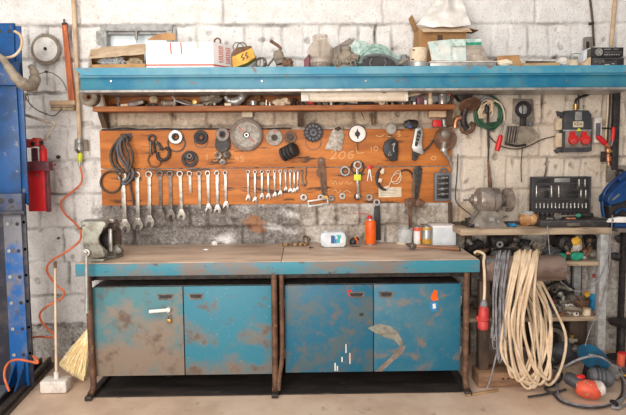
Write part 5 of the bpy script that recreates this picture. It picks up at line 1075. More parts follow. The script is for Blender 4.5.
# lamp under the blue shelf
t = T('fluorescent_lamp', 'long white fluorescent lamp fixed beneath the blue shelf', 'lamp')
b = t.part('housing', 'cream_light'); b.pbox(301, 92.2, 408, 95.6, -.31, .06, .003)
b = t.part('diffuser', 'cream_light', 'pale ribbed diffuser'); x0 = P(309, 98, -.33).x; x1 = P(406.5, 98, -.33).x; zc = P(350, 97.6, -.33).z
b.tube([V(x0, -.285, zc), V(x1, -.285, zc)], .026, n=18, smooth=False)
for a, c in ((301, 309), (405.5, 408.4)): b = t.part('end_cap', 'white'); b.pbox(a, 94.4, c, 101, -.325, .075, .004)
for px in (319, 384): b = t.part('clip', 'iron'); b.pbox(px-2, 91, px+2, 93, -.317, .05, .001)
# ------------------------------------------------------------------ on the bench
ZB = ZT
# vise
YVI = -.62
t = T('bench_vise', 'big grey bench vise with a long bar handle at the corner of the workbench', 'vise')
k = sc(-.70)
W0 = lambda px, py, Y=-.74: P(px, py, Y)
b = t.part('swivel_base', 'vise'); c = PZ(106, -.50, ZB); b.lathe(c+V(0, 0, .001), V(0, 0, 1), [(0, .115), (.012, .118), (.024, .11), (.03, .085), (.055, .08)], 34); b.box((c.x-.05, c.y-.17, ZB+.001), (c.x+.05, c.y+.11, ZB+.02), .005)
b = t.part('fixed_body', 'iron')  # darker iron stands in for the shade behind the front jaw
zt_ = P(97, 219.0, -.58).z
b.prism([(92, 230), (112, 228), (115.5, 233), (116, 246), (114, 256), (94, 257)], -.52, .12, .012); b.prism([(88, 221.5), (113, 220.5), (116.5, 225), (113, 231), (92, 231)], -.56, .07, .006)
b = t.part('fixed_jaw', 'alu'); b.box((P(84, 219, -.60).x, -.60, zt_-.026), (P(113.5, 219, -.60).x, -.56, zt_), .004)
b = t.part('moving_body', 'vise')
b.prism([(79.8, 222.5), (84, 221), (103.5, 221.2), (106, 223.5), (104.8, 227.5), (100.5, 231), (97.6, 235), (96.6, 240), (97.8, 245), (101.5, 249.5), (105, 252.5), (104, 257), (97, 258.5), (88, 257.5), (84, 253), (83.6, 244), (83.9, 236), (83, 231), (80.8, 227.5)], -.77, .05, .010)
b.prism([(85, 229), (95, 231), (94.5, 240), (97, 250), (101, 257), (88, 257), (85, 250)], -.72, .12, .006)
b = t.part('moving_jaw', 'alu'); a = P(81, 220, -.70).x; d = P(107.5, 220, -.70).x; b.box((a, -.715, P(95, 224.5, -.70).z), (d, -.655, P(95, 220.3, -.70).z), .005)
b = t.part('guide_bar', 'iron_dark'); b.prism([(97.5, 236), (107, 233), (110, 234), (110, 248), (104.5, 250), (98.5, 246)], -.64, .10, .003)  # dark colour stands in for the shaded gap between the jaws
b = t.part('guide_bar', 'alu'); b.pbox(108.4, 229, 111.6, 251.5, -.66, .02, .003)
b = t.part('screw_boss', 'alu'); p = P(87.8, 252, -.76); b.cyl(p+V(0, .03, 0), p+V(0, -.035, 0), .03, .026, 24); b = t.part('boss_nut', 'chrome'); b.cyl(p+V(0, -.035, .004), p+V(0, -.05, .004), .016, n=6)
b = t.part('bar_handle', 'alu', 'long bar handle'); h0 = p+V(0, -.02, .02); h1 = P(86.8, 311, -.80); b.tube([h0, h1], .0115, n=14, smooth=False); b.cyl(h1+V(0, 0, .008), h1+V(0, 0, -.012), .0155)
b = t.part('clamp_lever', 'alu'); b.ptube([(108, 244, -.56), (114, 247, -.56), (119, 251.5, -.56)], 1.5, n=10); b = t.part('lever_pad', 'vise'); b.prism([(108, 246), (116, 245), (121, 249.5), (121.5, 253), (112, 256), (106, 254)], -.57, .05, .008)
# jerry can etc.
def Zb(px, Y, py): return P(px, py, Y).z
t = T('jerry_can', 'white translucent plastic jug with a blue label lying on the bench', 'jug', rest=ZB)
b = t.part('jug', 'jug'); b.prism([(320.5, 236), (322, 233.6), (326, 232.8), (342.5, 232.2), (345.2, 234), (346.4, 238), (346, 245), (344, 247.5), (325, 248), (321.4, 246), (320.2, 242)], -.25, .13, .012)
for a in (((331, 235.8, 334.2, 243.8), 'label_navy'), ((334.3, 236.6, 336.6, 243.6), 'label_blue'), ((336.8, 235.2, 341, 243.4), 'label_teal'), ((340, 238.8, 343, 243.2), 'white'), ((335.4, 236.8, 337.4, 239.4), 'white')): b = t.part('label_patch', a[1]); b.pbox(*a[0], -.2512-(.0006 if a[1] == 'white' else 0), .0012)
b = t.part('cap', 'white'); b.axl(P(326, 233, -.19), P(325.6, 230.8, -.19), [(0, .018), (.9, .018), (1, .014)], 16)
t = T('spray_can', 'orange spray can with a red cap standing on the bench', 'can', rest=ZB)
b = t.part('can', 'orange'); Y = -.13; b.vlathe(370.4, Y, ZB, [(0, 5.2), (.6, 5.6), (22, 5.6), (24, 5.0), (25.6, 3.6), (26, 3.4)], 30); b = t.part('base_rim', 'chrome'); b.vlathe(370.4, Y, ZB, [(0, 5.7), (1, 5.75), (1.2, 5.6)], 30)
b = t.part('cap', 'red'); b.vlathe(369.8, Y, ZB, [(25.8, 2.6), (28.6, 2.5), (29.4, 1.6), (29.4, 0)], 20); b = t.part('collar', 'alu'); b.vlathe(370.4, Y, ZB, [(25, 4.4), (26.2, 4.2), (26.4, 3.2)], 24); b = t.part('straw', 'red'); b.ptube([(369, 214.4, Y), (358, 213.2, Y)], .35, n=6, smooth=False)
b = t.part('label_strip', 'yellow', 'yellow edge of the label'); b.pbox(364.9, 225, 365.8, 240, Y-.012, .01)
t = T('drill_chuck', 'small black and orange chuck lying between the jug and the orange can', 'chuck', rest=ZB)
b = t.part('body', 'black'); b.axl(P(351, 241.5, -.2), P(357.5, 236.5, -.16), [(0, .018), (.2, .03), (.6, .032), (.8, .02), (1, .018)], 18); b = t.part('clip', 'orange'); b.ptube([(354.6, 235, -.2), (356.8, 238, -.2), (357, 241.5, -.2)], 1, n=8); b = t.part('key', 'iron'); b.ptube([(350.8, 243, -.22), (355, 243.4, -.22), (360, 243, -.22)], 1.2, n=8)
t = T('tin_can', 'thin tall tin with a red top half beside the yellow banded tin', 'tin', 'tins beside the white box', rest=ZB); b = t.part('tin', 'white'); Y = -.12; b.vlathe(417.2, Y, ZB, [(0, 3.4), (.4, 3.7), (17, 3.7), (17.6, 3.3)], 24); b = t.part('red_label', 'orange_red'); b.vlathe(417.2, Y, ZB, [(13.4, 3.72), (13.4, 3.8), (16.8, 3.8), (16.8, 3.72)], 24); b = t.part('lid', 'chrome'); b.vlathe(417.2, Y, ZB, [(17, 3.9), (18, 3.9), (18.1, 3.2), (17.6, 0)], 24); b = t.part('stripe', 'wood_orange'); b.pbox(419.6, 226.5, 421.4, 242.2, Y-.024, .012)
t = T('tin_can', 'silver tin with a yellow band standing against the white box', 'tin', 'tins beside the white box', rest=ZB); Y = -.13; b = t.part('tin', 'alu'); b.vlathe(426.6, Y, ZB, [(0, 4.3), (.4, 4.7), (17.4, 4.7), (18, 4.3)], 28); b = t.part('band', 'yellow', 'yellow band'); b.vlathe(426.6, Y, ZB, [(.6, 4.72), (.6, 4.82), (5.4, 4.82), (5.4, 4.72)], 28); b = t.part('band', 'yellow'); b.vlathe(426.6, Y, ZB, [(14.8, 4.72), (14.8, 4.82), (17, 4.82), (17, 4.72)], 28); b = t.part('lid', 'chrome'); b.vlathe(426.6, Y, ZB, [(17.6, 4.9), (18.4, 4.9), (18.5, 4.2), (18, 0)], 28)
t = T('plastic_cup', 'dusty clear ribbed cup standing on the bench behind the hammer', 'cup', rest=ZB); Y = -.11; b = t.part('cup', 'film'); b.vlathe(405, Y, ZB, [(0, 0), (0, 6.5), (.6, 7), (15.5, 7.8), (15.6, 7.4), (1, 6.4), (1, 0)], 30); b = t.part('ring', 'paper'); b.vlathe(403, Y, ZB, [(0, 6.6), (1.8, 7.2), (1.9, 5.9)], 26)
for v in THINGS[-1].parts[1][1].bm.verts: v.co.y -= .0; v.co.x += .0
t = T('white_box', 'plain white cardboard box on the bench beside the two tins', 'box', rest=ZB); xw0 = PZ(433, -.20, ZB).x; xw1 = PZ(456, -.20, ZB).x; hw = 19.5*sc(-.2)
b = t.part('box', 'jug'); b.box((xw0, -.20, ZB), (xw1, -.06, ZB+hw), .003); b = t.part('lid_edge', 'carton'); b.box((xw0-.003, -.203, ZB+hw-.012), (xw1+.002, -.057, ZB+hw+.003), .002)
b = t.part('side_tape', 'film'); b.box((xw0-.0012, -.19, ZB+.01), (xw0-.0002, -.07, ZB+hw-.014))
t = T('hammer', 'wood-handled hammer lying on the bench in front of the white box', 'hammer', rest=ZB)
ha = PZ(413, -.36, ZB)+V(0, 0, .026); hb = PZ(459.5, -.44, ZB)+V(0, 0, .014)
b = t.part('handle', 'wood_handle'); b.axl(ha, hb, [(0, .009), (.1, .010), (.4, .0125), (.8, .0155), (.97, .016), (1, .012)], 16); b = t.part('grip_end', 'black'); d = (hb-ha).normalized(); b.cyl(hb-d*.004, hb+d*.008, .0165)
b = t.part('head', 'iron'); u = V(-.35, .94, 0).normalized(); b.axl(ha-d*.01-u*.035, ha-d*.01+u*.085, [(0, .018), (.06, .024), (.24, .024), (.3, .016), (.55, .017), (.62, .014), (1, .004)], 14)
t = T('paper_scrap', 'small crumpled white paper scrap lying on the bench under the dark spanners', 'paper', rest=ZB); b = t.part('scrap', 'white'); b.pblob(214.5, 239.5, -.12, 2.8, 2, .018, 91, .5, 2.6)
t = T('oily_rag', 'pale flattened scrap lying on the bench before the crumpled paper', 'paper', rest=ZB); b = t.part('scrap', 'carton'); b.pblob(206, 246, -.3, 2.6, .6, .02, 92, .4, 2.4)
t = T('bead_chain', 'rusty chain laid along the back edge of the bench', 'chain', rest=ZB)
for i in range(17):
    x = 281.5+i*1.65; c = PZ(x, -.16+.012*math.sin(i*1.3), ZB)+V(0, 0, .011); b = t.part('chain_link', ['brass', 'rust', 'wood_tan'][i % 3]); a = i*.9
    b.lathe(c, V(math.cos(a)*.4, math.sin(a)*.5, .9 if i % 2 else .25), [(-.004, .011), (.004, .011), (.004, .005), (-.004, .005)], 10, True)
wireball('small dark tangle of wire on the bench beside the rusty chain', 306, 239.5, -.10, 4.5, 'rust', 26, 9, ZB, th=.6)
t = T('bolt', 'single dark bolt lying on the bench near the jug', 'bolt', rest=ZB); k = sc(-.25); p = PZ(309.5, -.27, ZB); b = t.part('body', 'iron_dark'); b.axl(p, p+V(.03, -.01, 0), [(0, .008), (.3, .008), (.32, .004), (1, .004)], 8)
# small things on the ledge under the bench top
for px, lb in ((403.6, 'yellow capped bottle stub under the bench top'), (419.5, 'second yellow capped stub under the bench top, farther from the vise')):
    t = T('marker', lb, 'marker', rest=ZT-.0895); p = P(px, 275.6, -.60); b = t.part('body', 'black'); b.box((p.x-.03, -.62, p.z-.012), (p.x+.05, -.58, p.z+.006), .004); b = t.part('cap', 'yellow_green'); b.box((p.x-.012, -.632, p.z-.006), (p.x+.012, -.6205, p.z+.004), .002)
t = T('wood_scrap', 'pale wooden scrap stuck under the bench corner behind the vise handle', 'scrap', rest=ZT-.0895); b = t.part('scrap', 'wood_tan'); b.prism([(92.5, 277), (99.5, 277), (99, 281.5), (95, 283.5), (92.5, 282.5)], -.60, .05, .004)
# ------------------------------------------------------------------ rack: on the top plank
t = T('bench_grinder', 'dusty grey bench grinder with one grinding wheel on the rack top', 'grinder', rest=ZR)
Y = -.30; k = sc(Y)
b = t.part('base', 'grinder')
zb = ZR; p0 = P(469.5, 226, Y-.10).x; p1 = P(506.5, 226, Y-.10).x; q0 = P(481, 210, Y-.06).x; q1 = P(496, 210, Y-.06).x
rows_ = [[V(p0, Y-.1, zb), V(p1, Y-.1, zb), V(p1, Y+.07, zb), V(p0, Y+.07, zb)], [V(p0, Y-.1, zb+.015), V(p1, Y-.1, zb+.015), V(p1, Y+.07, zb+.015), V(p0, Y+.07, zb+.015)], [V(q0, Y-.055, zb+.12), V(q1, Y-.055, zb+.12), V(q1, Y+.04, zb+.12), V(q0, Y+.04, zb+.12)]]
vv = [[b.bm.verts.new(p) for p in r] for r in rows_]; b._faces(vv, False, True, cap=True)
b = t.part('motor', 'grinder'); zc = P(488, 198.5, Y).z - (P(488, 226.5, Y-.1).z-ZR); xm = P(488, 198, Y).x
b.lathe(V(xm, Y, zc), V(1, 0, 0), [(-.098, .03), (-.094, .062), (-.076, .088), (-.066, .093), (.0, .095), (.066, .093), (.076, .086), (.094, .058), (.098, .03)], 40)
b = t.part('seam_band', 'iron'); b.lathe(V(xm+.025, Y, zc), V(1, 0, 0), [(-.004, .0955), (-.003, .097), (.003, .097), (.004, .0955)], 40)
b = t.part('bearing_cap', 'grinder'); b.lathe(V(xm-.098, Y, zc), V(-1, 0, 0), [(0, .05), (.02, .045), (.022, .022), (.04, .02)], 24); b = t.part('spindle', 'chrome'); b.cyl(V(xm-.13, Y, zc), V(xm-.185, Y, zc), .008)
b = t.part('bearing_cap', 'grinder'); b.lathe(V(xm+.098, Y, zc), V(1, 0, 0), [(0, .045), (.018, .04), (.02, .02), (.06, .018)], 24)
b = t.part('grinding_wheel', 'disc_rim'); b.lathe(V(xm+.150, Y, zc), V(1, .16, 0), [(-.016, .024), (-.016, .084), (-.012, .090), (.012, .090), (.016, .084), (.016, .03), (.022, .02), (.04, .014), (.04, 0)], 36)
b = t.part('tool_rest', 'iron'); b.box((xm+.098, Y-.10, zc-.05), (xm+.15, Y-.086, zc-.04)); b.box((xm+.075, Y-.10, zc-.07), (xm+.1, Y-.07, zc-.042))
b = t.part('name_plate', 'alu'); b.wprism([V(xm-.02, Y-.094, zb+.05), V(xm+.02, Y-.094, zb+.05), V(xm+.018, Y-.083, zb+.075), V(xm-.018, Y-.083, zb+.075)], V(0, -.002, 0))
t = T('iron_rod_rest', 'rusty tapered stake standing on the rack behind the bench grinder', 'stake', rest=ZR); b = t.part('stake', 'rust'); b.ptube([(491, 226, -.12), (490.5, 200, -.10), (489.5, 180, -.08), (488, 163.5, -.06)], [2.6, 2.4, 2.0, 1.4, 1.0], n=10)
t = T('flat_iron', 'dark iron block lying on the rack beside the bench grinder', 'block', rest=ZR); b = t.part('block', 'iron_dark'); xx = PZ(460.5, -.3, ZR).x; b.box((xx+.035, -.40, ZR), (xx+.075, -.2, ZR+.03), .004); b = t.part('roller', 'iron_dark'); b.cyl(V(xx+.035, -.3, ZR+.048), V(xx+.075, -.3, ZR+.048), .017)
t = T('blue_rag', 'bright blue rag tucked under the bench grinder', 'rag', rest=ZR); b = t.part('rag', 'blue_bright'); b.pblob(512, 226, -.34, 4.5, 1.6, .05, 95, .25, 2.2)
t = T('amber_jars', 'lumpy amber coloured bag of grease on the rack top', 'bag', rest=ZR); b = t.part('bag', 'glass_amber'); b.pblob(525, 219.5, -.3, 6.4, 6.4, .045, 96, .18, 1.8); b.pblob(532, 219.5, -.30, 6, 6.2, .045, 97, .18, 1.8); b = t.part('film_top', 'film'); b.pblob(528, 213.6, -.3, 6, 2, .03, 98, .35, 2.4)
# socket set
t = T('socket_set', 'open black tool case of chrome sockets standing on the rack top', 'tool case', rest=ZR)
b = t.part('lid', 'case_black'); x0 = P(532, 180, -.12).x; x1 = P(591, 180, -.12).x; zt_ = P(560, 176.8, -.12).z; zb_ = P(560, 219, -.12).z
b.box((x0, -.12, zb_), (x1, -.07, zt_), .008)
b = t.part('lid_rim', 'plastic_dark')
for a in ((x0, x1, zt_-.012, zt_), (x0, x1, zb_, zb_+.012)): b.box((a[0], -.128, a[2]), (a[1], -.119, a[3]), .002)
for a in ((x0, x0+.012), (x1-.012, x1)): b.box((a[0], -.128, zb_+.012), (a[1], -.119, zt_-.012), .002)
for y in (183.5, 198.8, 210.8): b.box((x0+.012, -.126, P(560, y+.8, -.12).z), (x1-.012, -.119, P(560, y, -.12).z))
def skt(x, y0, y1, r=1.15, m='chrome', nm='socket'):
    b = t.part(nm, m); k = sc(-.13); b.axl(P(x, y1, -.128), P(x, y0, -.128), [(0, r*k*.8), (.04, r*k), (.5, r*k), (.55, r*k*.85), (1, r*k*.85)], 12)
for x in (536.5, 551.5, 558.7): skt(x, 185.8, 197.6)
for x, y0, y1 in ((579, 179.2, 187.2), (585, 179.2, 187.2), (581, 189.8, 198.2), (585.8, 189.8, 198.2)): skt(x, y0, y1)
for i in range(14): skt(536.4+i*3.82, 203.6-(.6 if i % 3 else 0), 208.4, .95+.04*(i % 4))
for i in range(11): skt(538+i*4.6, 212.8, 216.4, .8, 'iron')
b = t.part('emblem_plate', 'alu', 'pale name plate'); b.pbox(554.6, 178.2, 570.2, 182.4, -.1265, .007, .002)
for a in ((538.5, 185.5, 549.6, 188), (544, 191, 549, 198), (567.4, 190.6, 578.6, 194), (568, 195, 578, 198.4), (535, 179.2, 551, 183), (571, 180.5, 576.6, 188.6)): b = t.part('recess', 'black'); b.pbox(*a, -.1225, .003, .001)
b = t.part('base', 'case_black'); xb0 = PZ(540, -.40, ZR).x; xb1 = PZ(609.5, -.40, ZR).x; b.box((xb0, -.405, ZR), (xb1, -.135, ZR+.052), .008); b = t.part('base_rim', 'plastic_dark'); b.box((xb0-.002, -.408, ZR+.036), (xb1+.002, -.402, ZR+.05), .002)
b = t.part('latch', 'iron'); xl = PZ(573, -.408, ZR).x; b.box((xl-.05, -.414, ZR+.008), (xl+.05, -.406, ZR+.034), .003); b = t.part('hinge', 'black'); b.cyl(V(x0+.02, -.128, ZR+.06), V(x1-.02, -.128, ZR+.06), .007)
ZC = ZR+.0535
t = T('ratchet', 'chrome ratchet handle with a black and green grip lying on the open tool case', 'ratchet', rest=ZC)
b = t.part('head', 'chrome'); p = PZ(557.6, -.37, ZC)+V(0, 0, .018); b.lathe(p, V(-.05, -.6, .8), [(-.014, .014), (-.010, .027), (.010, .027), (.014, .016)], 24); q = PZ(577, -.34, ZC)+V(0, 0, .018); b = t.part('shaft', 'chrome'); b.cyl(p, q, .008)
b = t.part('collar', 'green_tool'); d = (q-p).normalized(); b.cyl(q, q+d*.02, .0145); b = t.part('grip', 'black'); b.axl(q+d*.02, q+d*.135, [(0, .013), (.2, .018), (.8, .019), (.95, .017), (1, .010)], 18)
for px, lb, m in ((546, 'dark extension bar lying on the open tool case', 'iron_dark'), (550.5, 'pale short socket lying on the open tool case', 'chrome'), (570, 'copper coloured bit lying under the ratchet', 'copper')):
    t = T('socket_bit', lb, 'socket', rest=ZC); p = PZ(px, -.39 if m != 'iron_dark' else -.33, ZC)+V(0, 0, .012); b = t.part('body', m); b.axl(p-V(.03, .0, 0), p+V(.035 if m != 'chrome' else .012, -.008, 0), [(0, .009), (.3, .009), (.33, .006), (.7, .006), (.74, .010), (1, .009)], 12)
# blue machine at the frame's edge
t = T('saw_stand', 'steel topped stand carrying the blue chop saw beside the rack', 'stand')
Y = -.40; zs_ = ZR-.004; xx0 = P(614, 225, Y).x; b = t.part('stand_top', 'iron'); b.box((xx0, -.46, zs_-.03), (xx0+.62, -.06, zs_), .004)
for x in (xx0+.26, xx0+.58):
    for y in (-.44, -.10): b = t.part('leg', 'iron_dark'); b.box((x-.018, y-.018, 0.0), (x+.018, y+.018, zs_-.0305))
t = T('chop_saw', 'blue chop saw with a round guard and motor at the end of the rack', 'saw', rest=zs_)
b = t.part('base', 'saw_blue'); b.box((P(611, 225, -.43).x+.03, -.43, zs_), (xx0+.5, -.12, zs_+.035), .006); b = t.part('fence', 'white', 'white fence plate'); b.prism([(608.5, 222.6), (611, 219), (620, 217.2), (632, 217.4), (632, 223)], -.44, .03, .004)
b = t.part('fence_hole', 'black'); c = P(612.6, 220.4, -.44); b.cyl(c+V(0, .002, 0), c+V(0, -.002, 0), .008)
b = t.part('blade_guard', 'saw_blue'); b.ptube([(603.6, 217), (602, 208), (602.2, 199), (605.2, 190), (610.6, 183.4), (618, 178)], 1.1, -.34, n=10, flat=2.4)
b = t.part('upper_guard', 'saw_blue'); b.prism([(618, 178.6), (628, 171.5), (646, 169), (650, 178), (634, 182), (624, 187)], -.37, .05, .006)
b = t.part('motor_housing', 'saw_blue'); b.prism([(607.4, 202), (608.4, 197), (616, 189), (628, 178.5), (645, 176), (648, 190), (634, 195), (620, 203), (611, 206.5)], -.42, .12, .010)
b = t.part('label', 'plastic_grey'); b.prism([(611.5, 199.5), (619, 193.4), (620.4, 195), (613, 201.2)], -.4215, .002)
b = t.part('lower_arm', 'iron_dark'); b.prism([(609, 206.5), (622, 203), (640, 196), (640, 219), (610, 219)], -.33, .08, .006); b = t.part('spindle_nut', 'chrome'); c = P(608.6, 205, -.365); b.cyl(c+V(0, .004, 0), c+V(0, -.02, 0), .012, n=6)
b = t.part('pivot', 'saw_blue'); b.ptube([(615, 214, -.40), (622, 209, -.40), (632, 213, -.40)], 1.4, n=8)
t = T('valve_wheel', 'round black handwheel fitting on a grey plate above the blue saw', 'valve'); b = t.part('plate', 'grey_cast'); b.pbox(608, 165.5, 640, 182, -.06, .03, .003); b = t.part('wheel', 'black'); b.ring(619.6, 173.6, -.062, 4.8, 2.0, .02, 22); b = t.part('hub', 'chrome'); b.disc(619.8, 173.6, -.07, [(0, 1.9), (.016, 1.8), (.018, 1)], 14)
# gas torch, chain, clamps by the rack's upper end
t = T('jumper_clamp', 'red handled spring clamp reaching from the white switch box', 'clamp', 'red handled clamps'); b = t.part('handle', 'red'); b.axl(P(597.5, 136, -.10), P(606, 144.5, -.10), [(0, .012), (.1, .02), (.8, .022), (1, .014)], 14); b = t.part('jaw', 'copper'); b.axl(P(605.6, 144, -.10), P(609, 147.6, -.10), [(0, .018), (.6, .022), (1, .014)], 12)
t = T('jumper_clamp', 'red handled spring clamp standing upright beside the perforated rail', 'clamp', 'red handled clamps'); b = t.part('handle', 'red'); b.axl(P(613.6, 127, -.115), P(612.4, 141, -.115), [(0, .008), (.1, .013), (.8, .014), (1, .010)], 14); b = t.part('jaw', 'iron'); b.ptube([(612.4, 141, -.115), (611, 146, -.115)], 1.2, n=8)
t = T('gas_torch', 'copper and brass valve fitting hanging beside the perforated rail', 'valve')
b = t.part('body', 'copper'); k = sc(-.08); b.axl(P(607.6, 146, -.08), P(608.6, 166, -.08), [(0, 1.6*k), (.1, 2.6*k), (.3, 2.8*k), (.34, 1.8*k), (.5, 1.8*k), (.52, 2.8*k), (.75, 2.8*k), (.78, 1.5*k), (1, 1.3*k)], 18); b = t.part('side_port', 'brass'); b.axl(P(607, 153, -.09), P(612, 151, -.1), [(0, 1.6*k), (1, 1.4*k)], 12); b = t.part('grip', 'iron_dark'); b.pbox(602.4, 151.5, 606, 162, -.10, .03, .003)
t = T('perforated_rail', 'dark perforated steel rail upright beneath the blue shelf', 'rail'); b = t.part('rail', 'iron_dark'); b.pbox(613.4, 89, 619.6, 170, -.075, .035, .002)
for i in range(14): b = t.part('slot_hole', 'black'); b.pbox(615.4, 92+i*5.5, 617.6, 94.8+i*5.5, -.0762, .002)
for px, m, lb in ((607.6, 'black', 'black cable hanging straight down beneath the blue shelf by the perforated rail'), (605.6, 'cord_cream', 'pale cable hanging straight down beneath the blue shelf by the perforated rail')):
    t = T('hanging_cable', lb, 'cable'); t.part('cable', m).ptube([(px+2.6, 88, -.05), (px+2, 110, -.05), (px+.4, 132, -.05), (px, 147, -.06)], .8, n=8)
t = T('wire_hoop', 'thin looped wire on the wall above the socket case', 'wire'); t.part('wire', 'cord_cream').ptube([(583, 180, -.05), (584.5, 168, -.05), (590, 163, -.05), (597, 161, -.05), (602, 165, -.05), (601, 171, -.05), (596, 172.5, -.05), (589.5, 167, -.05)], .4, n=6)
t = T('black_lead', 'thin black lead arching from the wall to the bench grinder', 'cable'); t.part('lead', 'rubber').ptube([(458, 154, -.04), (457, 175, -.04), (455.4, 196, -.04), (458, 204, -.05), (466, 211, -.08), (474, 217, -.15)], .55, n=7)
t = T('conduit', 'thin dark rod on the wall below the black conduit joint', 'conduit'); t.part('pipe', 'iron_dark').ptube([(522.4, 147, -.04), (521, 166, -.04), (521.5, 182, -.04)], .5, n=7, smooth=False)
# ------------------------------------------------------------------ rack: first shelf
Z2 = ZR2
def onr(name, label, cat, group=None, z=Z2): return T(name, label, cat, group, rest=z)
t = onr('motor_housing', 'dark motor lying under the rack top by the grinder', 'motor'); b = t.part('body', 'iron_dark'); b.axl(P(490, 246, -.2), P(510, 242, -.2), [(0, .05), (.1, .062), (.7, .062), (.72, .05), (1, .046)], 24); b = t.part('foot', 'iron_dark'); b.pbox(491, 252, 509, 262, -.26, .12, .004)
t = onr('cast_bracket', 'upright pale cast bracket leaning under the rack top', 'bracket'); b = t.part('plate', 'grey_cast'); b.prism([(509, 239.5), (517, 239), (519, 246), (514, 262), (509, 262)], -.16, .03, .003); b = t.part('cup', 'iron'); b.pblob(515.5, 246.5, -.19, 4.5, 4, .03, 3, .1)
t = onr('black_pump', 'black bulky pump lying behind the steel tube', 'pump'); b = t.part('body', 'black'); b.pblob(503, 256, -.37, 12, 6, .05, 4, .3, 2); b = t.part('pipe', 'iron'); b.ptube([(496, 248, -.3), (506, 250, -.3), (514, 248, -.3), (521, 253, -.3)], 1.8, n=9); b = t.part('flange', 'alu'); b.ring(499.5, 246, -.3, 3.6, 1.4, .014, 18)
t = onr('carburettor', 'pale crumpled carburettor casting on the rack shelf', 'carburettor'); b = t.part('casting', 'khaki'); b.pblob(538, 252, -.28, 5.5, 6.5, .05, 5, .4, 2.4); b = t.part('bowl', 'iron_dark'); b.axl(P(540, 258, -.28), P(547, 256, -.28), [(0, .03), (.8, .034), (1, .02)], 16); b = t.part('arm', 'iron'); b.ptube([(524, 258, -.3), (531, 247, -.3), (533.5, 244, -.3)], 1.1, n=8)
t = onr('round_motor', 'grey round electric motor on the rack shelf beside the white and yellow bag', 'motor'); b = t.part('body', 'iron_dark'); b.disc(558.5, 244.5, -.2, [(0, 6.5), (.02, 7.8), (.10, 8), (.12, 6.8), (.13, 3), (.15, 2.4)], 30); b = t.part('foot', 'iron_dark'); b.pbox(552, 251, 565, 262, -.30, .08, .003)
t = onr('alternator', 'brownish dark alternator behind the green tool on the rack shelf', 'motor'); b = t.part('body', 'rust'); b.disc(572, 252, -.16, [(0, 7), (.06, 8), (.09, 7), (.10, 3)], 26); b = t.part('foot', 'iron_dark'); b.pbox(562, 256, 588, 262, -.20, .06, .003)
t = onr('yellow_bag', 'white and yellow plastic bag standing on the rack shelf', 'bag'); b = t.part('bag', 'white_dirty'); b.pblob(577, 243.5, -.31, 5.4, 7, .03, 7, .25, 2); b = t.part('print', 'yellow', 'yellow print'); b.pblob(576.2, 239.6, -.332, 4.6, 4.4, .018, 8, .25, 2); b = t.part('bag_foot', 'wood_dark'); b.pbox(571, 250, 583, 257, -.33, .06, .006)
t = onr('green_hand_tool', 'bright green power tool lying on the rack shelf', 'tool'); b = t.part('body', 'green_tool'); b.prism([(557.5, 257), (560, 255.6), (565.5, 255.8), (566.5, 258.5), (565.8, 262.6), (558.5, 262.6)], -.40, .05, .006); b.prism([(571, 257.6), (574, 255.4), (583.5, 255.4), (584, 260), (576.5, 262.6), (571.5, 261.5)], -.40, .05, .006)
b = t.part('middle_band', 'black'); b.prism([(565, 256.2), (572, 256.8), (572.2, 262), (565, 262.6)], -.392, .04, .004); b = t.part('switch', 'copper'); b.pbox(566.5, 254, 571, 256.6, -.40, .02, .003); b = t.part('nose', 'iron'); b.axl(P(583.6, 259.6, -.375), P(590, 260.6, -.375), [(0, .014), (.5, .014), (.6, .008), (1, .006)], 12)
t = onr('tin_lid', 'pale rounded tin on the rack shelf beside the green tool', 'tin'); b = t.part('tin', 'grey_cast'); b.pblob(591.5, 257.5, -.34, 5.5, 4.6, .04, 11, .15, 1.6)
t = onr('yellow_cap', 'small yellow cap behind the rounded tube end', 'cap'); b = t.part('cap', 'yellow'); b.axl(P(547, 262, -.38), P(551, 258.5, -.38), [(0, .012), (.8, .016), (1, .008)], 12)
t = onr('dark_casting', 'dark heavy casting in the corner of the rack shelf', 'casting'); b = t.part('casting', 'iron_dark'); b.pblob(591, 247, -.14, 7, 9, .05, 13, .3, 2); b = t.part('nut', 'rust'); b.disc(589, 244, -.20, [(0, 2.4), (.015, 2.4), (.018, 1.2)], 6)
# second rack shelf
Z3 = ZR3
def heap(name, label, cat, parts, z=Z3, group=None):
    t = T(name, label, cat, group, rest=z)
    for nm, m, kind, *a in parts:
        b = t.part(nm, m)
        getattr(b, kind)(*a[0], **(a[1] if len(a) > 1 else {}))
    return t
heap('rusty_bowl', 'round rusty bowl full of bolts on the lower rack shelf', 'bowl', [('bowl', 'rust', 'vlathe', (579, -.28, Z3, [(0, 5), (1, 7.5), (6, 9.4), (12, 10), (12.4, 9.2), (7, 8.4), (3, 6), (3, 0)], 30))])
t = THINGS[-1]
for i in range(9): a = i*2.4; b = t.part('bolt_head', ['alu', 'white', 'chrome'][i % 3]); p = PZ(579+5.6*math.cos(a)*(.4+.07*i), -.28, Z3)+V(0, .03*math.sin(a), 9.3*sc(-.28)); b.lathe(p, V(math.cos(a)*.5, -.5, .8), [(0, .009), (.008, .009), (.010, .005)], 6)
b = t.part('bolt_bed', 'iron_dark'); b.vlathe(579, -.28, Z3, [(7, 0), (7, 8), (9.2, 8.6), (10, 4), (10.2, 0)], 24)
heap('yellow_spout', 'yellow plastic piece lying on the rusty bowl', 'spout', [('spout', 'yellow', 'prism', ([(584, 301.5), (589.5, 298.6), (590.5, 303), (586.5, 305)], -.27, .03, .003))], z=Z3+.094)
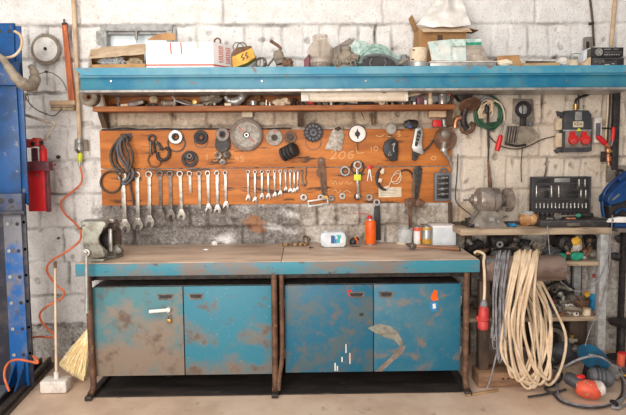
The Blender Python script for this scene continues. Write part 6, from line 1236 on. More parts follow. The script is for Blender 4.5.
t = T('water_bottle', 'clear plastic bottle with a red cap and blue contents on the lower rack shelf', 'bottle', rest=Z3); b = t.part('bottle', 'film'); b.vlathe(594.3, -.26, Z3, [(17, 5.3), (24, 5.3), (28, 4.6), (32, 2.6), (33, 2.4)], 26); b = t.part('blue_liquid', 'blue_bright', 'blue liquid'); b.vlathe(594.3, -.26, Z3, [(0, 4.8), (.6, 5.4), (16.8, 5.4), (17, 0)], 26); b = t.part('cap', 'red_plug'); b.vlathe(594.3, -.26, Z3, [(33, 2.8), (36, 2.7), (36.3, 1.8), (36.3, 0)], 18)
heap('red_tin', 'flat red tin with a white label on the lower rack shelf', 'tin', [('tin', 'red_dark', 'pbox', (545, 300.5, 557, 306.5, -.34, .07, .004)), ('label', 'white', 'pbox', (547, 301.8, 551.5, 304.4, -.3412, .001))], z=Z3+.055)
heap('tin_under', 'grey flat can carrying the flat red tin', 'tin', [('can', 'iron', 'pbox', (543.5, 309, 558, 317, -.35, .1, .004)), ('lip', 'alu', 'pbox', (543, 308.6, 558.5, 310, -.353, .104, .002))])
heap('pipe_heap_bar', 'long dull pipe resting over the junk on the lower rack shelf', 'pipe', [('pipe', 'khaki', 'ptube', ([(543, 297.5, -.2), (556, 293, -.2), (571, 296.5, -.2)], 1.8), {'n': 10}), ('flange', 'iron', 'ptube', ([(555, 290, -.2), (556.5, 296, -.2)], 2.6), {'n': 12, 'smooth': False})], z=Z3+.12)
heap('pump_casting', 'dark casting heaped at the back of the lower rack shelf', 'casting', [('casting', 'iron_dark', 'pblob', (560, 303, -.14, 14, 13, .06, 17, .3, 2)), ('port', 'iron', 'ring', (553, 301, -.22, 3.6, 1.8, .02, 18))])
heap('grey_valve', 'grey tee valve standing before the dark casting on the lower rack shelf', 'valve', [('stem', 'alu', 'ptube', ([(563, 299, -.33), (563, 311, -.33)], 1.4), {'n': 10, 'smooth': False}), ('foot', 'grey_cast', 'pbox', (558, 310, 569, 317, -.36, .07, .004)), ('bonnet', 'grey_cast', 'pbox', (560, 304.5, 566.5, 307.5, -.35, .05, .004))])
heap('crumpled_can', 'pale crumpled can on the lower rack shelf', 'can', [('can', 'white_dirty', 'pblob', (569.5, 312.5, -.38, 5, 4.4, .03, 19, .4, 2.4)), ('end', 'alu', 'ring', (573.4, 313, -.39, 3, 1.6, .01, 16))])
heap('small_jar', 'small white pot on the lower rack shelf below the rusty bowl', 'pot', [('pot', 'cream', 'vlathe', (586.5, -.40, Z3, [(0, 3.6), (.4, 4), (4.6, 4), (5.4, 3.2), (5.4, 0)], 20)), ('lid', 'card_pale', 'vlathe', (586.5, -.40, Z3, [(5.5, 4), (7, 4), (7.2, 0)], 20))])
heap('white_cube', 'small white cube shaped fitting on the lower rack shelf', 'fitting', [('body', 'white_dirty', 'pbox', (574.5, 312.5, 579, 317, -.42, .035, .003)), ('hole', 'black', 'pbox', (575.8, 313.8, 577.6, 315.6, -.4212, .002))])
for i, (px, lb, m) in enumerate(((531, 'rusty pipe nipple beside the cream cord on the lower rack shelf', 'rust'), (552.5, 'shiny bolt lying at the front of the lower rack shelf', 'steel'), (561, 'copper bush lying at the front of the lower rack shelf', 'copper'), (592.5, 'brown plug lying by the grey post on the lower rack shelf', 'rust'))):
    t = T('pipe_fitting', lb, 'fitting', rest=Z3); p = PZ(px, -.42, Z3)+V(0, 0, .012); a = .4*i; d = V(math.cos(a), math.sin(a)*.3, 0); b = t.part('body', m); b.axl(p-d*.022, p+d*.022, [(0, .007), (.05, .010), (.4, .010), (.42, .014), (.8, .014), (.82, .010), (1, .009)], 10)
t = T('grey_lead', 'thin grey lead looping across the rack and down past the grey post', 'cable'); t.part('lead', 'cord_grey').ptube([(547.5, 226, -.455), (548.5, 240, -.47), (551, 262, -.475), (556, 275, -.475), (563, 283.5, -.475), (574, 290.5, -.475), (588, 290, -.475), (597, 282, -.475), (604, 268, -.475), (609, 250, -.48), (611, 236, -.48), (612.5, 215, -.47)], .5, n=7)
t = T('grey_lead', 'thin grey lead hanging down the grey post to the floor tools', 'cable'); t.part('lead', 'cord_grey').ptube([(609.5, 240, -.47), (609.8, 262, -.475), (605.5, 285, -.475), (599, 310, -.475), (590, 330, -.475), (583.5, 352, -.475), (582.4, 362, -.475)], .55, n=7)
for px, py, lb in ((617, 238, 'dark round knob on the wall below the blue saw, nearer the rack top'), (618.5, 256, 'dark round knob on the wall below the blue saw, beneath the other knob'), (612.8, 255.5, 'smaller dark knob on the wall beside the grey post')):
    t = T('wall_knob', lb, 'knob'); b = t.part('knob', 'iron_dark'); b.disc(px, py, -.03, [(0, 2.2), (.03, 2.4), (.035, 4.2), (.06, 4.2), (.066, 3)], 20); b = t.part('face', 'plastic_dark'); b.disc(px, py, -.0965, [(0, 2.8), (.004, 2.6), (.004, 0)], 16)
# ------------------------------------------------------------------ steel tube on its stand, cords
YT_ = -.60; kT = sc(YT_-.09); pc = P(515, 268.3, YT_); rT = 13.2*sc(YT_)
t = T('tube_stand', 'thick rusty steel tube on a drilled wooden floor stand beside the workbench', 'stand')
xt0 = PZ(481.8, YT_, pc.z).x; xt1 = PZ(562.5, YT_, pc.z).x
b = t.part('tube', 'rust_pipe'); b.lathe(V(xt0, YT_, pc.z), V(1, 0, 0), [(0, rT*.9), (.004, rT), (xt1-xt0-.03, rT), (xt1-xt0-.008, rT*.94), (xt1-xt0, rT*.8), (xt1-xt0, 0)], 40)
for px in (488,): b = t.part('tube_bolt', 'iron'); c = P(px, 262, YT_-rT*.95); b.cyl(c+V(0, .01, 0), c+V(0, -.006, 0), .014, n=6)
b = t.part('post', 'wood_dark'); xq = PZ(483.5, YT_, .4).x; b.box((xq-.035, YT_-.02, .105), (xq+.035, YT_+.05, pc.z-rT+.004), .004)
b = t.part('base_beam', 'wood_base', 'drilled wooden base'); b0 = PZ(478, -.66, .05).x; b1 = PZ(553, -.66, .05).x; b.box((b0, -.67, 0.0), (b1, -.52, .104), .006)
for i in range(9): b = t.part('drilled_hole', 'black'); c = V(PZ(503+i*5.4, -.67, .06).x, -.67, .062); b.cyl(c+V(0, .003, 0), c+V(0, -.0008, 0), .008)
rr = random.Random(11)
def loop_cord(name, label, m, specs, r, hooks):
    t = T(name, label, 'cord'); b = t.part('cord', m); pts = []
    for i, (tx, xl, yl, xb_, yb, xr, yr) in enumerate(specs):
        o = .012*(i % 4); Yf = YT_-rT-.022-o
        ztop = pc.z+rT+.016+.009*(i % 3)
        top = PZ(tx, YT_, ztop)
        fr = PZ(tx-1.2, YT_-rT*.75-.017, pc.z+rT*.78)
        bk = PZ(tx+1.6, YT_+rT*.72+.018, pc.z+rT*.80)
        pts += [bk, top, fr, P(tx-2.0+(xl-tx)*.15, 272, Yf), P(tx-2+(xl-tx)*.62, (272+yl)/2, Yf-.01), P(xl, yl, Yf-.01), P((xl+xb_)/2-1, yl+(yb-yl)*.72, Yf-.012), P(xb_, yb, Yf-.005-.006*(i % 2)), P((xb_+xr)/2+3, yr+(yb-yr)*.7, Yf+.02), P(xr, yr, Yf+.05), P(tx+3+(xr-tx)*.5, (yr+272)/2+4, YT_+.06), P(tx+2.5, 280, YT_+rT+.022)]
    b.tube(pts, r, n=8, closed=False, sub=5); return t, b
sp = []
for i in range(13):
    u = i/12; tx = 515.5+u*23.5+rr.uniform(-.8, .8)
    sp.append((tx, 501+u*27+rr.uniform(-5, 6), 335+rr.uniform(-14, 16), 519+u*22+rr.uniform(-9, 9), 369+17*math.sin(PI*(.15+.75*u))+rr.uniform(-5, 4), 538+u*13+rr.uniform(-7, 6), 332+rr.uniform(-16, 14)))
sp[-1] = (538, 535, 318, 548, 385, 566, 338)
t, b = loop_cord('extension_cord', 'big coil of cream cord hung over the rusty steel tube', 'cord_cream', sp, .0096, 0)
b = t.part('binding', 'cord_cream'); b.tube([P(529, 322, YT_-rT-.075), P(533, 345, YT_-rT-.08), P(536, 368, YT_-rT-.075)], .007, n=6)
sg = []
for i in range(9):
    u = i/8; tx = 497.5+u*12+rr.uniform(-.6, .6)
    sg.append((tx, 492.5+u*12+rr.uniform(-1.5, 1.5), 320+rr.uniform(-14, 14), 493+u*14+rr.uniform(-3, 3), 346+rr.uniform(-10, 18), 497+u*14, 322+rr.uniform(-8, 8)))
t, b = loop_cord('cable_bundle', 'bundle of thin grey cord hung over the rusty steel tube beside the cream coil', 'cord_grey', sg, .0052, 0)
b = t.part('loose_end', 'cord_grey'); b.ptube([(503, 330, YT_-rT-.03), (497, 352, YT_-rT-.04), (491.5, 375, YT_-rT-.06), (487, 389, YT_-rT-.06)], .8, n=7)
t = T('power_plug_lead', 'cream lead with a red industrial plug hanging from the rusty steel tube', 'plug'); b = t.part('lead', 'cord_cream'); q = PZ(484.4, YT_, pc.z+rT+.010)
b.tube([P(474.5, 253, -.56), P(478, 251.4, -.58), q+V(-.012, -.03, .004), PZ(483, YT_-rT*.8, pc.z+rT*.7)+V(0, -.012, 0), P(484.4, 272, YT_-rT-.02), P(484.6, 290, YT_-rT-.025), P(483.8, 303, YT_-rT-.025)], .0098, n=10)
b = t.part('gland', 'cord_grey', 'grey cable gland'); k = sc(-.72); Yp = YT_-rT-.025; b.axl(P(483.7, 306.5, Yp), P(484, 299.5, Yp), [(0, 3.8*k), (.5, 3.6*k), (.55, 3*k), (1, 2.2*k)], 18)
b = t.part('plug_body', 'red_plug', 'red plug'); b.axl(P(482.8, 329, Yp), P(483.6, 306, Yp), [(0, 4.6*k), (.04, 5.4*k), (.34, 5.6*k), (.38, 5.0*k), (.42, 5.9*k), (.5, 5.9*k), (.53, 5.1*k), (.94, 4.7*k), (1, 4*k)], 24)
b = t.part('key_lug', 'red_plug'); b.pbox(486.6, 308.5, 489, 318.5, Yp-.012, .024, .004); b = t.part('key_lug', 'red_plug'); b.pbox(476.8, 316.5, 479, 321.5, Yp-.012, .024, .003)
# ------------------------------------------------------------------ floor by the rack
fl = lambda px, Y: PZ(px, Y, 0)
t = T('car_tyre', 'dark worn tyre standing behind the cream coil under the rack', 'tyre', rest=0); b = t.part('tyre', 'rubber'); c = fl(547, -.30)+V(0, 0, .175); b.lathe(c, V(.25, -1, 0), [(-.05, .13), (-.06, .145), (-.055, .165), (-.03, .175), (.03, .175), (.055, .165), (.06, .145), (.05, .13)], 44, True); b = t.part('rim', 'grey_cast'); b.lathe(c, V(.25, -1, 0), [(-.045, .10), (-.05, .129), (.05, .129), (.045, .10)], 36, True); b = t.part('wheel_disc', 'iron_dark'); b.lathe(c, V(.25, -1, 0), [(.0, .099), (.01, .08), (.02, .03), (.02, 0)], 30)
t = T('blue_dish', 'dark blue round metal dish tilted on the floor under the rack', 'dish', rest=0); b = t.part('dish', 'blue_dish'); c = fl(592, -.56)+V(0, 0, .16); b.lathe(c, V(.1, -.55, .83), [(-.03, .03), (-.03, .06), (-.02, .085), (.0, .11), (.004, .112), (.002, .104), (-.02, .07), (-.02, 0)], 36); b = t.part('stand_ring', 'iron_dark'); b.lathe(fl(592, -.56), V(0, 0, 1), [(0, .07), (.11, .05), (.12, .02)], 24)
t = T('angle_grinder', 'orange and grey angle grinder lying on the floor among cords', 'grinder', rest=0)
b = t.part('gear_head', 'orange_red', 'orange scuffed gear housing'); b.axl(fl(575, -.83)+V(0, 0, .068), fl(601, -.87)+V(0, 0, .056), [(0, .03), (.08, .046), (.35, .060), (.7, .062), (.9, .05), (1, .028)], 26)
b = t.part('scuffed_patch', 'white_dirty', 'pale worn nose'); b.axl(fl(593, -.86)+V(0, 0, .068), fl(604, -.865)+V(0, 0, .076), [(0, .05), (.4, .052), (.8, .046), (1, .028)], 24)
b = t.part('motor_body', 'plastic_grey'); b.axl(fl(588, -.71)+V(0, 0, .088), fl(613, -.75)+V(0, 0, .078), [(0, .04), (.1, .062), (.6, .066), (.9, .05), (1, .03)], 24)
for u in (.3, .45, .6): b = t.part('cooling_band', 'plastic_dark'); a = (fl(588, -.71)+V(0, 0, .088)).lerp(fl(613, -.75)+V(0, 0, .078), u); d = (fl(613, -.75)+V(0, 0, .078)-fl(588, -.71)-V(0, 0, .088)).normalized(); b.lathe(a, d, [(-.006, .066), (-.005, .0685), (.005, .0685), (.006, .066)], 24)
b = t.part('grip', 'plastic_dark'); b.axl(fl(582, -.82)+V(0, 0, .075), fl(564, -.76)+V(0, 0, .115), [(0, .05), (.3, .047), (.8, .042), (1, .026)], 18); b = t.part('switch', 'red'); b.blob(fl(580, -.81)+V(0, 0, .128), (.032, .022, .018), 3, .12)
t = T('tool_cable', 'black cable coiled loosely around the orange grinder on the floor', 'cable'); b = t.part('cable', 'cord_grey')
q = lambda px, Y, h=.012: fl(px, Y)+V(0, 0, h)
b.tube([q(618, -.66, .12), q(606, -.66, .19), q(592, -.67, .215), q(578, -.66, .19), q(566, -.62, .13), q(557, -.57, .07), q(553, -.53, .02), q(556, -.64), q(561, -.88), q(584, -.975), q(604, -.975), q(618, -.92), q(630, -.80)], .0085, n=8)
b = t.part('cable', 'rubber'); b.tube([q(596, -.68, .23), q(612, -.67, .17), q(620, -.62, .07), q(622, -.80), q(610, -.965), q(586, -1.0), q(562, -.92), q(552, -.80), q(540, -.82), q(528, -.84)], .0075, n=8)
b = t.part('cable', 'cord_grey'); b.tube([q(588, -.69, .235), q(602, -.69, .21), q(615, -.68, .13), q(624, -.66, .03), q(626, -.80), q(620, -.93), q(612, -.985), q(620, -1.0), q(632, -.92)], .0075, n=8)
b = t.part('plug', 'black'); b.axl(q(611, -.93, .02), q(616, -.975, .02), [(0, .012), (.5, .02), (1, .018)], 12)
t = T('loose_cable', 'dark cable snaking across the floor under the cream coil', 'cable'); b = t.part('cable', 'rubber'); b.tube([q(540, -.46, .03), q(553, -.48, .05), q(562, -.52, .02), q(556, -.66), q(545, -.72), q(553, -.78), q(566, -.74)], .008, n=8)
heap('dark_housing', 'dark rounded tool housing behind the orange grinder', 'housing', [('housing', 'plastic_dark', 'blob', (fl(562, -.30)+V(0, 0, .09), (.11, .08, .09), 23, .22, 1.8)), ('cap', 'iron', 'axl', (fl(571, -.34)+V(0, 0, .13), fl(578, -.34)+V(0, 0, .14), [(0, .02), (.5, .034), (1, .02)], 14))], z=0)
heap('brass_tap', 'small tan valve lying on the dark housing under the rack', 'valve', [('body', 'khaki', 'axl', (fl(568, -.33)+V(0, 0, .2), fl(576, -.33)+V(0, 0, .2), [(0, .012), (.2, .024), (.5, .024), (.52, .014), (1, .014)], 12)), ('stem', 'brass', 'axl', (fl(571, -.33)+V(0, 0, .2), fl(571, -.33)+V(0, 0, .245), [(0, .01), (.7, .01), (.72, .02), (1, .02)], 10))], z=.178)
t = T('jigsaw', 'upright orange and black power tool standing on the floor at the rack end', 'tool', rest=0)
Y = -.5; c = fl(622, Y)
b = t.part('body', 'orange_red', 'orange grip'); b.tube([P(620.6, 375, Y-.02), P(620.8, 362, Y-.02), P(621.8, 354, Y-.02)], .027, n=16); b = t.part('top_cap', 'red'); b.pblob(622.5, 354, Y, 5, 2.6, .03, 3, .1); b = t.part('base', 'plastic_dark'); b.box((c.x-.06, Y-.08, .0), (c.x+.13, Y+.08, .06), .012); b.lathe(V(c.x+.02, Y, .06), V(0, 0, 1), [(0, .09), (.010, .10), (.020, .06), (.026, .045)], 26); b = t.part('grip_line', 'black'); b.tube([P(618.2, 372, Y-.02), P(618.6, 362, Y-.02)], .006, n=8); b = t.part('dial', 'yellow', 'yellow ring'); b.lathe(V(c.x+.02, Y, .028), V(0, 0, 1), [(0, .101), (.012, .101)], 26)
heap('grinder_guard', 'dark flat disc guard stacked behind the upright orange tool', 'guard', [('guard', 'rubber', 'vlathe', (621, -.26, 0, [(0, 9), (1, 14), (3, 15), (4, 13), (5, 4), (5, 0)], 32)), ('post', 'iron_dark', 'vlathe', (621, -.26, 0, [(5, 3.5), (38, 3.5), (39, 12), (42, 14), (43, 12), (43, 0)], 26))], z=0)
heap('grey_motor', 'small grey motor lying on the floor beside the orange grinder', 'motor', [('body', 'alu', 'axl', (fl(608, -.52)+V(0, 0, .05), fl(622, -.60)+V(0, 0, .05), [(0, .03), (.15, .05), (.8, .05), (.85, .03), (1, .02)], 20)), ('cap', 'plastic_dark', 'axl', (fl(607.5, -.515)+V(0, 0, .05), fl(605, -.5)+V(0, 0, .05), [(0, .03), (1, .02)], 14))], z=0)
for v in []: pass
heap('wood_lath', 'thin wooden lath lying on the floor by the drilled base', 'lath', [('lath', 'wood_tan', 'wprism', ([q(466, -.80, 0), q(492, -.60, 0)+V(0, -.13, 0), q(492, -.60, 0)+V(0, -.115, 0), q(468, -.78, 0)], V(0, 0, .012)))], z=0)
# oily clutter that fills the rack
rc = random.Random(21)
spots = [(474, Z2, -.16, 'behind the red plug lead under the rack top'), (481, Z2, -.30, 'at the bench end of the upper rack shelf'), (523, Z2, -.14, 'behind the top of the cream coil'), (530, Z2, -.36, 'just above the steel tube by the cream coil'), (548.5, Z2, -.14, 'against the back panel beside the round grey motor'),
         (552, Z2, -.37, 'between the steel tube end and the green tool'), (568, Z2, -.34, 'in front of the brownish motor on the upper shelf'), (586, Z2, -.36, 'between the green tool and the rounded tin'), (595, Z2, -.2, 'in the back corner of the upper shelf by the grey post'), (474, Z3, -.2, 'at the bench end of the lower shelf'),
         (487, Z3, -.3, 'behind the hanging red plug'), (515, Z3, -.2, 'behind the grey cord bundle on the lower shelf'), (523, Z3, -.34, 'behind the cream coil, nearer the grey cord'), (536, Z3, -.3, 'behind the cream coil, nearer the red tin'), (541, Z3, -.42, 'at the shelf edge in front of the red tin'),
         (566, Z3, -.28, 'between the grey tee valve and the rusty bowl'), (572, Z3, -.42, 'in front of the rusty bowl'), (549, Z3, -.43, 'under the red tin at the shelf edge'), (531, Z3, -.16, 'at the very back of the lower shelf behind the cream coil')]
for i, (px, z, Y, wh) in enumerate(spots):
    t = T('machine_part', ['dark stepped shaft ', 'dark flanged disc ', 'dark lumpy casting '][i % 3]+wh, 'machine part', 'oily machine parts in the rack', rest=z)
    p = PZ(px, Y, z)+V(0, 0, .06); a = rc.uniform(0, PI); d = V(math.cos(a), .4*math.sin(a), abs(math.sin(a))*.9); m = ['iron_dark', 'rust', 'rubber', 'iron', 'khaki', 'plastic_dark'][i % 6]; h = rc.uniform(.055, .085)
    if z == 0: h *= 1.8
    b = t.part('body', m)
    if i % 3 == 0: b.axl(p-d*h, p+d*h, [(0, h*.3), (.05, h*.5), (.3, h*.5), (.33, h*.34), (.6, h*.34), (.63, h*.55), (.9, h*.55), (1, h*.3)], 18)
    elif i % 3 == 1: b.lathe(p, d, [(-h*.2, h*.5), (-h*.15, h*.95), (h*.15, h*.95), (h*.2, h*.8), (h*.12, h*.4), (h*.4, h*.3), (h*.4, h*.15)], 24)
    else: b.blob(p, (h*.95, h*.7, h*.7), i, .35, 2.2)
    c_ = t.part('fitting', ['steel', 'iron', 'brass', 'alu'][i % 4]); u = d.orthogonal().normalized(); c_.axl(p+u*h*.3, p+u*h*1.05, [(0, h*.22), (.5, h*.22), (.55, h*.3), (.9, h*.3), (1, h*.2)], 8)
# dark pieces deep under the rack
heap('dark_crate', 'dark wooden crate on the floor deep under the rack', 'crate', [('side', 'wood_dark', 'box', ((fl(570, -.2).x, -.18, 0), (fl(588, -.2).x, -.10, .38), .004))], z=0)
# ------------------------------------------------------------------ left wall and lift side
def walldisc(name, label, cat, *a): pass
t = T('saw_blade', 'round toothed circular saw blade hung on the white wall beside the lift post', 'saw blade')
pts = []
for i in range(60):
    a0 = 2*PI*i/60; 
    for da, r in ((0, 16.4), (.035, 14.9), (.08, 15.2)): pts.append((45.4+r*.96*math.cos(a0+da), 49.2+r*math.sin(a0+da)))
b = t.part('blade', 'khaki'); b.prism(pts, -.05, .006); b = t.part('polished_disc', 'polished', 'bright polished middle'); b.ring(45.4, 49.2, -.0505, 11.6, 1.4, .0015, 44); b = t.part('bolt', 'black'); b.disc(45.4, 48.6, -.051, [(0, 1.5), (.012, 1.3), (.013, 0)], 12)
t = T('wire_bow', 'thin wire hoop hanging on the white wall beneath the round saw blade', 'wire'); b = t.part('hoop', 'iron'); b.ptube([(29, 101, -.05), (27.6, 92, -.05), (31, 82, -.05), (38.5, 74.5, -.05), (47.5, 72, -.05), (56, 75, -.05), (63, 82, -.05), (67, 91, -.05)], .42, n=7); b = t.part('cross_wire', 'iron'); b.ptube([(47, 71, -.05), (47, 85, -.05)], .35, n=6, smooth=False); b = t.part('hook', 'iron_dark'); b.disc(47, 72, -.04, [(0, 1.2), (.02, 1.2), (.021, 0)], 10)
b = t.part('rod', 'iron'); b.ptube([(28, 92.4, -.045), (60, 91.6, -.045)], .3, n=6, smooth=False)
t = T('spirit_level', 'narrow orange wooden strip leaning upright on the white wall', 'strip'); b = t.part('strip', 'wood_orange'); b.prism([(61.6, 25), (66.4, 24.6), (74.4, 100.5), (68.6, 101.2)], -.045, .018, .002); b = t.part('nail', 'iron_dark'); b.ptube([(64, 24.5, -.04), (64, 19, -.04)], .7, n=7, smooth=False); b = t.part('dark_tip', 'wood_dark'); b.prism([(61.5, 22.8), (66.2, 22.4), (66.4, 24.4), (61.6, 24.8)], -.045, .018, .002)
t = T('wall_ledge', 'small pale wooden box ledge under the orange strip', 'ledge'); b = t.part('board', 'card_pale'); b.pbox(49, 100.5, 74.5, 104.8, -.10, .075, .003); b = t.part('apron', 'rag'); b.pbox(50.5, 105, 73.4, 110, -.09, .055, .003); b = t.part('line', 'wood_dark'); b.pbox(51, 107, 73, 107.7, -.0912, .002)
t = T('air_pipe', 'tan vertical air pipe down the white wall ending in a green valve', 'pipe'); b = t.part('pipe', 'card_pale'); b.ptube([(73.2, -6, -.05), (76.4, 60, -.05), (79.4, 139, -.05)], 2.1, n=14, smooth=False)
b = t.part('wall_plate', 'khaki'); b.pbox(74.5, 139.5, 87.5, 151, -.036, .012, .002)
b = t.part('coupling', 'alu'); k = sc(-.05); b.axl(P(79.3, 138, -.05), P(79.4, 153.5, -.055), [(0, 2.3*k), (.1, 2.9*k), (.3, 3*k), (.32, 2.2*k), (.5, 3.4*k), (.8, 3.4*k), (.84, 2.2*k), (1, 2*k)], 18); b = t.part('tap', 'iron_dark'); b.ptube([(77.4, 149, -.075), (78.5, 153, -.08)], 1.3, n=9, smooth=False)
b = t.part('valve', 'yellow_green', 'yellow green quick coupling'); b.axl(P(80, 152.8, -.055), P(79.8, 161.8, -.055), [(0, 2.3*k), (.1, 2.6*k), (.8, 2.6*k), (.86, 2.2*k), (1, 2*k)], 16); b = t.part('nipple', 'alu'); b.axl(P(79.8, 161.8, -.055), P(79.9, 167, -.055), [(0, 1.7*k), (.5, 1.7*k), (.55, 1.2*k), (1, 1.1*k)], 12)
t = T('air_hose', 'thin orange coiled air hose wandering down from the green valve to the lift foot', 'hose'); b = t.part('hose', 'hose_orange')
b.ptube([(79.9, 166, -.055), (82, 176, -.07), (80.5, 184, -.08), (72, 192, -.08), (62.5, 200, -.08), (61, 207, -.08), (66.5, 215.5, -.09), (75, 223, -.12), (80.5, 231, -.18), (80, 240, -.25), (73, 247, -.3), (62, 254.5, -.32), (51, 261, -.34), (46.8, 269, -.36), (50.5, 278, -.38), (59, 287.5, -.40), (64.2, 292, -.42), (62, 298, -.44), (53, 303, -.45), (43.5, 309, -.46), (39.5, 316, -.46), (44, 325, -.45), (53, 333, -.44), (55.5, 336.5, -.43), (48, 337.5, -.42), (40, 336.5, -.40), (32, 337.5, -.38)], .95, n=9)
b = t.part('hose', 'hose_orange'); b.ptube([(33, 356, -.70), (36.5, 359.5, -.72), (37.5, 363, -.73), (30, 361.5, -.74), (18, 359.5, -.76), (9.5, 362, -.80), (5, 369, -.84), (4.6, 378, -.86), (8, 388, -.87), (9, 391, -.87)], 1.1, n=9)
t = T('bolt', 'black bolt stuck in the white wall beside the red pump', 'bolt'); b = t.part('head', 'black'); b.disc(59.5, 157, -.02, [(0, 1.2), (.018, 1.2), (.02, 2), (.028, 1.9), (.03, 0)], 10)
t = T('bolt', 'rusty bolt stub in the white wall above the vise', 'bolt'); b = t.part('head', 'rust'); b.disc(59, 238, -.02, [(0, 1.2), (.018, 1.2), (.02, 0)], 10)
t = T('hydraulic_pump', 'red hydraulic pump unit with two round caps fixed beside the lift post', 'pump')
Yh = -.30
b = t.part('tank', 'red_paint'); b.pbox(27.5, 170, 45, 211.5, Yh-.02, .045, .006)
b = t.part('flange', 'red_dark'); b.pbox(20.6, 161.5, 48.6, 169.8, Yh-.05, .07, .005); b = t.part('flange_lip', 'red_dark'); b.pbox(20.6, 169, 49.5, 170.8, Yh-.055, .07, .002)
b = t.part('edge_strip', 'red_dark'); b.pbox(45.4, 170.4, 48.6, 212, Yh-.01, .035, .003); b = t.part('bolt', 'chrome'); c = P(37.4, 175.6, Yh-.02); b.cyl(c, c+V(0, -.008, 0), .009)
b = t.part('cylinder', 'red_paint'); k = sc(Yh); b.vlathe(43.6, Yh, P(43.6, 161.3, Yh).z, [(0, 3.6), (12, 3.6), (12.6, 3), (12.6, 0)], 22); b = t.part('cylinder', 'red_dark'); b.vlathe(35, Yh+.03, P(35, 161.3, Yh+.03).z, [(0, 3), (13, 3), (13.4, 0)], 18)
for px, py in ((32.4, 143.4), (41, 142.2)):
    b = t.part('cap', 'red_plug'); b.disc(px, py, Yh+.02, [(0, 3), (.02, 4.2), (.09, 4.4), (.095, 3.2)], 22); b = t.part('cap_bore', 'black'); b.disc(px+.3, py+.5, Yh-.0755, [(0, 2.1), (.002, 2.1), (.002, 0)], 16)
b = t.part('neck', 'red_plug'); b.ptube([(41.5, 145.5, Yh-.02), (43.2, 149.5, Yh-.01)], 2.6, n=12, smooth=False); b = t.part('side_valve', 'red_dark'); b.ptube([(52, 165.4, Yh), (56, 164.4, Yh)], 1.1, n=10, smooth=False); b = t.part('mount', 'iron_dark'); b.pbox(26, 172, 34, 205, Yh+.026, .25)
t = T('hydraulic_hose', 'grey hose bending from the lift post down to the red pump', 'hose'); b = t.part('hose', 'hose_grey'); b.ptube([(24, 114.5, -.42), (33, 117.4, -.36), (44, 120.6, -.32), (52.5, 122.2, -.30), (54.4, 125, -.295), (51, 130.5, -.295), (47, 136.5, -.295), (44.8, 140, -.285)], 1.5, n=12)
t = T('thin_cable', 'thin dark cable curling from the lift post to the pale ledge', 'cable'); b = t.part('cable', 'iron_dark'); b.ptube([(26, 98, -.35), (31, 105, -.3), (38, 110.5, -.25), (46, 113.8, -.2), (52.6, 116, -.15), (57, 114, -.12), (62, 108.6, -.1)], .5, n=7)
t = T('lift_arm_hose', 'thick grey rubber hose hanging in a curve from the top of the lift post', 'hose'); b = t.part('hose', 'khaki'); b.ptube([(-8, 52, -.79), (2, 58.5, -.79), (9, 68, -.78), (16, 77.5, -.77), (23.5, 84, -.74), (30.5, 85.4, -.68), (34.5, 81, -.62), (34.4, 73, -.57), (31, 66.5, -.54)], [3.0, 3.4, 4.2, 5.2, 6, 6.2, 5.6, 4.4, 3.0], n=18)
t = T('cable_loop', 'pale cable loop around the top of the lift post', 'cable'); b = t.part('cable', 'card_pale'); b.ptube([(14, 31, -.70), (19.6, 34.5, -.69), (22, 41, -.68), (20.4, 49, -.68), (14.5, 55.5, -.69), (6, 57.8, -.70), (-6, 58, -.70)], 1.3, n=10)
t = T('push_broom', 'dusty white block headed scraper with a pale upright pole by the straw broom', 'scraper', rest=0)
b = t.part('head', 'white_dirty'); c = floor_pt(55, 392); k = .0068; b.box((c.x-.092, c.y-.03, 0), (c.x+.092, c.y+.08, .088), .014); b = t.part('ferrule', 'white_dirty'); pz = V(c.x+.004, c.y+.02, .085); b.cyl(pz, pz+V(0, .004, .05), .017); b = t.part('pole', 'cream'); b.tube([pz+V(0, .002, .04), P(55.6, 320, c.y+.045), P(55.2, 263, c.y+.06)], .0085, n=10); b = t.part('top_band', 'rust'); b.tube([P(55.2, 268, c.y+.059), P(55.2, 262, c.y+.061)], .010, n=10, smooth=False)
t = T('straw_broom', 'yellow straw broom resting fan down beside the bench leg', 'broom', rest=0)
Yb_ = -.50; b = t.part('straw', 'straw', kind='stuff')
rs = random.Random(5)
top = P(93, 338, Yb_+.08)
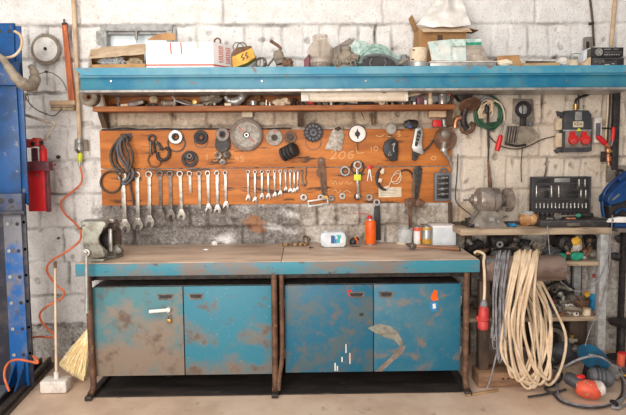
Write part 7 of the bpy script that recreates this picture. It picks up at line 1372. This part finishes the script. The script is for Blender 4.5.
for i in range(420):
    u = rs.random(); v = rs.random()
    x = 60+u*26; y = 374+u*20+rs.uniform(-3, 2)-(4 if u > .9 else 0); Yq = Yb_-.06+.12*v
    end = P(x, y, Yq); end.z = max(end.z, .004); st_ = top+V(rs.uniform(-.016, .016), rs.uniform(-.03, .03), rs.uniform(-.02, .02)); mid = st_.lerp(end, .55)+V(rs.uniform(-.012, .006), rs.uniform(-.01, .01), rs.uniform(0, .02))
    b.tube([st_, mid, end], .0022, n=4, sub=2)
b = t.part('straw_core', 'straw'); b.wprism([P(90, 341, Yb_+.02), P(63, 373, Yb_+.02), P(72, 385, Yb_+.02), P(84, 391, Yb_+.02), P(91, 350, Yb_+.02)], V(0, .05, 0))
b = t.part('binding', 'straw'); b.tube([top+V(.01, 0, .01), top+V(-.035, -.03, -.05)], .028, n=12, smooth=False)
b = t.part('handle', 'wood_tan'); b.tube([top+V(0, 0, -.01), top+V(.05, .28, .36)], .012, n=10, smooth=False)
b = None
t = T('grey_pipe_stub', 'pale curved pipe at the foot of the lift post near the floor', 'pipe', rest=.0); b = t.part('pipe', 'khaki'); b.ptube([(-6, 368, -.22), (-2, 350, -.20), (1.5, 334, -.17), (3.6, 318, -.15)], 2.4, n=12)
for t in THINGS: t.done()
# ------------------------------------------------------------------ light
def area(name, loc, tgt, sx, sy, e, col):
    l = bpy.data.lights.new(name, 'AREA'); l.shape = 'RECTANGLE'; l.size = sx; l.size_y = sy; l.energy = e; l.color = col
    o = bpy.data.objects.new(name, l); COL.objects.link(o); o.location = loc; o.rotation_euler = (V(*tgt)-V(*loc)).to_track_quat('-Z', 'Y').to_euler()
area('daylight_through_open_gate', (-1.7, -6.2, 2.2), (-.2, 0, 1.4), 4.6, 2.6, 360, (1, .955, .905))
area('overhead_fill', (-.6, -2.6, 4.0), (-.4, -.8, 0), 4.5, 1.2, 60, (1, .94, .87))  # unseen overhead fill, added to flatten the light
w = bpy.data.worlds.new('world'); SC.world = w; w.use_nodes = True
bg = w.node_tree.nodes['Background']; bg.inputs[0].default_value = (1, .98, .97, 1); bg.inputs[1].default_value = .27
vs = SC.view_settings; vs.view_transform = 'Standard'; vs.look = 'None'; vs.gamma = 1; vs.exposure = .06; vs.use_curve_mapping = False
SC.cycles.use_denoising = True
